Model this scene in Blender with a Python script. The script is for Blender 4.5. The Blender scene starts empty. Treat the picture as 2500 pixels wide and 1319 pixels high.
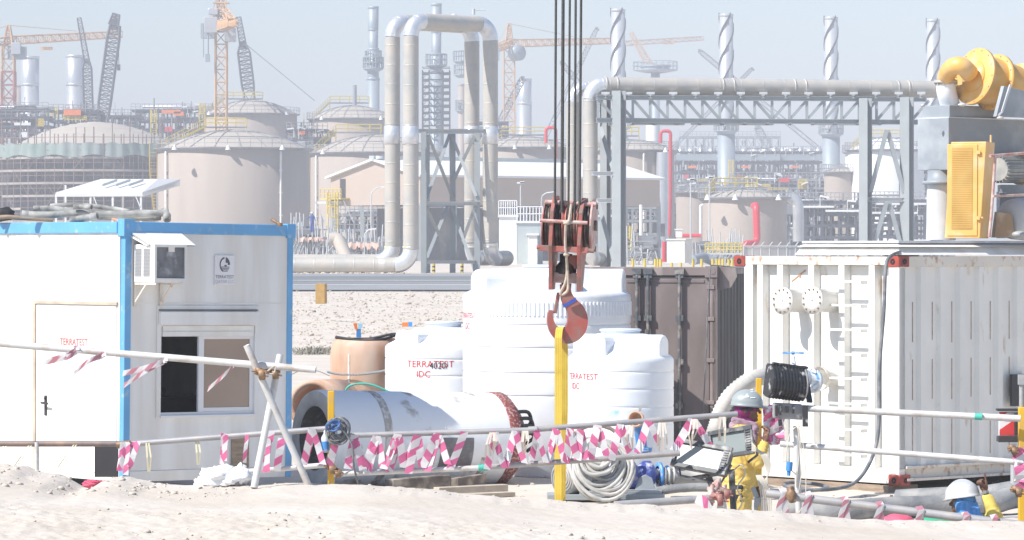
import bpy, bmesh, math, random
from mathutils import Vector, Matrix, noise
R = math.radians
S = bpy.context.scene
col = S.collection
random.seed(7)

# ------------------------------------------------------------------ camera, sky, sun, exposure
F, CX, HZ, ZC = 9000.0, 1250.0, 608.0, 2.65      # focal length in photo pixels, centre column, horizon row, eye height
cam = bpy.data.cameras.new('camera'); camo = bpy.data.objects.new('camera', cam); col.objects.link(camo)
cam.sensor_width = 36; cam.lens = 36*F/2500; cam.clip_start = 0.5; cam.clip_end = 20000
cam.shift_y = -(659.5-HZ)/2500
camo.location = (0, 0, ZC); camo.rotation_euler = (R(90), 0, 0)
S.camera = camo

SUN_AZ, SUN_EL = R(58), R(47)                    # azimuth measured to the left of straight behind the camera
sdir = Vector((-math.sin(SUN_AZ)*math.cos(SUN_EL), -math.cos(SUN_AZ)*math.cos(SUN_EL), math.sin(SUN_EL)))
W = bpy.data.worlds.new('World'); S.world = W; W.use_nodes = True
nt = W.node_tree; nt.nodes.clear()
sk = nt.nodes.new('ShaderNodeTexSky'); sk.sky_type = 'NISHITA'; sk.sun_disc = False
sk.sun_elevation = SUN_EL; sk.sun_rotation = math.atan2(sdir.x, sdir.y)
sk.air_density = 1.0; sk.dust_density = 0.5; sk.ozone_density = 3.2
bg = nt.nodes.new('ShaderNodeBackground'); bg.inputs['Strength'].default_value = 0.096
ow = nt.nodes.new('ShaderNodeOutputWorld')
nt.links.new(sk.outputs[0], bg.inputs[0]); nt.links.new(bg.outputs[0], ow.inputs[0])
sl = bpy.data.lights.new('sun', 'SUN'); sl.energy = 4.1; sl.angle = R(0.53); sl.color = (1.0, 0.965, 0.92)
slo = bpy.data.objects.new('sun', sl); col.objects.link(slo)
slo.rotation_euler = sdir.to_track_quat('Z', 'Y').to_euler()
S.view_settings.view_transform = 'Standard'; S.view_settings.look = 'None'
S.view_settings.exposure = 0.83; S.view_settings.gamma = 1
S.cycles.max_bounces = 8; S.cycles.diffuse_bounces = 3; S.cycles.glossy_bounces = 3
S.cycles.transmission_bounces = 6; S.cycles.volume_bounces = 0; S.cycles.transparent_max_bounces = 8
S.cycles.caustics_reflective = False; S.cycles.caustics_refractive = False
S.cycles.use_denoising = True

# ------------------------------------------------------------------ measuring: a photo pixel at a distance
def P(px, py, Y): return Vector(((px-CX)/F*Y, Y, ZC-(py-HZ)/F*Y))
def mp(Y): return Y/F                            # metres per photo pixel at distance Y

class Fr:
    """a wall plane: origin, direction along it, up, outward normal"""
    def __init__(s, O, ux, uz=(0, 0, 1)):
        s.O = Vector(O); s.ux = Vector(ux).normalized(); s.n = s.ux.cross(Vector(uz)).normalized()
        s.uz = s.n.cross(s.ux).normalized()
        if s.uz.z < 0: s.uz = -s.uz
        if s.n.y > 0: s.n = -s.n
    def pix(s, px, py, d=0):
        dr = Vector(((px-CX)/F, 1, -(py-HZ)/F)); c = Vector((0, 0, ZC)); o = s.O+s.n*d
        q = c+dr*((o-c).dot(s.n)/dr.dot(s.n))-o
        return q.dot(s.ux), q.dot(s.uz)
    def pt(s, u, v, d=0): return s.O+s.ux*u+s.uz*v+s.n*d

# ------------------------------------------------------------------ mesh builder
class MB:
    def __init__(s): s.v = []; s.f = []; s.mi = []; s.sm = []; s.uv = {}; s.cur = 0
    def add(s, vs, fs, sm=False, uvs=None):
        o = len(s.v); s.v += [tuple(x) for x in vs]
        for k, f in enumerate(fs):
            if uvs: s.uv[len(s.f)] = uvs[k]
            s.f.append(tuple(i+o for i in f)); s.mi.append(s.cur); s.sm.append(sm)
        return s
    def hexa(s, c):
        return s.add(c, [(0, 3, 2, 1), (4, 5, 6, 7), (0, 1, 5, 4), (1, 2, 6, 5), (2, 3, 7, 6), (3, 0, 4, 7)])
    def obox(s, O, a, b, c):
        O = Vector(O); a = Vector(a); b = Vector(b); c = Vector(c)
        return s.hexa([O, O+a, O+a+b, O+b, O+c, O+a+c, O+a+b+c, O+b+c])
    def box(s, c, sz):
        c = Vector(c); x, y, z = sz
        return s.obox(c-Vector((x/2, y/2, z/2)), (x, 0, 0), (0, y, 0), (0, 0, z))
    def fbox(s, fr, u0, v0, u1, v1, d0, d1):
        return s.obox(fr.pt(u0, v0, d0), fr.ux*(u1-u0), fr.uz*(v1-v0), fr.n*(d1-d0))
    def pbox(s, fr, x0, y0, x1, y1, d0, d1):
        u0, v0 = fr.pix(x0, y0); u1, v1 = fr.pix(x1, y1)
        return s.fbox(fr, min(u0, u1), min(v0, v1), max(u0, u1), max(v0, v1), d0, d1)
    def beam(s, p0, p1, w, h, up=(0, 0, 1)):
        p0 = Vector(p0); p1 = Vector(p1); d = (p1-p0).normalized(); up = Vector(up)
        if abs(d.dot(up)) > .98: up = Vector((0, 1, 0))
        a = d.cross(up).normalized()*w; b = a.cross(d).normalized()*h
        return s.obox(p0-a/2-b/2, p1-p0, a, b)
    def hbeam(s, p0, p1, w, h, t=.02, up=(0, 1, 0)):
        p0 = Vector(p0); p1 = Vector(p1); d = (p1-p0).normalized(); up = Vector(up)
        if abs(d.dot(up)) > .98: up = Vector((0, 0, 1))
        a = d.cross(up).normalized(); b = a.cross(d).normalized()
        for k in (-1, 1): s.beam(p0+b*(k*(h-t)/2), p1+b*(k*(h-t)/2), w, t, b)
        s.beam(p0, p1, t, h-2*t, b); return s
    def ring(s, c, a, b, r, n): return [c+a*(r*math.cos(2*math.pi*i/n))+b*(r*math.sin(2*math.pi*i/n)) for i in range(n)]
    def tube(s, p0, p1, r0, r1=None, n=10, cap=True, sm=True):
        if r1 is None: r1 = r0
        p0 = Vector(p0); p1 = Vector(p1); d = (p1-p0).normalized()
        u = Vector((0, 0, 1)) if abs(d.z) < .9 else Vector((1, 0, 0))
        a = d.cross(u).normalized(); b = d.cross(a).normalized()
        vs = s.ring(p0, a, b, r0, n)+s.ring(p1, a, b, r1, n)
        s.add(vs, [(i, (i+1) % n, n+(i+1) % n, n+i) for i in range(n)], sm)
        if cap: s.add(vs, [tuple(range(n-1, -1, -1)), tuple(range(n, 2*n))])
        return s
    def path(s, pts, r, n=8, closed=False, cap=True, sm=True):
        pts = [Vector(p) for p in pts]; m = len(pts); rs = r if isinstance(r, (list, tuple)) else [r]*m
        vs = []; a = None
        for i, p in enumerate(pts):
            q0 = pts[i-1] if i or closed else p; q1 = pts[(i+1) % m] if i < m-1 or closed else p
            d = (q1-q0).normalized()
            if a is None:
                u = Vector((0, 0, 1)) if abs(d.z) < .9 else Vector((1, 0, 0)); a = d.cross(u).normalized()
            a = (a-d*a.dot(d)).normalized(); vs += s.ring(p, a, d.cross(a), rs[i], n)
        fs = []
        for i in range(m if closed else m-1):
            j = (i+1) % m
            for k in range(n): fs.append((i*n+k, i*n+(k+1) % n, j*n+(k+1) % n, j*n+k))
        s.add(vs, fs, sm)
        if cap and not closed: s.add(vs, [tuple(range(n-1, -1, -1)), tuple((m-1)*n+k for k in range(n))])
        return s
    def lathe(s, prof, n=32, O=(0, 0, 0), ax=(0, 0, 1), sm=True, a0=0, a1=2*math.pi):
        O = Vector(O); d = Vector(ax).normalized(); u = Vector((0, 0, 1)) if abs(d.z) < .9 else Vector((1, 0, 0))
        a = d.cross(u).normalized(); b = d.cross(a).normalized()
        full = abs(a1-a0-2*math.pi) < 1e-6; m = n if full else n+1
        vs = []
        for (r, z) in prof:
            for i in range(m):
                t = a0+(a1-a0)*i/n; vs.append(O+d*z+a*(r*math.cos(t))+b*(r*math.sin(t)))
        fs = []
        for j in range(len(prof)-1):
            for i in range(n): fs.append((j*m+i, j*m+(i+1) % m, (j+1)*m+(i+1) % m, (j+1)*m+i))
        return s.add(vs, fs, sm)
    def prism(s, poly, O, ux, uz, dv):
        O = Vector(O); ux = Vector(ux); uz = Vector(uz); dv = Vector(dv); n = len(poly)
        vs = [O+ux*x+uz*y for x, y in poly]; vs += [p+dv for p in vs]
        return s.add(vs, [tuple(range(n)), tuple(range(2*n-1, n-1, -1))]+[(i, n+i, n+(i+1) % n, (i+1) % n) for i in range(n)])
    def ball(s, c, r, sc=(1, 1, 1), nu=12, nv=8, M=None, jit=0):
        c = Vector(c); vs = []; M = M or Matrix.Identity(3)
        for j in range(nv+1):
            t = math.pi*j/nv
            for i in range(nu):
                q = 2*math.pi*i/nu; p = Vector((math.sin(t)*math.cos(q), math.sin(t)*math.sin(q), math.cos(t)))
                k = r*(1+jit*noise.noise(p*1.7+c*3.1)); vs.append(c+M @ Vector((p.x*sc[0]*k, p.y*sc[1]*k, p.z*sc[2]*k)))
        fs = [(j*nu+i, (j+1)*nu+i, (j+1)*nu+(i+1) % nu, j*nu+(i+1) % nu) for j in range(nv) for i in range(nu)]
        return s.add(vs, fs, True)
    def crumple(s, c, r, sc, nu=40, nv=26):
        c = Vector(c); vs = []
        for j in range(nv+1):
            t = math.pi*j/nv
            for i in range(nu):
                q = 2*math.pi*i/nu; p = Vector((math.sin(t)*math.cos(q), math.sin(t)*math.sin(q), math.cos(t))); o = c*3.1
                k = r*(1+.45*noise.noise(p*1.7+o)+.30*(abs(noise.noise(p*3.6+o))-.2)+.16*(abs(noise.noise(p*8+o))-.2)); vs.append(c+Vector((p.x*sc[0], p.y*sc[1], p.z*sc[2]))*k)
        return s.add(vs, [(j*nu+i, (j+1)*nu+i, (j+1)*nu+(i+1) % nu, j*nu+(i+1) % nu) for j in range(nv) for i in range(nu)], True)
    def strip(s, pts, w, side=None, th=.0015, u0=0.0):
        """a ribbon of tape of some thickness; UV x runs along it in metres"""
        pts = [Vector(p) for p in pts]; L = u0; rows = []
        for i, p in enumerate(pts):
            d = (pts[min(i+1, len(pts)-1)]-pts[max(i-1, 0)]).normalized()
            sd = Vector(side[i] if isinstance(side, list) else side) if side is not None else d.cross(Vector((0, -1, 0))).normalized()
            sd = sd.normalized(); nn = d.cross(sd).normalized()
            if i: L += (p-pts[i-1]).length
            rows.append((p, sd, nn, L))
        for i in range(len(rows)-1):
            (p, a, n0, l0), (q, b, n1, l1) = rows[i], rows[i+1]
            h = w/2
            vs = [p-a*h+n0*th, p+a*h+n0*th, q+b*h+n1*th, q-b*h+n1*th, p-a*h-n0*th, p+a*h-n0*th, q+b*h-n1*th, q-b*h-n1*th]
            u = [(l0, 0), (l0, 1), (l1, 1), (l1, 0)]
            s.add(vs, [(0, 1, 2, 3), (7, 6, 5, 4)], True, [u, u[::-1]])
        return s
    def lattice(s, p0, p1, w0, w1, bays, rc, rb, n=4, wm=None):
        """square lattice mast or boom"""
        p0 = Vector(p0); p1 = Vector(p1); d = (p1-p0).normalized()
        u = Vector((0, 1, 0)) if abs(d.y) < .9 else Vector((1, 0, 0))
        a = d.cross(u).normalized(); b = d.cross(a).normalized()
        def wd(t):
            if wm is None: return w0+(w1-w0)*t
            if t < .12: return w0+(wm-w0)*t/.12
            if t > .85: return wm+(w1-wm)*(t-.85)/.15
            return wm
        def cr(t): c = p0.lerp(p1, t); h = wd(t)/2; return [c+a*h*x+b*h*y for x, y in ((-1, -1), (1, -1), (1, 1), (-1, 1))]
        prev = cr(0)
        for i in range(bays):
            nx = cr((i+1)/bays)
            for k in range(4):
                s.tube(prev[k], nx[k], rc, n=n, cap=False)
                k2 = (k+1) % 4
                s.tube(prev[k] if i % 2 else prev[k2], nx[k2] if i % 2 else nx[k], rb, n=3, cap=False)
                s.tube(nx[k], nx[k2], rb, n=3, cap=False)
            prev = nx
        return s
    def build(s, name, mat, parent=None, bevel=0, label=None, world=True, seg=2):
        me = bpy.data.meshes.new(name); vs = s.v
        if parent is not None and world:
            Mi = MW[parent].inverted(); vs = [Mi @ Vector(v) for v in s.v]
        me.from_pydata([tuple(v) for v in vs], [], s.f)
        mats = mat if isinstance(mat, (list, tuple)) else [mat]
        for m in mats: me.materials.append(m)
        me.polygons.foreach_set('material_index', s.mi); me.polygons.foreach_set('use_smooth', s.sm)
        if s.uv:
            ul = me.uv_layers.new(name='UVMap').data
            for fi, uvs in s.uv.items():
                ls = me.polygons[fi].loop_start
                for k, t in enumerate(uvs): ul[ls+k].uv = t
        me.update()
        o = bpy.data.objects.new(name, me); col.objects.link(o)
        if bevel:
            b = o.modifiers.new('bevel', 'BEVEL'); b.width = bevel; b.segments = seg; b.limit_method = 'ANGLE'; b.angle_limit = R(40)
        if parent is not None: o.parent = parent; MW[o] = MW[parent].copy()
        else: MW[o] = Matrix.Identity(4)
        if label: o['label'] = label
        return o
    def thing(s, name, mat, label, cat, group=None, bevel=0, kind=None):
        xs = [v[0] for v in s.v]; ys = [v[1] for v in s.v]; zs = [v[2] for v in s.v]
        O = Vector(((min(xs)+max(xs))/2, (min(ys)+max(ys))/2, min(zs)))
        s.v = [tuple(Vector(v)-O) for v in s.v]
        o = s.build(name, mat, None, bevel); o.location = O; MW[o] = Matrix.Translation(O)
        return tag(o, label, cat, group, kind)

MW = {}
def one(name, m, par, fn):
    b = MB(); fn(b); return b.build(name, m, par)
def tag(o, label=None, cat=None, group=None, kind=None):
    if label: o['label'] = label
    if cat: o['category'] = cat
    if group: o['group'] = group
    if kind: o['kind'] = kind
    return o
def T(name, loc, label, cat, group=None, rz=0):
    o = bpy.data.objects.new(name, None); col.objects.link(o); o.empty_display_size = .3
    o.location = loc; o.rotation_euler = (0, 0, rz)
    MW[o] = Matrix.Translation(Vector(loc)) @ Matrix.Rotation(rz, 4, 'Z')
    return tag(o, label, cat, group)
def copy_tree(o, parent=None):
    c = o.copy(); col.objects.link(c)
    if parent is not None: c.parent = parent
    for ch in list(o.children): copy_tree(ch, c)
    return c
def dup(o, loc, rz=None, label=None, scale=None):
    c = copy_tree(o); c.location = loc
    if rz is not None: c.rotation_euler = (0, 0, rz)
    if scale: c.scale = (scale, scale, scale)
    if label: c['label'] = label
    return c
def struct(mb, name, mat): return tag(mb.build(name, mat), kind='structure')

def text_faces(txt, size, align='CENTER'):
    cu = bpy.data.curves.new('lettering', 'FONT'); cu.body = txt; cu.size = size; cu.align_x = align; cu.align_y = 'CENTER'
    cu.resolution_u = 3
    o = bpy.data.objects.new('lettering', cu); col.objects.link(o)
    dg = bpy.context.evaluated_depsgraph_get(); me = bpy.data.meshes.new_from_object(o.evaluated_get(dg))
    vs = [v.co.copy() for v in me.vertices]; fs = [tuple(p.vertices) for p in me.polygons]
    bpy.data.objects.remove(o); bpy.data.curves.remove(cu); bpy.data.meshes.remove(me)
    return vs, fs
def lettering(mb, txt, size, fr, u, v, d, stretch=1.0, jitter=0):
    vs, fs = text_faces(txt, size)
    mb.add([fr.pt(u+p.x*stretch, v+p.y, d) for p in vs], fs); return mb
def lettering_round(mb, txt, size, C, r, ang, z, stretch=1.0):
    """letters wrapped on an upright cylinder; ang measured from facing the camera, + to the right"""
    vs, fs = text_faces(txt, size)
    out = []
    for p in vs:
        t = ang+p.x*stretch/r; out.append((C[0]+r*math.sin(t), C[1]-r*math.cos(t), z+p.y))
    mb.add(out, fs); return mb

# ------------------------------------------------------------------ materials
def mat(name, c, rough=.6, metal=0.0, var=.12, scale=2.0, c2=None, amt=.5, sc2=3.0, edge=.08, bump=0.0, bsc=60.0, stretch=(1, 1, 1), st2=None, spec=.5):
    m = bpy.data.materials.new(name); m.use_nodes = True; n = m.node_tree; n.nodes.clear(); L = n.links.new
    out = n.nodes.new('ShaderNodeOutputMaterial'); b = n.nodes.new('ShaderNodeBsdfPrincipled'); L(b.outputs[0], out.inputs[0])
    b.inputs['Roughness'].default_value = rough; b.inputs['Metallic'].default_value = metal
    b.inputs['Specular IOR Level'].default_value = spec
    tc = n.nodes.new('ShaderNodeTexCoord')
    def nz(sc, st, det=5):
        mpn = n.nodes.new('ShaderNodeMapping'); mpn.inputs['Scale'].default_value = st; L(tc.outputs['Object'], mpn.inputs[0])
        t = n.nodes.new('ShaderNodeTexNoise'); t.inputs['Scale'].default_value = sc; t.inputs['Detail'].default_value = det
        L(mpn.outputs[0], t.inputs['Vector']); return t
    t = nz(scale, stretch); rp = n.nodes.new('ShaderNodeValToRGB')
    rp.color_ramp.elements[0].position = .3; rp.color_ramp.elements[1].position = .7
    rp.color_ramp.elements[0].color = [min(1, x*(1-var)) for x in c]+[1]; rp.color_ramp.elements[1].color = [min(1, x*(1+var)) for x in c]+[1]
    L(t.outputs['Fac'], rp.inputs[0]); cur = rp.outputs[0]
    if c2 is not None:
        t2 = nz(sc2, st2 or stretch, 8); r2 = n.nodes.new('ShaderNodeValToRGB'); th = 1-amt
        lo = .28+.44*th
        r2.color_ramp.elements[0].position = max(0, lo-edge); r2.color_ramp.elements[1].position = min(1, lo+edge)
        L(t2.outputs['Fac'], r2.inputs[0]); mx = n.nodes.new('ShaderNodeMixRGB'); L(r2.outputs[0], mx.inputs[0])
        L(cur, mx.inputs[1]); mx.inputs[2].default_value = list(c2)+[1]; cur = mx.outputs[0]
    L(cur, b.inputs['Base Color'])
    if bump:
        t3 = nz(bsc, (1, 1, 1), 6); bp = n.nodes.new('ShaderNodeBump'); bp.inputs['Strength'].default_value = bump; bp.inputs['Distance'].default_value = .02
        L(t3.outputs['Fac'], bp.inputs['Height']); L(bp.outputs[0], b.inputs['Normal'])
    return m
RUST = (.22, .075, .03); DUST = (.52, .43, .33)
M = {}
M['white'] = mat('white_paint', (.80, .79, .76), .45, c2=(.60, .54, .46), amt=.22, sc2=2.2, edge=.2, stretch=(1, 1, .25))
M['cabin'] = mat('cabin_panel', (.80, .80, .79), .5, c2=(.56, .51, .45), amt=.24, sc2=3.2, edge=.24, stretch=(1, 1, .14), var=.05)
M['blue'] = mat('blue_paint', (.13, .37, .66), .42, c2=(.30, .45, .58), amt=.16, sc2=9, edge=.06, var=.1)
M['contwhite'] = mat('container_white', (.80, .785, .74), .5, c2=(.50, .36, .24), amt=.05, sc2=4.5, edge=.07, st2=(1, 1, .5), var=.06)
M['contrust'] = mat('rusty_white', (.74, .68, .60), .55, c2=(.42, .24, .14), amt=.22, sc2=11, edge=.08, st2=(1, 1, .7), var=.08)
M['red'] = mat('red_paint', (.42, .07, .05), .5, c2=(.22, .05, .04), amt=.4, sc2=8, edge=.1)
M['redrust'] = mat('worn_red_steel', (.40, .115, .095), .55, c2=(.24, .15, .125), amt=.46, sc2=9, edge=.1, var=.3, scale=5, bump=.2, bsc=30)
M['redworn2'] = mat('pale_worn_red', (.45, .20, .18), .55, c2=(.55, .47, .42), amt=.5, sc2=12, edge=.15, var=.2)
M['sheave'] = mat('greasy_steel', (.16, .13, .115), .45, .5, c2=(.06, .05, .045), amt=.5, sc2=8)
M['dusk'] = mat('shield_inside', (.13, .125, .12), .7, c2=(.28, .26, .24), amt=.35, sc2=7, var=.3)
M['dark'] = mat('dark_steel', (.035, .033, .035), .55, var=.3)
M['black'] = mat('black_rubber', (.02, .02, .022), .6, var=.3)
M['rope'] = mat('wire_rope', (.075, .075, .072), .55, .4, var=.4, scale=60)
M['cord'] = mat('dusty_cord', (.50, .42, .34), .9, var=.2, scale=20)
M['sling'] = mat('yellow_webbing', (.80, .55, .03), .7, var=.12, scale=3, c2=(.5, .36, .05), amt=.2, stretch=(8, 8, .5))
M['plastic'] = mat('white_plastic', (.82, .84, .87), .38, var=.03, c2=(.70, .70, .68), amt=.16, sc2=3, edge=.2)
M['plasticr'] = mat('white_plastic_stained', (.80, .83, .87), .38, var=.03, c2=(.30, .55, .75), amt=.07, sc2=4.5, edge=.08)
M['lid'] = mat('tank_lid', (.62, .68, .74), .4, var=.05)
M['stencil'] = mat('red_stencil_paint', (.62, .03, .03), .6, c2=(.80, .50, .48), amt=.16, sc2=14, edge=.05)
M['inkblack'] = mat('black_marker', (.03, .03, .035), .6)
M['orange'] = mat('orange_rust', (.50, .275, .165), .65, c2=(.58, .43, .33), amt=.5, sc2=3.5, edge=.15, var=.22, stretch=(1, 1, .35))
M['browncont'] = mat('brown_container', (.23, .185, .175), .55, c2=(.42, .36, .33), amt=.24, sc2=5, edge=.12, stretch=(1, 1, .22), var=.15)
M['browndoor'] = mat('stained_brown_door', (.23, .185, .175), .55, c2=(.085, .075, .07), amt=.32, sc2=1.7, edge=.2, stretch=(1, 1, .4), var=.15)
M['browndark'] = mat('brown_side_painted_shade', (.035, .032, .032), .6, c2=(.13, .12, .118), amt=.22, sc2=6, edge=.15, stretch=(1, 1, .2), var=.2)  # long side faces away from the sun; its shade is painted in near black
M['rod'] = mat('locking_rod', (.14, .15, .16), .4, .3, c2=(.38, .34, .30), amt=.3, sc2=10)
M['tbm'] = mat('shield_white', (.80, .81, .83), .42, c2=(.34, .285, .24), amt=.12, sc2=3.4, edge=.05, var=.05)
M['tbmscr'] = mat('scraped_paint', (.34, .31, .28), .55, c2=(.62, .60, .57), amt=.45, sc2=18, edge=.06, var=.25, stretch=(1, 1, .3))
M['tbmpatch'] = mat('dark_patch_plate', (.13, .125, .135), .5, c2=(.22, .21, .22), amt=.3, sc2=9, var=.2)
M['ringred'] = mat('red_wear_ring', (.24, .055, .05), .6, c2=(.45, .30, .27), amt=.38, sc2=38, edge=.06, bump=.6, bsc=40)
M['wood'] = mat('weathered_timber', (.30, .23, .17), .85, var=.25, scale=4, stretch=(1, 1, 6), c2=(.24, .18, .13), amt=.3, sc2=5)
M['wooddark'] = mat('dirty_timber', (.15, .12, .10), .9, var=.3, scale=5, c2=(.42, .36, .29), amt=.35, sc2=6, edge=.12)
M['woodpale'] = mat('pale_timber', (.50, .42, .33), .85, var=.2, scale=5)
M['scaf'] = mat('galvanised_tube', (.33, .33, .34), .5, .2, c2=(.46, .43, .40), amt=.4, sc2=6, edge=.2, var=.15)
M['scafw'] = mat('pale_scaffold_tube', (.62, .61, .59), .5, .1, c2=(.40, .33, .27), amt=.2, sc2=7, edge=.12, var=.08)
M['scafbrown'] = mat('rusty_scaffold_tube', (.15, .125, .125), .55, .2, c2=(.30, .20, .15), amt=.38, sc2=6, edge=.15, var=.2)
M['clamp'] = mat('rusty_clamp', (.26, .16, .09), .6, .3, var=.35, scale=25)
M['yellow'] = mat('yellow_paint', (.72, .42, .02), .5, c2=(.55, .35, .10), amt=.25, sc2=7, edge=.1, var=.1)
M['machyel'] = mat('machine_yellow', (.76, .43, .12), .42, c2=(.66, .54, .36), amt=.24, sc2=4, edge=.15, var=.1)
M['machyel2'] = mat('machine_yellow_mesh', (.46, .26, .07), .55, c2=(.60, .40, .15), amt=.35, sc2=3, edge=.2, var=.12)
M['machgrey'] = mat('machine_grey', (.27, .30, .33), .5, c2=(.38, .41, .43), amt=.28, sc2=3, edge=.12, var=.1)
M['machlight'] = mat('machine_grey_light', (.48, .50, .52), .5, c2=(.66, .66, .66), amt=.3, sc2=4, edge=.15, var=.08)
M['hosepale'] = mat('dusty_hose', (.42, .41, .38), .75, c2=(.60, .57, .52), amt=.4, sc2=5, edge=.15, var=.2, scale=6)
M['hoseroof'] = mat('old_roof_hose', (.20, .20, .19), .8, c2=(.46, .45, .42), amt=.42, sc2=6, edge=.15, var=.25, scale=6)
M['hookred'] = mat('hook_red', (.41, .10, .08), .5, c2=(.30, .17, .14), amt=.42, sc2=8, edge=.12, var=.2)
M['hosegrey'] = mat('grey_hose', (.21, .215, .22), .7, c2=(.36, .35, .33), amt=.35, sc2=4, edge=.15, var=.2, bump=.4, bsc=50)
M['cable'] = mat('black_cable', (.13, .14, .155), .6, c2=(.26, .26, .26), amt=.35, sc2=9, edge=.12)
M['cablewhite'] = mat('pale_cable', (.62, .58, .50), .6, var=.1)
M['cableblue'] = mat('blue_cable', (.05, .12, .30), .5, var=.2)
M['valvepale'] = mat('valve_pale', (.60, .63, .66), .45, c2=(.10, .32, .62), amt=.3, sc2=9, edge=.05)
M['valveblue'] = mat('valve_blue', (.06, .26, .60), .45, c2=(.55, .55, .55), amt=.25, sc2=9, edge=.08, var=.15)
M['pumpblue'] = mat('pump_blue', (.05, .08, .32), .45, c2=(.55, .55, .58), amt=.3, sc2=9, edge=.08, var=.2)
M['motor'] = mat('motor_grey', (.33, .34, .34), .5, c2=(.48, .46, .42), amt=.35, sc2=6, edge=.12)
M['lampbody'] = mat('lamp_housing', (.055, .06, .065), .5, c2=(.42, .41, .39), amt=.30, sc2=9, edge=.1, var=.25)
M['lampblack'] = mat('black_lamp_housing', (.03, .031, .034), .45, c2=(.45, .44, .42), amt=.2, sc2=12, edge=.05, var=.25)
M['lampglass'] = mat('lamp_reflector', (.26, .295, .285), .3, .0, var=.06, scale=3)
M['helmgrey'] = mat('grey_helmet', (.30, .34, .34), .35, var=.06)
M['helmwhite'] = mat('white_helmet', (.42, .43, .45), .35, var=.06, c2=(.68, .68, .68), amt=.3)
M['skin'] = mat('skin', (.16, .075, .045), .55, var=.12, scale=20)
M['coverall'] = mat('yellow_coverall', (.70, .50, .13), .85, var=.14, scale=9, c2=(.62, .46, .12), amt=.25, sc2=8)
M['jacket'] = mat('pale_yellow_jacket', (.72, .56, .13), .85, var=.12, scale=9)
M['vest'] = mat('orange_vest', (.75, .17, .04), .8, var=.1)
M['pinkcloth'] = mat('magenta_cloth', (.22, .02, .13), .9, var=.25, scale=25)
M['scarf'] = mat('mauve_scarf', (.40, .28, .33), .9, c2=(.28, .17, .23), amt=.45, sc2=18, stretch=(1, 1, 3))
M['bluecloth'] = mat('blue_cloth', (.11, .33, .72), .9, var=.2, scale=14, stretch=(3, 3, .6))
M['navy'] = mat('navy_cloth', (.03, .035, .06), .9, var=.2)
M['sack'] = mat('white_sack', (.80, .81, .83), .5, var=.06, bump=.3, bsc=9)
M['pinkrag'] = mat('pink_rag', (.62, .10, .17), .8, var=.25, scale=12)
M['greenhose'] = mat('green_hose', (.07, .42, .33), .5, var=.15)
M['greentarp'] = mat('green_tarp', (.04, .36, .20), .6, var=.15)
M['ochre'] = mat('ochre_post', (.48, .29, .09), .8, var=.12, scale=6)
M['signwhite'] = mat('sign_white', (.74, .74, .76), .45, var=.03)
M['signink'] = mat('sign_ink', (.10, .09, .11), .6, var=.05)
M['signred'] = mat('sign_red', (.65, .05, .05), .5, var=.05)
M['glass'] = mat('window_glass', (.30, .22, .17), .06, var=.1, spec=.9)
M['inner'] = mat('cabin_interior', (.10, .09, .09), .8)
M['metalcap'] = mat('insulation_bright', (.74, .75, .77), .32, .55, var=.08, scale=2)
M['pipe'] = mat('insulation_cladding', (.47, .455, .42), .5, .15, var=.08, scale=1.2, c2=(.53, .47, .40), amt=.3, sc2=1.2, edge=.2)
M['steel'] = mat('painted_steelwork', (.33, .36, .37), .5, .1, var=.07, scale=1)
M['steellight'] = mat('painted_steel_pale', (.56, .57, .57), .5, .1, var=.07, scale=1)
M['tank'] = mat('tank_beige', (.42, .355, .30), .7, var=.05, scale=.3, c2=(.36, .305, .26), amt=.35, sc2=.45, edge=.2, stretch=(1, 1, .12))
M['tankroof'] = mat('tank_roof_beige', (.44, .39, .33), .7, var=.05, scale=.4)
M['tankwhite'] = mat('tank_white', (.78, .78, .76), .6, var=.04, scale=.3)
M['lining'] = mat('railing_steel', (.36, .37, .38), .5, .2, var=.1)
M['yelrail'] = mat('safety_yellow', (.66, .50, .07), .5, var=.1)
M['stackgrey'] = mat('stack_grey', (.33, .385, .42), .5, .2, var=.06, scale=.3)
M['stackwhite'] = mat('stack_white', (.52, .54, .56), .4, .25, var=.05, scale=.2)
M['stackdark'] = mat('strake_painted_shade', (.03, .033, .04), .5, .1)  # near black stands for the strakes' shaded undersides and shadow lines
M['silver'] = mat('silver_cladding', (.58, .60, .62), .38, .5, var=.08, scale=.25)
M['craneor'] = mat('crane_orange_hazed', (.66, .40, .20), .6, var=.1, scale=.3)  # orange lightened, the distance haze is mixed into the colour
M['cranered'] = mat('crane_red', (.50, .16, .12), .6, var=.1, scale=.3)
M['cranedark'] = mat('crane_dark_hazed', (.15, .16, .19), .6, var=.1, scale=.3)  # dark steel lifted towards grey, haze put into the colour
M['steeldark'] = mat('process_steel_shadowed', (.055, .065, .085), .6, .1, var=.3, scale=.4)  # colour darkened to carry the shadows inside the racks
M['steelmid'] = mat('process_steel_mid', (.26, .27, .29), .6, .2, var=.3, scale=.5)
M['pipes'] = mat('process_pipe', (.55, .55, .55), .45, .4, var=.15, scale=.5)
M['orangenet'] = mat('orange_net', (.72, .46, .37), .8, var=.15, scale=.6)
M['greennet'] = mat('green_debris_net', (.20, .29, .25), .85, c2=(.32, .36, .35), amt=.45, sc2=.35, edge=.2, var=.15, scale=.4)
M['scafpipe'] = mat('scaffold_rusty_far', (.24, .17, .15), .6, var=.2, scale=.6)
M['plank'] = mat('scaffold_deck', (.36, .32, .28), .8, var=.25, scale=.5)
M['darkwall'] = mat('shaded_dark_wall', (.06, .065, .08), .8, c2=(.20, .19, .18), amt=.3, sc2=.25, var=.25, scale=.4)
M['shedwall'] = mat('warehouse_wall', (.47, .38, .31), .7, var=.03, scale=.2)
M['shedroof'] = mat('warehouse_roof', (.76, .75, .73), .55, var=.03, scale=.2)
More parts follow.
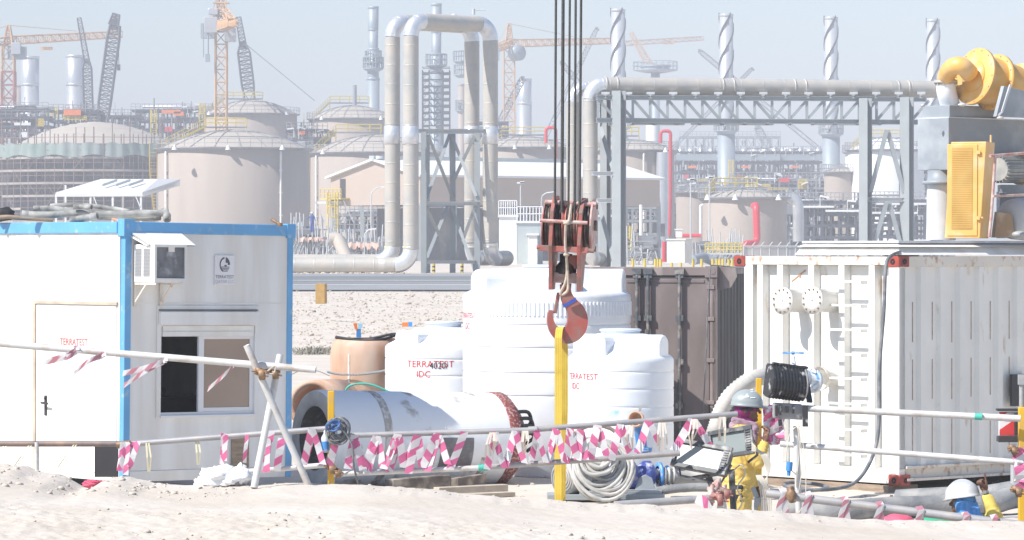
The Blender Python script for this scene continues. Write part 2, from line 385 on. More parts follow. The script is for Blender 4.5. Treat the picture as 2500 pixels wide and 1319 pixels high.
M['shedgrey'] = mat('warehouse_trim', (.42, .47, .47), .6, var=.05)
M['firered'] = mat('fire_red', (.66, .04, .06), .4, var=.06)
M['orangebox'] = mat('orange_tarp', (.80, .20, .04), .7, var=.12)
M['bluework'] = mat('blue_overalls', (.06, .10, .30), .9, var=.1)
M['lampwhite'] = mat('floodlight_white', (.80, .80, .80), .4, var=.03)
def tape_mat(name, c):
    m = bpy.data.materials.new(name); m.use_nodes = True; n = m.node_tree; L = n.links.new; b = n.nodes['Principled BSDF']
    uv = n.nodes.new('ShaderNodeUVMap'); sp = n.nodes.new('ShaderNodeSeparateXYZ'); L(uv.outputs[0], sp.inputs[0])
    a = n.nodes.new('ShaderNodeMath'); a.operation = 'MULTIPLY_ADD'; L(sp.outputs[1], a.inputs[0]); a.inputs[1].default_value = .05; L(sp.outputs[0], a.inputs[2])
    f = n.nodes.new('ShaderNodeMath'); f.operation = 'MULTIPLY'; L(a.outputs[0], f.inputs[0]); f.inputs[1].default_value = 1/.16
    g = n.nodes.new('ShaderNodeMath'); g.operation = 'FRACT'; L(f.outputs[0], g.inputs[0])
    h = n.nodes.new('ShaderNodeMath'); h.operation = 'GREATER_THAN'; L(g.outputs[0], h.inputs[0]); h.inputs[1].default_value = .54
    mx = n.nodes.new('ShaderNodeMixRGB'); L(h.outputs[0], mx.inputs[0]); mx.inputs[1].default_value = (.80, .78, .78, 1); mx.inputs[2].default_value = list(c)+[1]
    L(mx.outputs[0], b.inputs['Base Color']); b.inputs['Roughness'].default_value = .4
    tr = n.nodes.new('ShaderNodeBsdfTranslucent'); L(mx.outputs[0], tr.inputs[0]); ms = n.nodes.new('ShaderNodeMixShader'); ms.inputs[0].default_value = .3
    L(b.outputs[0], ms.inputs[1]); L(tr.outputs[0], ms.inputs[2]); L(ms.outputs[0], n.nodes['Material Output'].inputs[0])
    return m
def sling_mat():
    m = bpy.data.materials.new('yellow_webbing'); m.use_nodes = True; n = m.node_tree; L = n.links.new; b = n.nodes['Principled BSDF']
    uv = n.nodes.new('ShaderNodeUVMap'); sp = n.nodes.new('ShaderNodeSeparateXYZ'); L(uv.outputs[0], sp.inputs[0])
    f = n.nodes.new('ShaderNodeMath'); f.operation = 'MULTIPLY'; L(sp.outputs[1], f.inputs[0]); f.inputs[1].default_value = 4
    g = n.nodes.new('ShaderNodeMath'); g.operation = 'PINGPONG'; L(f.outputs[0], g.inputs[0]); g.inputs[1].default_value = .5
    tc = n.nodes.new('ShaderNodeTexCoord'); ns = n.nodes.new('ShaderNodeTexNoise'); ns.inputs['Scale'].default_value = 5; ns.inputs['Detail'].default_value = 8; L(tc.outputs['Object'], ns.inputs[0])
    mu = n.nodes.new('ShaderNodeMath'); mu.operation = 'MULTIPLY_ADD'; L(g.outputs[0], mu.inputs[0]); mu.inputs[1].default_value = .9; L(ns.outputs['Fac'], mu.inputs[2])
    rp = n.nodes.new('ShaderNodeValToRGB'); rp.color_ramp.elements[0].position = .35; rp.color_ramp.elements[1].position = .85; rp.color_ramp.elements[0].color = (.58, .37, .03, 1); rp.color_ramp.elements[1].color = (.82, .60, .09, 1)
    L(mu.outputs[0], rp.inputs[0]); L(rp.outputs[0], b.inputs['Base Color']); b.inputs['Roughness'].default_value = .75
    return m
M['sling'] = sling_mat()
M['tape'] = tape_mat('barrier_tape', (.76, .19, .38))
M['tapepale'] = tape_mat('faded_tape', (.66, .30, .36))
# ================================================================== ground, road, stones
def interp(tab, x):
    if x <= tab[0][0]: return tab[0][1]
    for (a, b), (c, d) in zip(tab, tab[1:]):
        if x <= c: t = (x-a)/(c-a); return b+(d-b)*t
    return tab[-1][1]
def sst(a, b, x): t = max(0, min(1, (x-a)/(b-a))); return t*t*(3-2*t)
CREST = [(-300, 1130), (0, 1135), (60, 1140), (100, 1152), (150, 1160), (175, 1172), (205, 1188), (235, 1186), (265, 1168), (310, 1164), (350, 1172), (380, 1182), (450, 1184), (620, 1186), (700, 1181),
         (800, 1184), (880, 1183), (1000, 1190), (1120, 1204), (1250, 1214), (1330, 1222), (1400, 1226), (1600, 1236), (1800, 1245), (1900, 1249), (2000, 1262), (2100, 1268), (2300, 1273), (2500, 1274), (2900, 1280)]
def crest(x): return ZC-(interp(CREST, CX+300*x)-HZ)/300
SOFT = [(-300, 1150), (0, 1152), (250, 1174), (500, 1184), (900, 1188), (1300, 1220), (1800, 1246), (2300, 1271), (2900, 1280)]
def soft(x): return ZC-(interp(SOFT, CX+300*x)-HZ)/300
FAR = [(31, -.1), (60, -.1), (95, 0), (140, .12), (188, .45), (190, .455), (210, 1.157), (226, 1.17), (300, 1.25), (480, 1.2), (6000, 1.2)]
def nn(x, y, s): return noise.noise(Vector((x*s, y*s, 3.3)))
def gz(x, y):
    far = interp(FAR, y)
    pit = sst(1.0, 2.0, x)*(1-sst(8, 10, x))*sst(31.6, 32.6, y)*(1-sst(35.9, 36.8, y))
    deep = sst(3.0, 3.6, x)
    far -= pit*(.3+.78*deep)
    if y > 45: far += .02*nn(x, y, .4)*(1-sst(60, 300, y))+.06*sst(90, 110, y)*(1-sst(170, 186, y))*nn(x, y, .8)
    else: far += .02*nn(x, y, 1.3)+.012*nn(x, y, 5)
    if y < 32:
        wk = sst(27.2, 29.7, y); c = crest(x)*wk+soft(x)*(1-wk)-.008*abs(30-y)-.05*sst(26.6, 25, y)
        rough = sst(28.2, 26.4, y)
        left = sst(-2.4, -3.6, x)*sst(28, 30, y)
        c += .008*nn(x, y, 1.1)+.006*nn(x, y, 4)+.004*nn(x, y, 13)+.003*nn(x, y, 27)
        c += max(rough, .6*left)*(.020*nn(x, y, 3.1)+.020*abs(nn(x, y, 9))+.016*nn(x, y, 19)+.010*nn(x, y, 33))
        if y > 29.2: c += .012*nn(x, 1, 6)+.006*nn(x, 2, 17)
        t = sst(30.0, 31.3, y)
        if y < 18: c = c+(0.6-c)*sst(18, 10, y)
        return c*(1-t)+far*t
    return far
def axis(segs):
    out = []
    for a, b, n in segs: out += [a+(b-a)*i/n for i in range(n)]
    return out+[segs[-1][1]]
xs = [-6000, -2500, -1000, -400, -160, -80, -40, -24]+axis([(-14, -5.2, 40), (-5.2, 5.2, 340), (5.2, 14, 40)])+[24, 40, 80, 160, 400, 1000, 2500, 6000]
ys = [-60, -20, 0, 10, 18]+axis([(22, 24.2, 8), (24.2, 32, 260), (32, 46, 90), (46, 90, 44), (90, 190, 100), (190, 230, 20)])+[260, 300, 400, 550, 800, 1200, 2000, 4000, 8000, 14000]
gb = MB()
gv = [(x, y, gz(x, y)) for y in ys for x in xs]
nx = len(xs)
gb.add(gv, [(j*nx+i, j*nx+i+1, (j+1)*nx+i+1, (j+1)*nx+i) for j in range(len(ys)-1) for i in range(nx-1)], True)
M['sand'] = mat('desert_sand', (.525, .462, .39), .95, var=.07, scale=1.2, c2=(.60, .55, .49), amt=.42, sc2=.9, edge=.2, bump=.35, bsc=16, spec=.1)
struct(gb, 'ground', M['sand'])

M['asphalt'] = mat('road_asphalt', (.165, .175, .18), .8, var=.08, scale=.4, c2=(.26, .255, .25), amt=.3, sc2=.25, stretch=(.15, 1, 1))
M['roadpaint'] = mat('road_paint', (.55, .55, .53), .7)
def band(y0, y1, dz, x0=-400, x1=400):
    b = MB(); z0, z1 = interp(FAR, y0)+dz, interp(FAR, y1)+dz
    return b.add([(x0, y0, z0), (x1, y0, z0), (x1, y1, z1), (x0, y1, z1)], [(0, 1, 2, 3)])
struct(band(190, 210, .07), 'road', M['asphalt'])
M['asphaltpale'] = mat('road_shoulder_asphalt', (.25, .26, .265), .85, var=.08, scale=.4)
struct(band(190.4, 195.5, .078), 'road_shoulder', M['asphaltpale'])
struct(band(195.6, 196.3, .086), 'road_edge_line', M['roadpaint'])
struct(band(201.0, 201.6, .086, -12, -1.2), 'road_lane_line', M['roadpaint'])
struct(band(206.5, 210, .078), 'road_far_shoulder', M['asphaltpale'])

# stones: nobody could count them
def rock(b, c, r, flat=.7, sm=False):
    n = 6; ph = random.random()*6; vs = []
    for j, (zz, rr) in enumerate(((-.5, .7), (.15, 1.0), (.7, .6))):
        for i in range(n):
            t = 2*math.pi*i/n+ph+j*.4; k = r*rr*random.uniform(.55, 1.3)
            vs.append((c[0]+k*math.cos(t), c[1]+k*math.sin(t), c[2]+r*flat*zz*random.uniform(.8, 1.2)))
    fs = [(j*n+i, j*n+(i+1) % n, (j+1)*n+(i+1) % n, (j+1)*n+i) for j in range(2) for i in range(n)]+[tuple(2*n+i for i in range(n))]
    b.add(vs, fs, sm)
b = MB()
for k in range(5200):
    y = random.uniform(98, 189); x = random.uniform(-14, 3)*y/190*1.3-2
    rock(b, (x, y, gz(x, y)+.02), min(.14, .026*math.exp(random.gauss(0, .5))))
M['stone'] = mat('pale_stone', (.52, .45, .38), .95, var=.2, scale=1.5, spec=.1)
tag(b.build('gravel', M['stone']), 'loose pale stones scattered over the gravel bank below the road', 'gravel', kind='stuff')
b = MB()
for k in range(520):
    y = random.triangular(24.3, 28.6, 25.2); x = random.uniform(-4.4, 4.4)
    if random.random() < .25: x = random.uniform(.6, 4.4); y = random.uniform(24.6, 26.4)
    r = random.choice([.006, .008, .010, .013, .018, .03])*random.uniform(.6, 1.2)
    if y > 27.3: r *= .6
    rock(b, (x, y, gz(x, y)+r*.05), r, .6, True)
for k in range(240):
    x = random.uniform(-4.4, -2.2); y = random.uniform(28.3, 30.3); r = random.choice([.008, .012, .018, .034])*random.uniform(.6, 1.1)
    rock(b, (x, y, gz(x, y)+r*.05), r, .6, True)
for k in range(160):
    x = random.uniform(-2.4, 4.4); y = random.uniform(29.4, 30.25); r = random.choice([.006, .01, .016])*random.uniform(.6, 1.1)
    rock(b, (x, y, gz(x, y)), r)
M['clod'] = mat('sand_clod', (.53, .47, .40), .95, var=.07, scale=9, spec=.1)
tag(b.build('sand_clods', M['clod']), 'loose clods and stones lying on the sand berm in front', 'stones', kind='stuff')
b = MB()
for k in range(500):
    x = random.uniform(-1.5, 7); y = random.uniform(37, 46); r = random.choice([.01, .016, .025, .04])*random.uniform(.6, 1.1)
    rock(b, (x, y, gz(x, y)+r*.1), r)
tag(b.build('rubble', M['stone']), 'small rubble strewn on the site floor between tanks and container', 'rubble', kind='stuff')
b = MB()
for k in range(26):
    p = P(random.uniform(722, 815), 866, 93); h = random.uniform(.06, .2)
    for q in range(9):
        a = random.random()*6.3; o = Vector((math.cos(a)*.15, math.sin(a)*.15, 0))*random.random(); e = Vector((math.cos(a), math.sin(a), 0))*random.uniform(.03, .2)
        b.beam(Vector((p.x, p.y+random.uniform(-1, 1), gz(p.x, p.y)))+o, Vector((p.x, p.y, gz(p.x, p.y)+h))+o+e, .012, .006)
M['scrub'] = mat('dry_scrub', (.27, .25, .19), .9, var=.3, scale=6)
tag(b.build('scrub', M['scrub']), 'dry grass growing at the foot of the gravel bank', 'grass', kind='stuff')
# ================================================================== site cabin with blue frame
PHI = R(40)
cab0 = P(300, 1178, 40); cu = Vector((math.cos(PHI), math.sin(PHI), -.012)); cl = Vector((-math.sin(PHI), math.cos(PHI), 0))
HC = 2.83; LR = 2.27; LL = 6.0
cabin = T('site_cabin', cab0, 'white portable site cabin with bright blue frame, door and sliding window', 'site cabin')
fr = Fr(cab0, cu); fl = Fr(cab0, cl)             # right (shaded) and left (sunlit) faces
up = fr.uz
# window opening on the right face
wu0, wv1 = fr.pix(394, 822); wu1, wv0 = fr.pix(620, 1010)
b = MB()                                         # walls of real thickness round a dark room
t = .06
b.fbox(fr, .08, .12, wu0, HC-.12, -t, -.012); b.fbox(fr, wu1, .12, LR-.06, HC-.12, -t, -.012)
b.fbox(fr, wu0, .12, wu1, wv0, -t, -.012); b.fbox(fr, wu0, wv1, wu1, HC-.12, -t, -.012)
b.fbox(fl, .08, .06, LL-.06, HC-.12, -t, -.012)
back = Fr(cab0+cl*LL, cu); b.fbox(back, 0, .1, LR, HC-.1, .02, .07)
far = Fr(cab0+cu*LR, cl); b.fbox(far, .07, .1, LL-.1, HC-.1, -.012, -.06)
b.build('wall', M['cabin'], cabin)
b = MB()
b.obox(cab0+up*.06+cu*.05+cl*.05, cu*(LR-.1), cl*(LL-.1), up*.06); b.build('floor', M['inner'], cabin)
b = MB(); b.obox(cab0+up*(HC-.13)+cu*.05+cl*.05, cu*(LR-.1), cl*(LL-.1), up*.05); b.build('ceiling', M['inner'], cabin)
# panel seams, as thin cover strips
b = MB()
for x in (42,): u, v = fl.pix(x, 700); b.fbox(fl, u-.02, .06, u+.02, HC-.14, -.012, -.006)
u, v = fr.pix(560, 741); b.fbox(fr, .08, v-.006, LR-.08, v+.006, -.012, -.008)
b.build('panel_seam', M['white'], cabin)
# roof frame and corner posts
def frame(b, O, a, L, h0, h1, out):
    pass
b = MB()
b.fbox(fr, -.012, HC-.125, LR+.012, HC, -.10, .012)
b.fbox(fl, .103, HC-.125, LL, HC, -.10, .0125)
b.build('roof_beam', M['blue'], cabin, .008)
b = MB(); b.obox(cab0+up*(HC-.02)+cu*.09+cl*.09, cu*(LR-.12), cl*(LL-.2), up*.012); b.build('roof_sheet', M['white'], cabin)
b = MB(); b.fbox(fr, 0, .0, .085, HC-.127, -.085, 0); b.build('corner_post', M['blue'], cabin, .006)
b = MB(); b.fbox(fr, LR-.075, 0, LR, HC-.127, -.085, 0); b.build('corner_post', M['blue'], cabin, .006)
b = MB(); b.fbox(fr, -.03, HC-.16, .11, HC+.03, -.115, .02); b.build('corner_cap', M['blue'], cabin, .006)
b = MB(); b.fbox(fr, LR-.1, HC-.15, LR+.02, HC+.012, -.115, .02); b.build('corner_cap', M['blue'], cabin, .006)
b = MB(); b.fbox(fr, .088, 0, LR-.078, .118, -.09, -.004); b.fbox(fl, .088, 0, LL, .06, -.09, -.004); b.build('base_rail', M['white'], cabin, .006)
# door on the left face
du0, dv1 = fl.pix(283, 742); du1, _ = fl.pix(88, 742)
door = MB(); door.fbox(fl, du0, .08, du1, dv1-.02, -.012, -.002)
doo = door.build('door', M['cabin'], cabin, .003)
b = MB(); b.fbox(fl, du1+.004, .06, du1+.05, dv1+.02, -.012, .012); b.fbox(fl, du0-.03, dv1-.016, du1+.002, dv1+.018, -.012, .012)
b.build('door_frame', M['woodpale'], doo)
hu, hv = fl.pix(112, 990)
b = MB(); b.fbox(fl, hu-.022, hv-.11, hu+.022, hv+.11, -.001, .008); b.tube(fl.pt(hu, hv+.03, 0), fl.pt(hu, hv+.03, .06), .011); b.tube(fl.pt(hu+.012, hv+.03, .055), fl.pt(hu-.12, hv+.025, .058), .011)
b.tube(fl.pt(hu, hv+.08, 0), fl.pt(hu, hv+.08, .02), .014)
b.build('handle', M['dark'], doo)
lu, lv = fl.pix(180, 836)
b = MB(); vs, fs = text_faces('TERRATEST', .105)
b.add([fl.pt(lu-p.x*1.03, lv+p.y, .001) for p in vs], fs); b.build('lettering', M['stencil'], doo)
# window: surround, shutter box, sliding frames
win = MB()
ou0, ov1 = fr.pix(384, 746); ou1, ov0 = fr.pix(629, 1018)
win.fbox(fr, ou0, ov0, wu0-.002, ov1, -.012, .004); win.fbox(fr, wu1+.002, ov0, ou1, ov1, -.012, .004)
win.fbox(fr, wu0-.002, wv1+.11, wu1+.002, ov1, -.012, .004); win.fbox(fr, wu0-.002, ov0, wu1+.002, wv0-.004, -.012, .004)
wi = win.build('window', M['cabin'], cabin, .002)
b = MB(); b.pbox(fr, 387, 756, 628, 758.5, .004, .02); b.build('shutter_gap', M['dark'], wi)
b = MB(); b.pbox(fr, 387, 761, 628, 793, .004, .05); b.build('shutter_box', M['cabin'], wi, .004)
b = MB()
b.pbox(fr, 397, 796, 618, 808, -.03, .012); b.pbox(fr, 397, 809.5, 618, 821, -.03, .006); b.build('shutter', M['white'], wi)
b = MB()
m0, _ = fr.pix(487, 900); m1, _ = fr.pix(500, 900)
b.fbox(fr, wu0, wv0, wu1, wv0+.03, -.05, -.02); b.fbox(fr, m0, wv0+.03, m1, wv1, -.05, -.016)
b.fbox(fr, wu1-.05, wv0+.03, wu1, wv1, -.05, -.018); b.fbox(fr, m1, wv0+.031, wu1-.05, wv0+.075, -.048, -.02); b.fbox(fr, m1, wv1-.03, wu1-.05, wv1, -.048, -.02)
b.fbox(fr, wu0-.01, wv0-.028, wu1+.01, wv0-.002, -.03, .022)
b.build('window_frame', M['signwhite'], wi, .002)
b = MB(); b.fbox(fr, m1, wv0+.07, wu1-.045, wv1-.025, -.036, -.030); b.build('pane', M['glass'], wi)
# things in the room
b = MB(); q = cab0+cu*.5+cl*1.0+up*.12
b.obox(q, cu*1.5, cl*.7, up*.75); b.obox(q+up*.75+cu*.1+cl*.2, cu*.4, cl*.05, up*.35); b.obox(q+up*.76+cu*.7+cl*.3, cu*.25, cl*.25, up*.1)
b.build('desk', M['dark'], cabin)
b = MB(); q = cab0+cu*.35+cl*2.6+up*1.3; b.obox(q, cu*.5, cl*.02, up*.4); b.build('notice_board', mat('dim_board', (.2, .2, .22), .6), cabin)
# air conditioner hung on the right face
a0, av0 = fr.pix(326, 690); _, av1 = fr.pix(326, 597); aw = .42; ad = .40
ac = MB(); ac.fbox(fr, a0, av0, a0+aw, av1, .0, ad-.03)
aco = ac.build('air_conditioner', M['white'], cabin, .008)
b = MB(); fs_ = Fr(fr.pt(a0, av0, 0), fr.n); d0 = -.004
side = lambda u, v, d: fr.pt(a0-d, av0+v, u)
def sbox(b, u0, v0, u1, v1, d0, d1): b.obox(side(u0, v0, d0), fr.n*(u1-u0), up*(v1-v0), -fr.ux*(d1-d0))
hh = av1-av0
for k in range(20):
    v = .07+k*(hh-.11)/20
    sbox(b, .03, v, .15, v+.008, 0, .006); sbox(b, .19, v, .31, v+.008, 0, .006)
b.build('grille', mat('grille_shadowed_slats', (.30, .30, .31), .5), aco)
b = MB(); b.fbox(fr, a0+.03, av0+.05, a0+aw-.02, av1-.03, ad-.03, ad-.022)
b.build('condenser', mat('condenser_fins', (.16, .165, .18), .5, .3, var=.3, scale=6, c2=(.35, .36, .38), amt=.25, sc2=8), aco)
b = MB(); b.fbox(fr, a0, av0, a0+.028, av1, ad-.03, ad); b.fbox(fr, a0+aw-.02, av0, a0+aw, av1, ad-.03, ad); b.fbox(fr, a0+.028, av0, a0+aw-.02, av0+.048, ad-.03, ad); b.fbox(fr, a0+.028, av1-.028, a0+aw-.02, av1, ad-.03, ad)
b.fbox(fr, a0+.19, av1-.08, a0+.27, av1-.028, ad-.02, ad-.012)
b.build('casing_frame', M['white'], aco)
for du in (.02, aw-.06):
    b = MB(); b.beam(fr.pt(a0+du, av0-.012, 0), fr.pt(a0+du, av0-.012, ad+.02), .03, .02); b.beam(fr.pt(a0+du, av0-.22, .005), fr.pt(a0+du, av0-.02, .22), .025, .015); b.beam(fr.pt(a0+du, av0-.26, .004), fr.pt(a0+du, av0-.02, .004), .03, .015, fr.n)
    b.build('bracket', M['contrust'], aco)
b = MB(); h0, hv0 = fr.pix(318, 566); h1, _ = fr.pix(428, 566)
b.add([fr.pt(h0, hv0, 0), fr.pt(h1+.07, hv0, 0), fr.pt(h1+.05, hv0-.14, .32), fr.pt(h0+.02, hv0-.14, .32)], [(0, 1, 2, 3)])
b.add([fr.pt(h0, hv0-.012, 0), fr.pt(h1+.07, hv0-.012, 0), fr.pt(h1+.05, hv0-.152, .32), fr.pt(h0+.02, hv0-.152, .32)], [(0, 3, 2, 1)])
b.beam(fr.pt(h0+.02, hv0-.05, 0), fr.pt(h0+.04, hv0-.15, .28), .02, .02)
b.build('rain_hood', M['white'], cabin)
# company plate
s0, sv0 = fr.pix(524, 696); s1, sv1 = fr.pix(572, 624)
sg = MB(); sg.fbox(fr, s0, sv0, s1, sv1, -.011, .004); sgo = sg.build('name_plate', M['signwhite'], cabin)
sw = s1-s0; sh = sv1-sv0; scx = (s0+s1)/2
b = MB()
ecy = sv0+sh*.68; ea, eb = sw*.27, sh*.26; n = 28
def ell(a0, a1, k=1, m=14): return [(scx+ea*k*math.cos(R(a0+(a1-a0)*i/m)), ecy+eb*k*math.sin(R(a0+(a1-a0)*i/m))) for i in range(m+1)]
def face(poly, d): b.add([fr.pt(x, y, d) for x, y in poly], [tuple(range(len(poly)))])
face(ell(95, 245)+ell(245, 95, .78), .006)                                   # left crescent
face([(scx+sw*.04, ecy+eb*.98), (scx+sw*.04, ecy+eb*.25), (scx+sw*.15, ecy+eb*.25), (scx+sw*.15, ecy-.02*eb), (scx+ea, ecy)]+ell(4, 80, 1, 10), .006)
face([(scx-sw*.02, ecy-.02*eb), (scx+sw*.1, ecy-.02*eb), (scx+sw*.1, ecy-.2*eb), (scx-sw*.02, ecy-.2*eb)], .006)
for k in range(4):
    y = -.28-k*.18; x = math.sqrt(max(.02, 1-y*y))*ea*.95; face([(scx-x*.8, ecy+eb*(y-.05)), (scx+x, ecy+eb*(y-.05)), (scx+x, ecy+eb*(y+.04)), (scx-x*.8, ecy+eb*(y+.04))], .006)
b.build('emblem', M['signink'], sgo)
b = MB(); lettering(b, 'TERRATEST', sw*.19, fr, scx, sv0+sh*.27, .006, .98); b.build('lettering', M['signink'], sgo)
b = MB(); lettering(b, 'QATAR LLC', sw*.19, fr, scx, sv0+sh*.11, .006, .95); b.build('lettering', mat('grey_ink', (.42, .42, .45), .6), sgo)
# wall marks near the base: brown board at the corner, brown panel
b = MB(); b.pbox(fr, 565, 1062, 605, 1142, .002, .02); b.build('wall_board', M['wood'], cabin)
# black board leaning at the corner
b = MB(); p0 = fl.pt(.02, .0, .03); b.obox(P(233, 1165, 39.7), P(288, 1165, 39.7)-P(233, 1165, 39.7), (0, .05, 0), (0, 0, .34)); b.obox(P(231, 1165, 39.7), (.012, 0, 0), (0, .052, 0), (0, 0, .342))
b.thing('board', M['dark'], 'dark square board standing against the foot of the cabin corner', 'board')
# hoses on the roof
zr = cab0.z+HC
def hose(pts, r, label, name='hose', m='hoseroof', Y=41.3, seg=24, grp='old hoses piled on the cabin roof', cat='hose'):
    pts = [P(*p, Y) if len(p) == 2 else P(*p) for p in pts]
    b = MB(); q = smooth(pts, seg); b.path(q, r, 10, cap=False)
    d0 = (q[1]-q[0]).normalized(); d1 = (q[-1]-q[-2]).normalized()
    b.lathe([(r*1.12, 0), (r*1.12, .07), (r, .075)], 10, q[0]-d0*.01, d0); b.lathe([(r, -.075), (r*1.12, -.07), (r*1.12, .01), (r*.8, .01), (r*.78, -.15), (0, -.16)], 10, q[-1], d1); b.lathe([(0, .12), (r*.8, .1), (r*.8, -.012), (r*1.12, -.01)], 10, q[0], d0)
    return b.thing(name, M[m], label, cat, grp)
def smooth(pts, seg=6):
    out = []; n = len(pts)
    for i in range(n-1):
        p0 = pts[max(0, i-1)]; p1 = pts[i]; p2 = pts[i+1]; p3 = pts[min(n-1, i+2)]
        for k in range(seg):
            t = k/seg; out.append(.5*((2*p1)+(p2-p0)*t+(2*p0-5*p1+4*p2-p3)*t*t+(3*p1-p0-3*p2+p3)*t**3))
    return out+[pts[-1]]
hose([(56, 523, 41.2), (120, 525, 41.2), (200, 521, 41.2), (300, 524, 41.3), (398, 521, 41.4), (408, 536, 41.35)], .040, 'long grey hose lying along the front of the roof pile', seg=8)
hose([(84, 511, 41.5), (130, 510, 41.5), (180, 518, 41.5), (260, 528, 41.5), (340, 532, 41.45), (390, 530, 41.5)], .036, 'grey hose whose raised end shows at the left of the roof pile', seg=8)
hose([(125, 504, 41.8), (170, 500, 41.8), (230, 504, 41.8), (290, 512, 41.8), (315, 518, 41.7)], .028, 'thin grey hose on top of the roof pile tapering out to the right', seg=8)
hose([(300, 522, 41.6), (340, 518, 41.6), (380, 519, 41.6), (402, 515, 41.6)], .03, 'grey hose showing at the right end of the roof pile', seg=8)
hose([(176, 538, 40.9), (200, 534, 40.85), (236, 528, 40.8)], .040, 'short pale hose stub with open mouth at the roof edge', seg=8)
hose([(183, 505, 41.15), (205, 505, 41.1), (222, 506, 41.05)], .028, 'short pale hose stub laid on top of the roof pile', seg=8)
b = MB(); b.path(smooth([P(*p, 41.7) for p in ((-20, 532), (20, 530), (60, 533), (130, 537))], 6), .025, 8); b.thing('timber_pole', M['wood'], 'brown pole lying at the left of the cabin roof', 'pole')
b = MB(); b.ball(P(8, 524, 41.8), .09, (1.5, 1, .9), jit=.4); b.thing('bundle', M['dark'], 'dark bundle at the far left of the cabin roof', 'bundle')
b = MB(); b.tube(P(663, 536, 41.3), P(684, 548, 41.2), .017); b.tube(P(684, 553, 41.2), P(684, 545, 41.2), .03); b.thing('lifting_lug', M['clamp'], 'rusty bent lug sticking up at the right roof corner', 'lug')
b = MB(); b.tube(P(275, 535, 40.7), P(290, 539, 40.6), .016); b.thing('brick_fragment', mat('brick', (.5, .25, .17), .9), 'small reddish rod lying near the front roof corner', 'rod')
# ================================================================== tunnelling shield on the ground
A = P(768, 1070, 42.2); B = P(1218, 1073, 43.5); ad = (B-A).normalized(); Lt = (B-A).length; RT = .55
tb = T('tunnelling_shield', (A.x, A.y, gz(A.x, A.y)), 'white steel tunnelling shield lying on its side with a red ring at one end', 'tunnelling shield')
b = MB(); b.lathe([(RT*.66, .02), (RT*.985, 0), (RT, .012), (RT, Lt-.17)], 64, A, ad); b.build('shell', M['tbm'], tb)
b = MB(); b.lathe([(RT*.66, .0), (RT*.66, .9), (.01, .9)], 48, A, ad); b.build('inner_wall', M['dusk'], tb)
b = MB(); b.lathe([(RT*.99, -.004), (RT*.68, -.012), (RT*.66, .03)], 64, A, ad); b.build('end_ring', M['machlight'], tb)
for tt, w in ((.06, .004), (1.42, .006)):
    b = MB(); b.lathe([(RT, tt*1.0), (RT+.004, tt+.004), (RT+.004, tt+.012), (RT, tt+.016)], 64, A, ad); b.build('weld_seam', M['tbm'], tb)
b = MB(); b.lathe([(RT+.001, .62), (RT+.003, .625), (RT+.003, .72), (RT+.001, .725)], 64, A, ad, a0=R(0), a1=R(360)); b.build('scraped_band', M['tbmscr'], tb)
b = MB(); b.lathe([(RT+.001, 1.93), (RT+.002, 1.935), (RT+.002, 2.02), (RT+.001, 2.025)], 64, A, ad, a0=R(20), a1=R(290)); b.build('scraped_band', M['tbmscr'], tb)
b = MB(); b.lathe([(RT, Lt-.17), (RT+.012, Lt-.16), (RT+.012, Lt-.03), (RT*.97, Lt), (RT*.8, Lt+.10), (RT*.5, Lt+.14), (.01, Lt+.15)], 64, A, ad); b.build('wear_ring', M['ringred'], tb)
# patch plate facing the camera
ra = Vector((0, 0, 1)).cross(ad).normalized()
if ra.y > 0: ra = -ra
def onshell(s, ang, r): return A+ad*s+(ra*math.cos(ang)+Vector((0, 0, 1))*math.sin(ang))*r
b = MB(); vs = []; n = 8
for s_ in (1.36, 1.80):
    for i in range(n+1): vs.append(onshell(s_, R(-36+40*i/n), RT+.006))
b.add(vs, [(i, i+1, n+2+i, n+1+i) for i in range(n)]); b.build('patch_plate', M['tbmpatch'], tb)
# machinery inside the mouth
b = MB()
for k in range(14):
    a = random.random()*6.3; r = random.uniform(.05, .33); p = A+ad*random.uniform(.15, .6)+ra.cross(ad)*0
    q = A+ad*.25+(ra.cross(ad)*math.sin(a)+Vector((ad.y, -ad.x, 0))*math.cos(a))*r
    b.tube(q, q+ad*.5, random.uniform(.03, .07), n=8)
b.lathe([(.30, .5), (.30, .3), (.24, .3), (.24, .5)], 24, A, ad)
b.build('drive_unit', M['sheave'], tb)
b = MB(); p = P(760, 986, 42.45); b.tube(p, p+Vector((.07, 0, 0)), .028, n=10); b.ball(p+Vector((.08, 0, 0)), .03); b.build('warning_knob', M['firered'], tb)
b = MB()
for k in range(4):
    c = onshell(Lt+.02, R(35-10*k), RT*.93); b.path(smooth([c+Vector((0, -.03, .05)), c+ad*.13+Vector((0, 0, .04)), c+ad*.16+Vector((0, 0, -.08)), c+ad*.05+Vector((0, 0, -.16))], 5), .022, 8)
b.build('hose_loop', M['black'], tb)
# timbers under it
for i, (x0, y0, x1, y1, w, h, Y, lab) in enumerate(((950, 1188, 1090, 1176, .16, .16, 41.6, 'dirty timber baulk wedged under the middle of the white shield'), (1065, 1200, 1234, 1192, .12, .09, 40.9, 'long pale plank lying in front of the white shield'), (1110, 1178, 1180, 1168, .10, .10, 42.2, 'short timber wedge tucked under the patch plate of the shield'), (1085, 1213, 1250, 1206, .14, .05, 40.4, 'flat grey board lying on the sand nearest the crest'))):
    b = MB(); b.beam(P(x0, y0, Y), P(x1, y1, Y+.5), w, h); b.thing('timber', M['wooddark' if i in (0, 2) else 'woodpale'], lab, 'timber', 'timbers around the shield', .006)

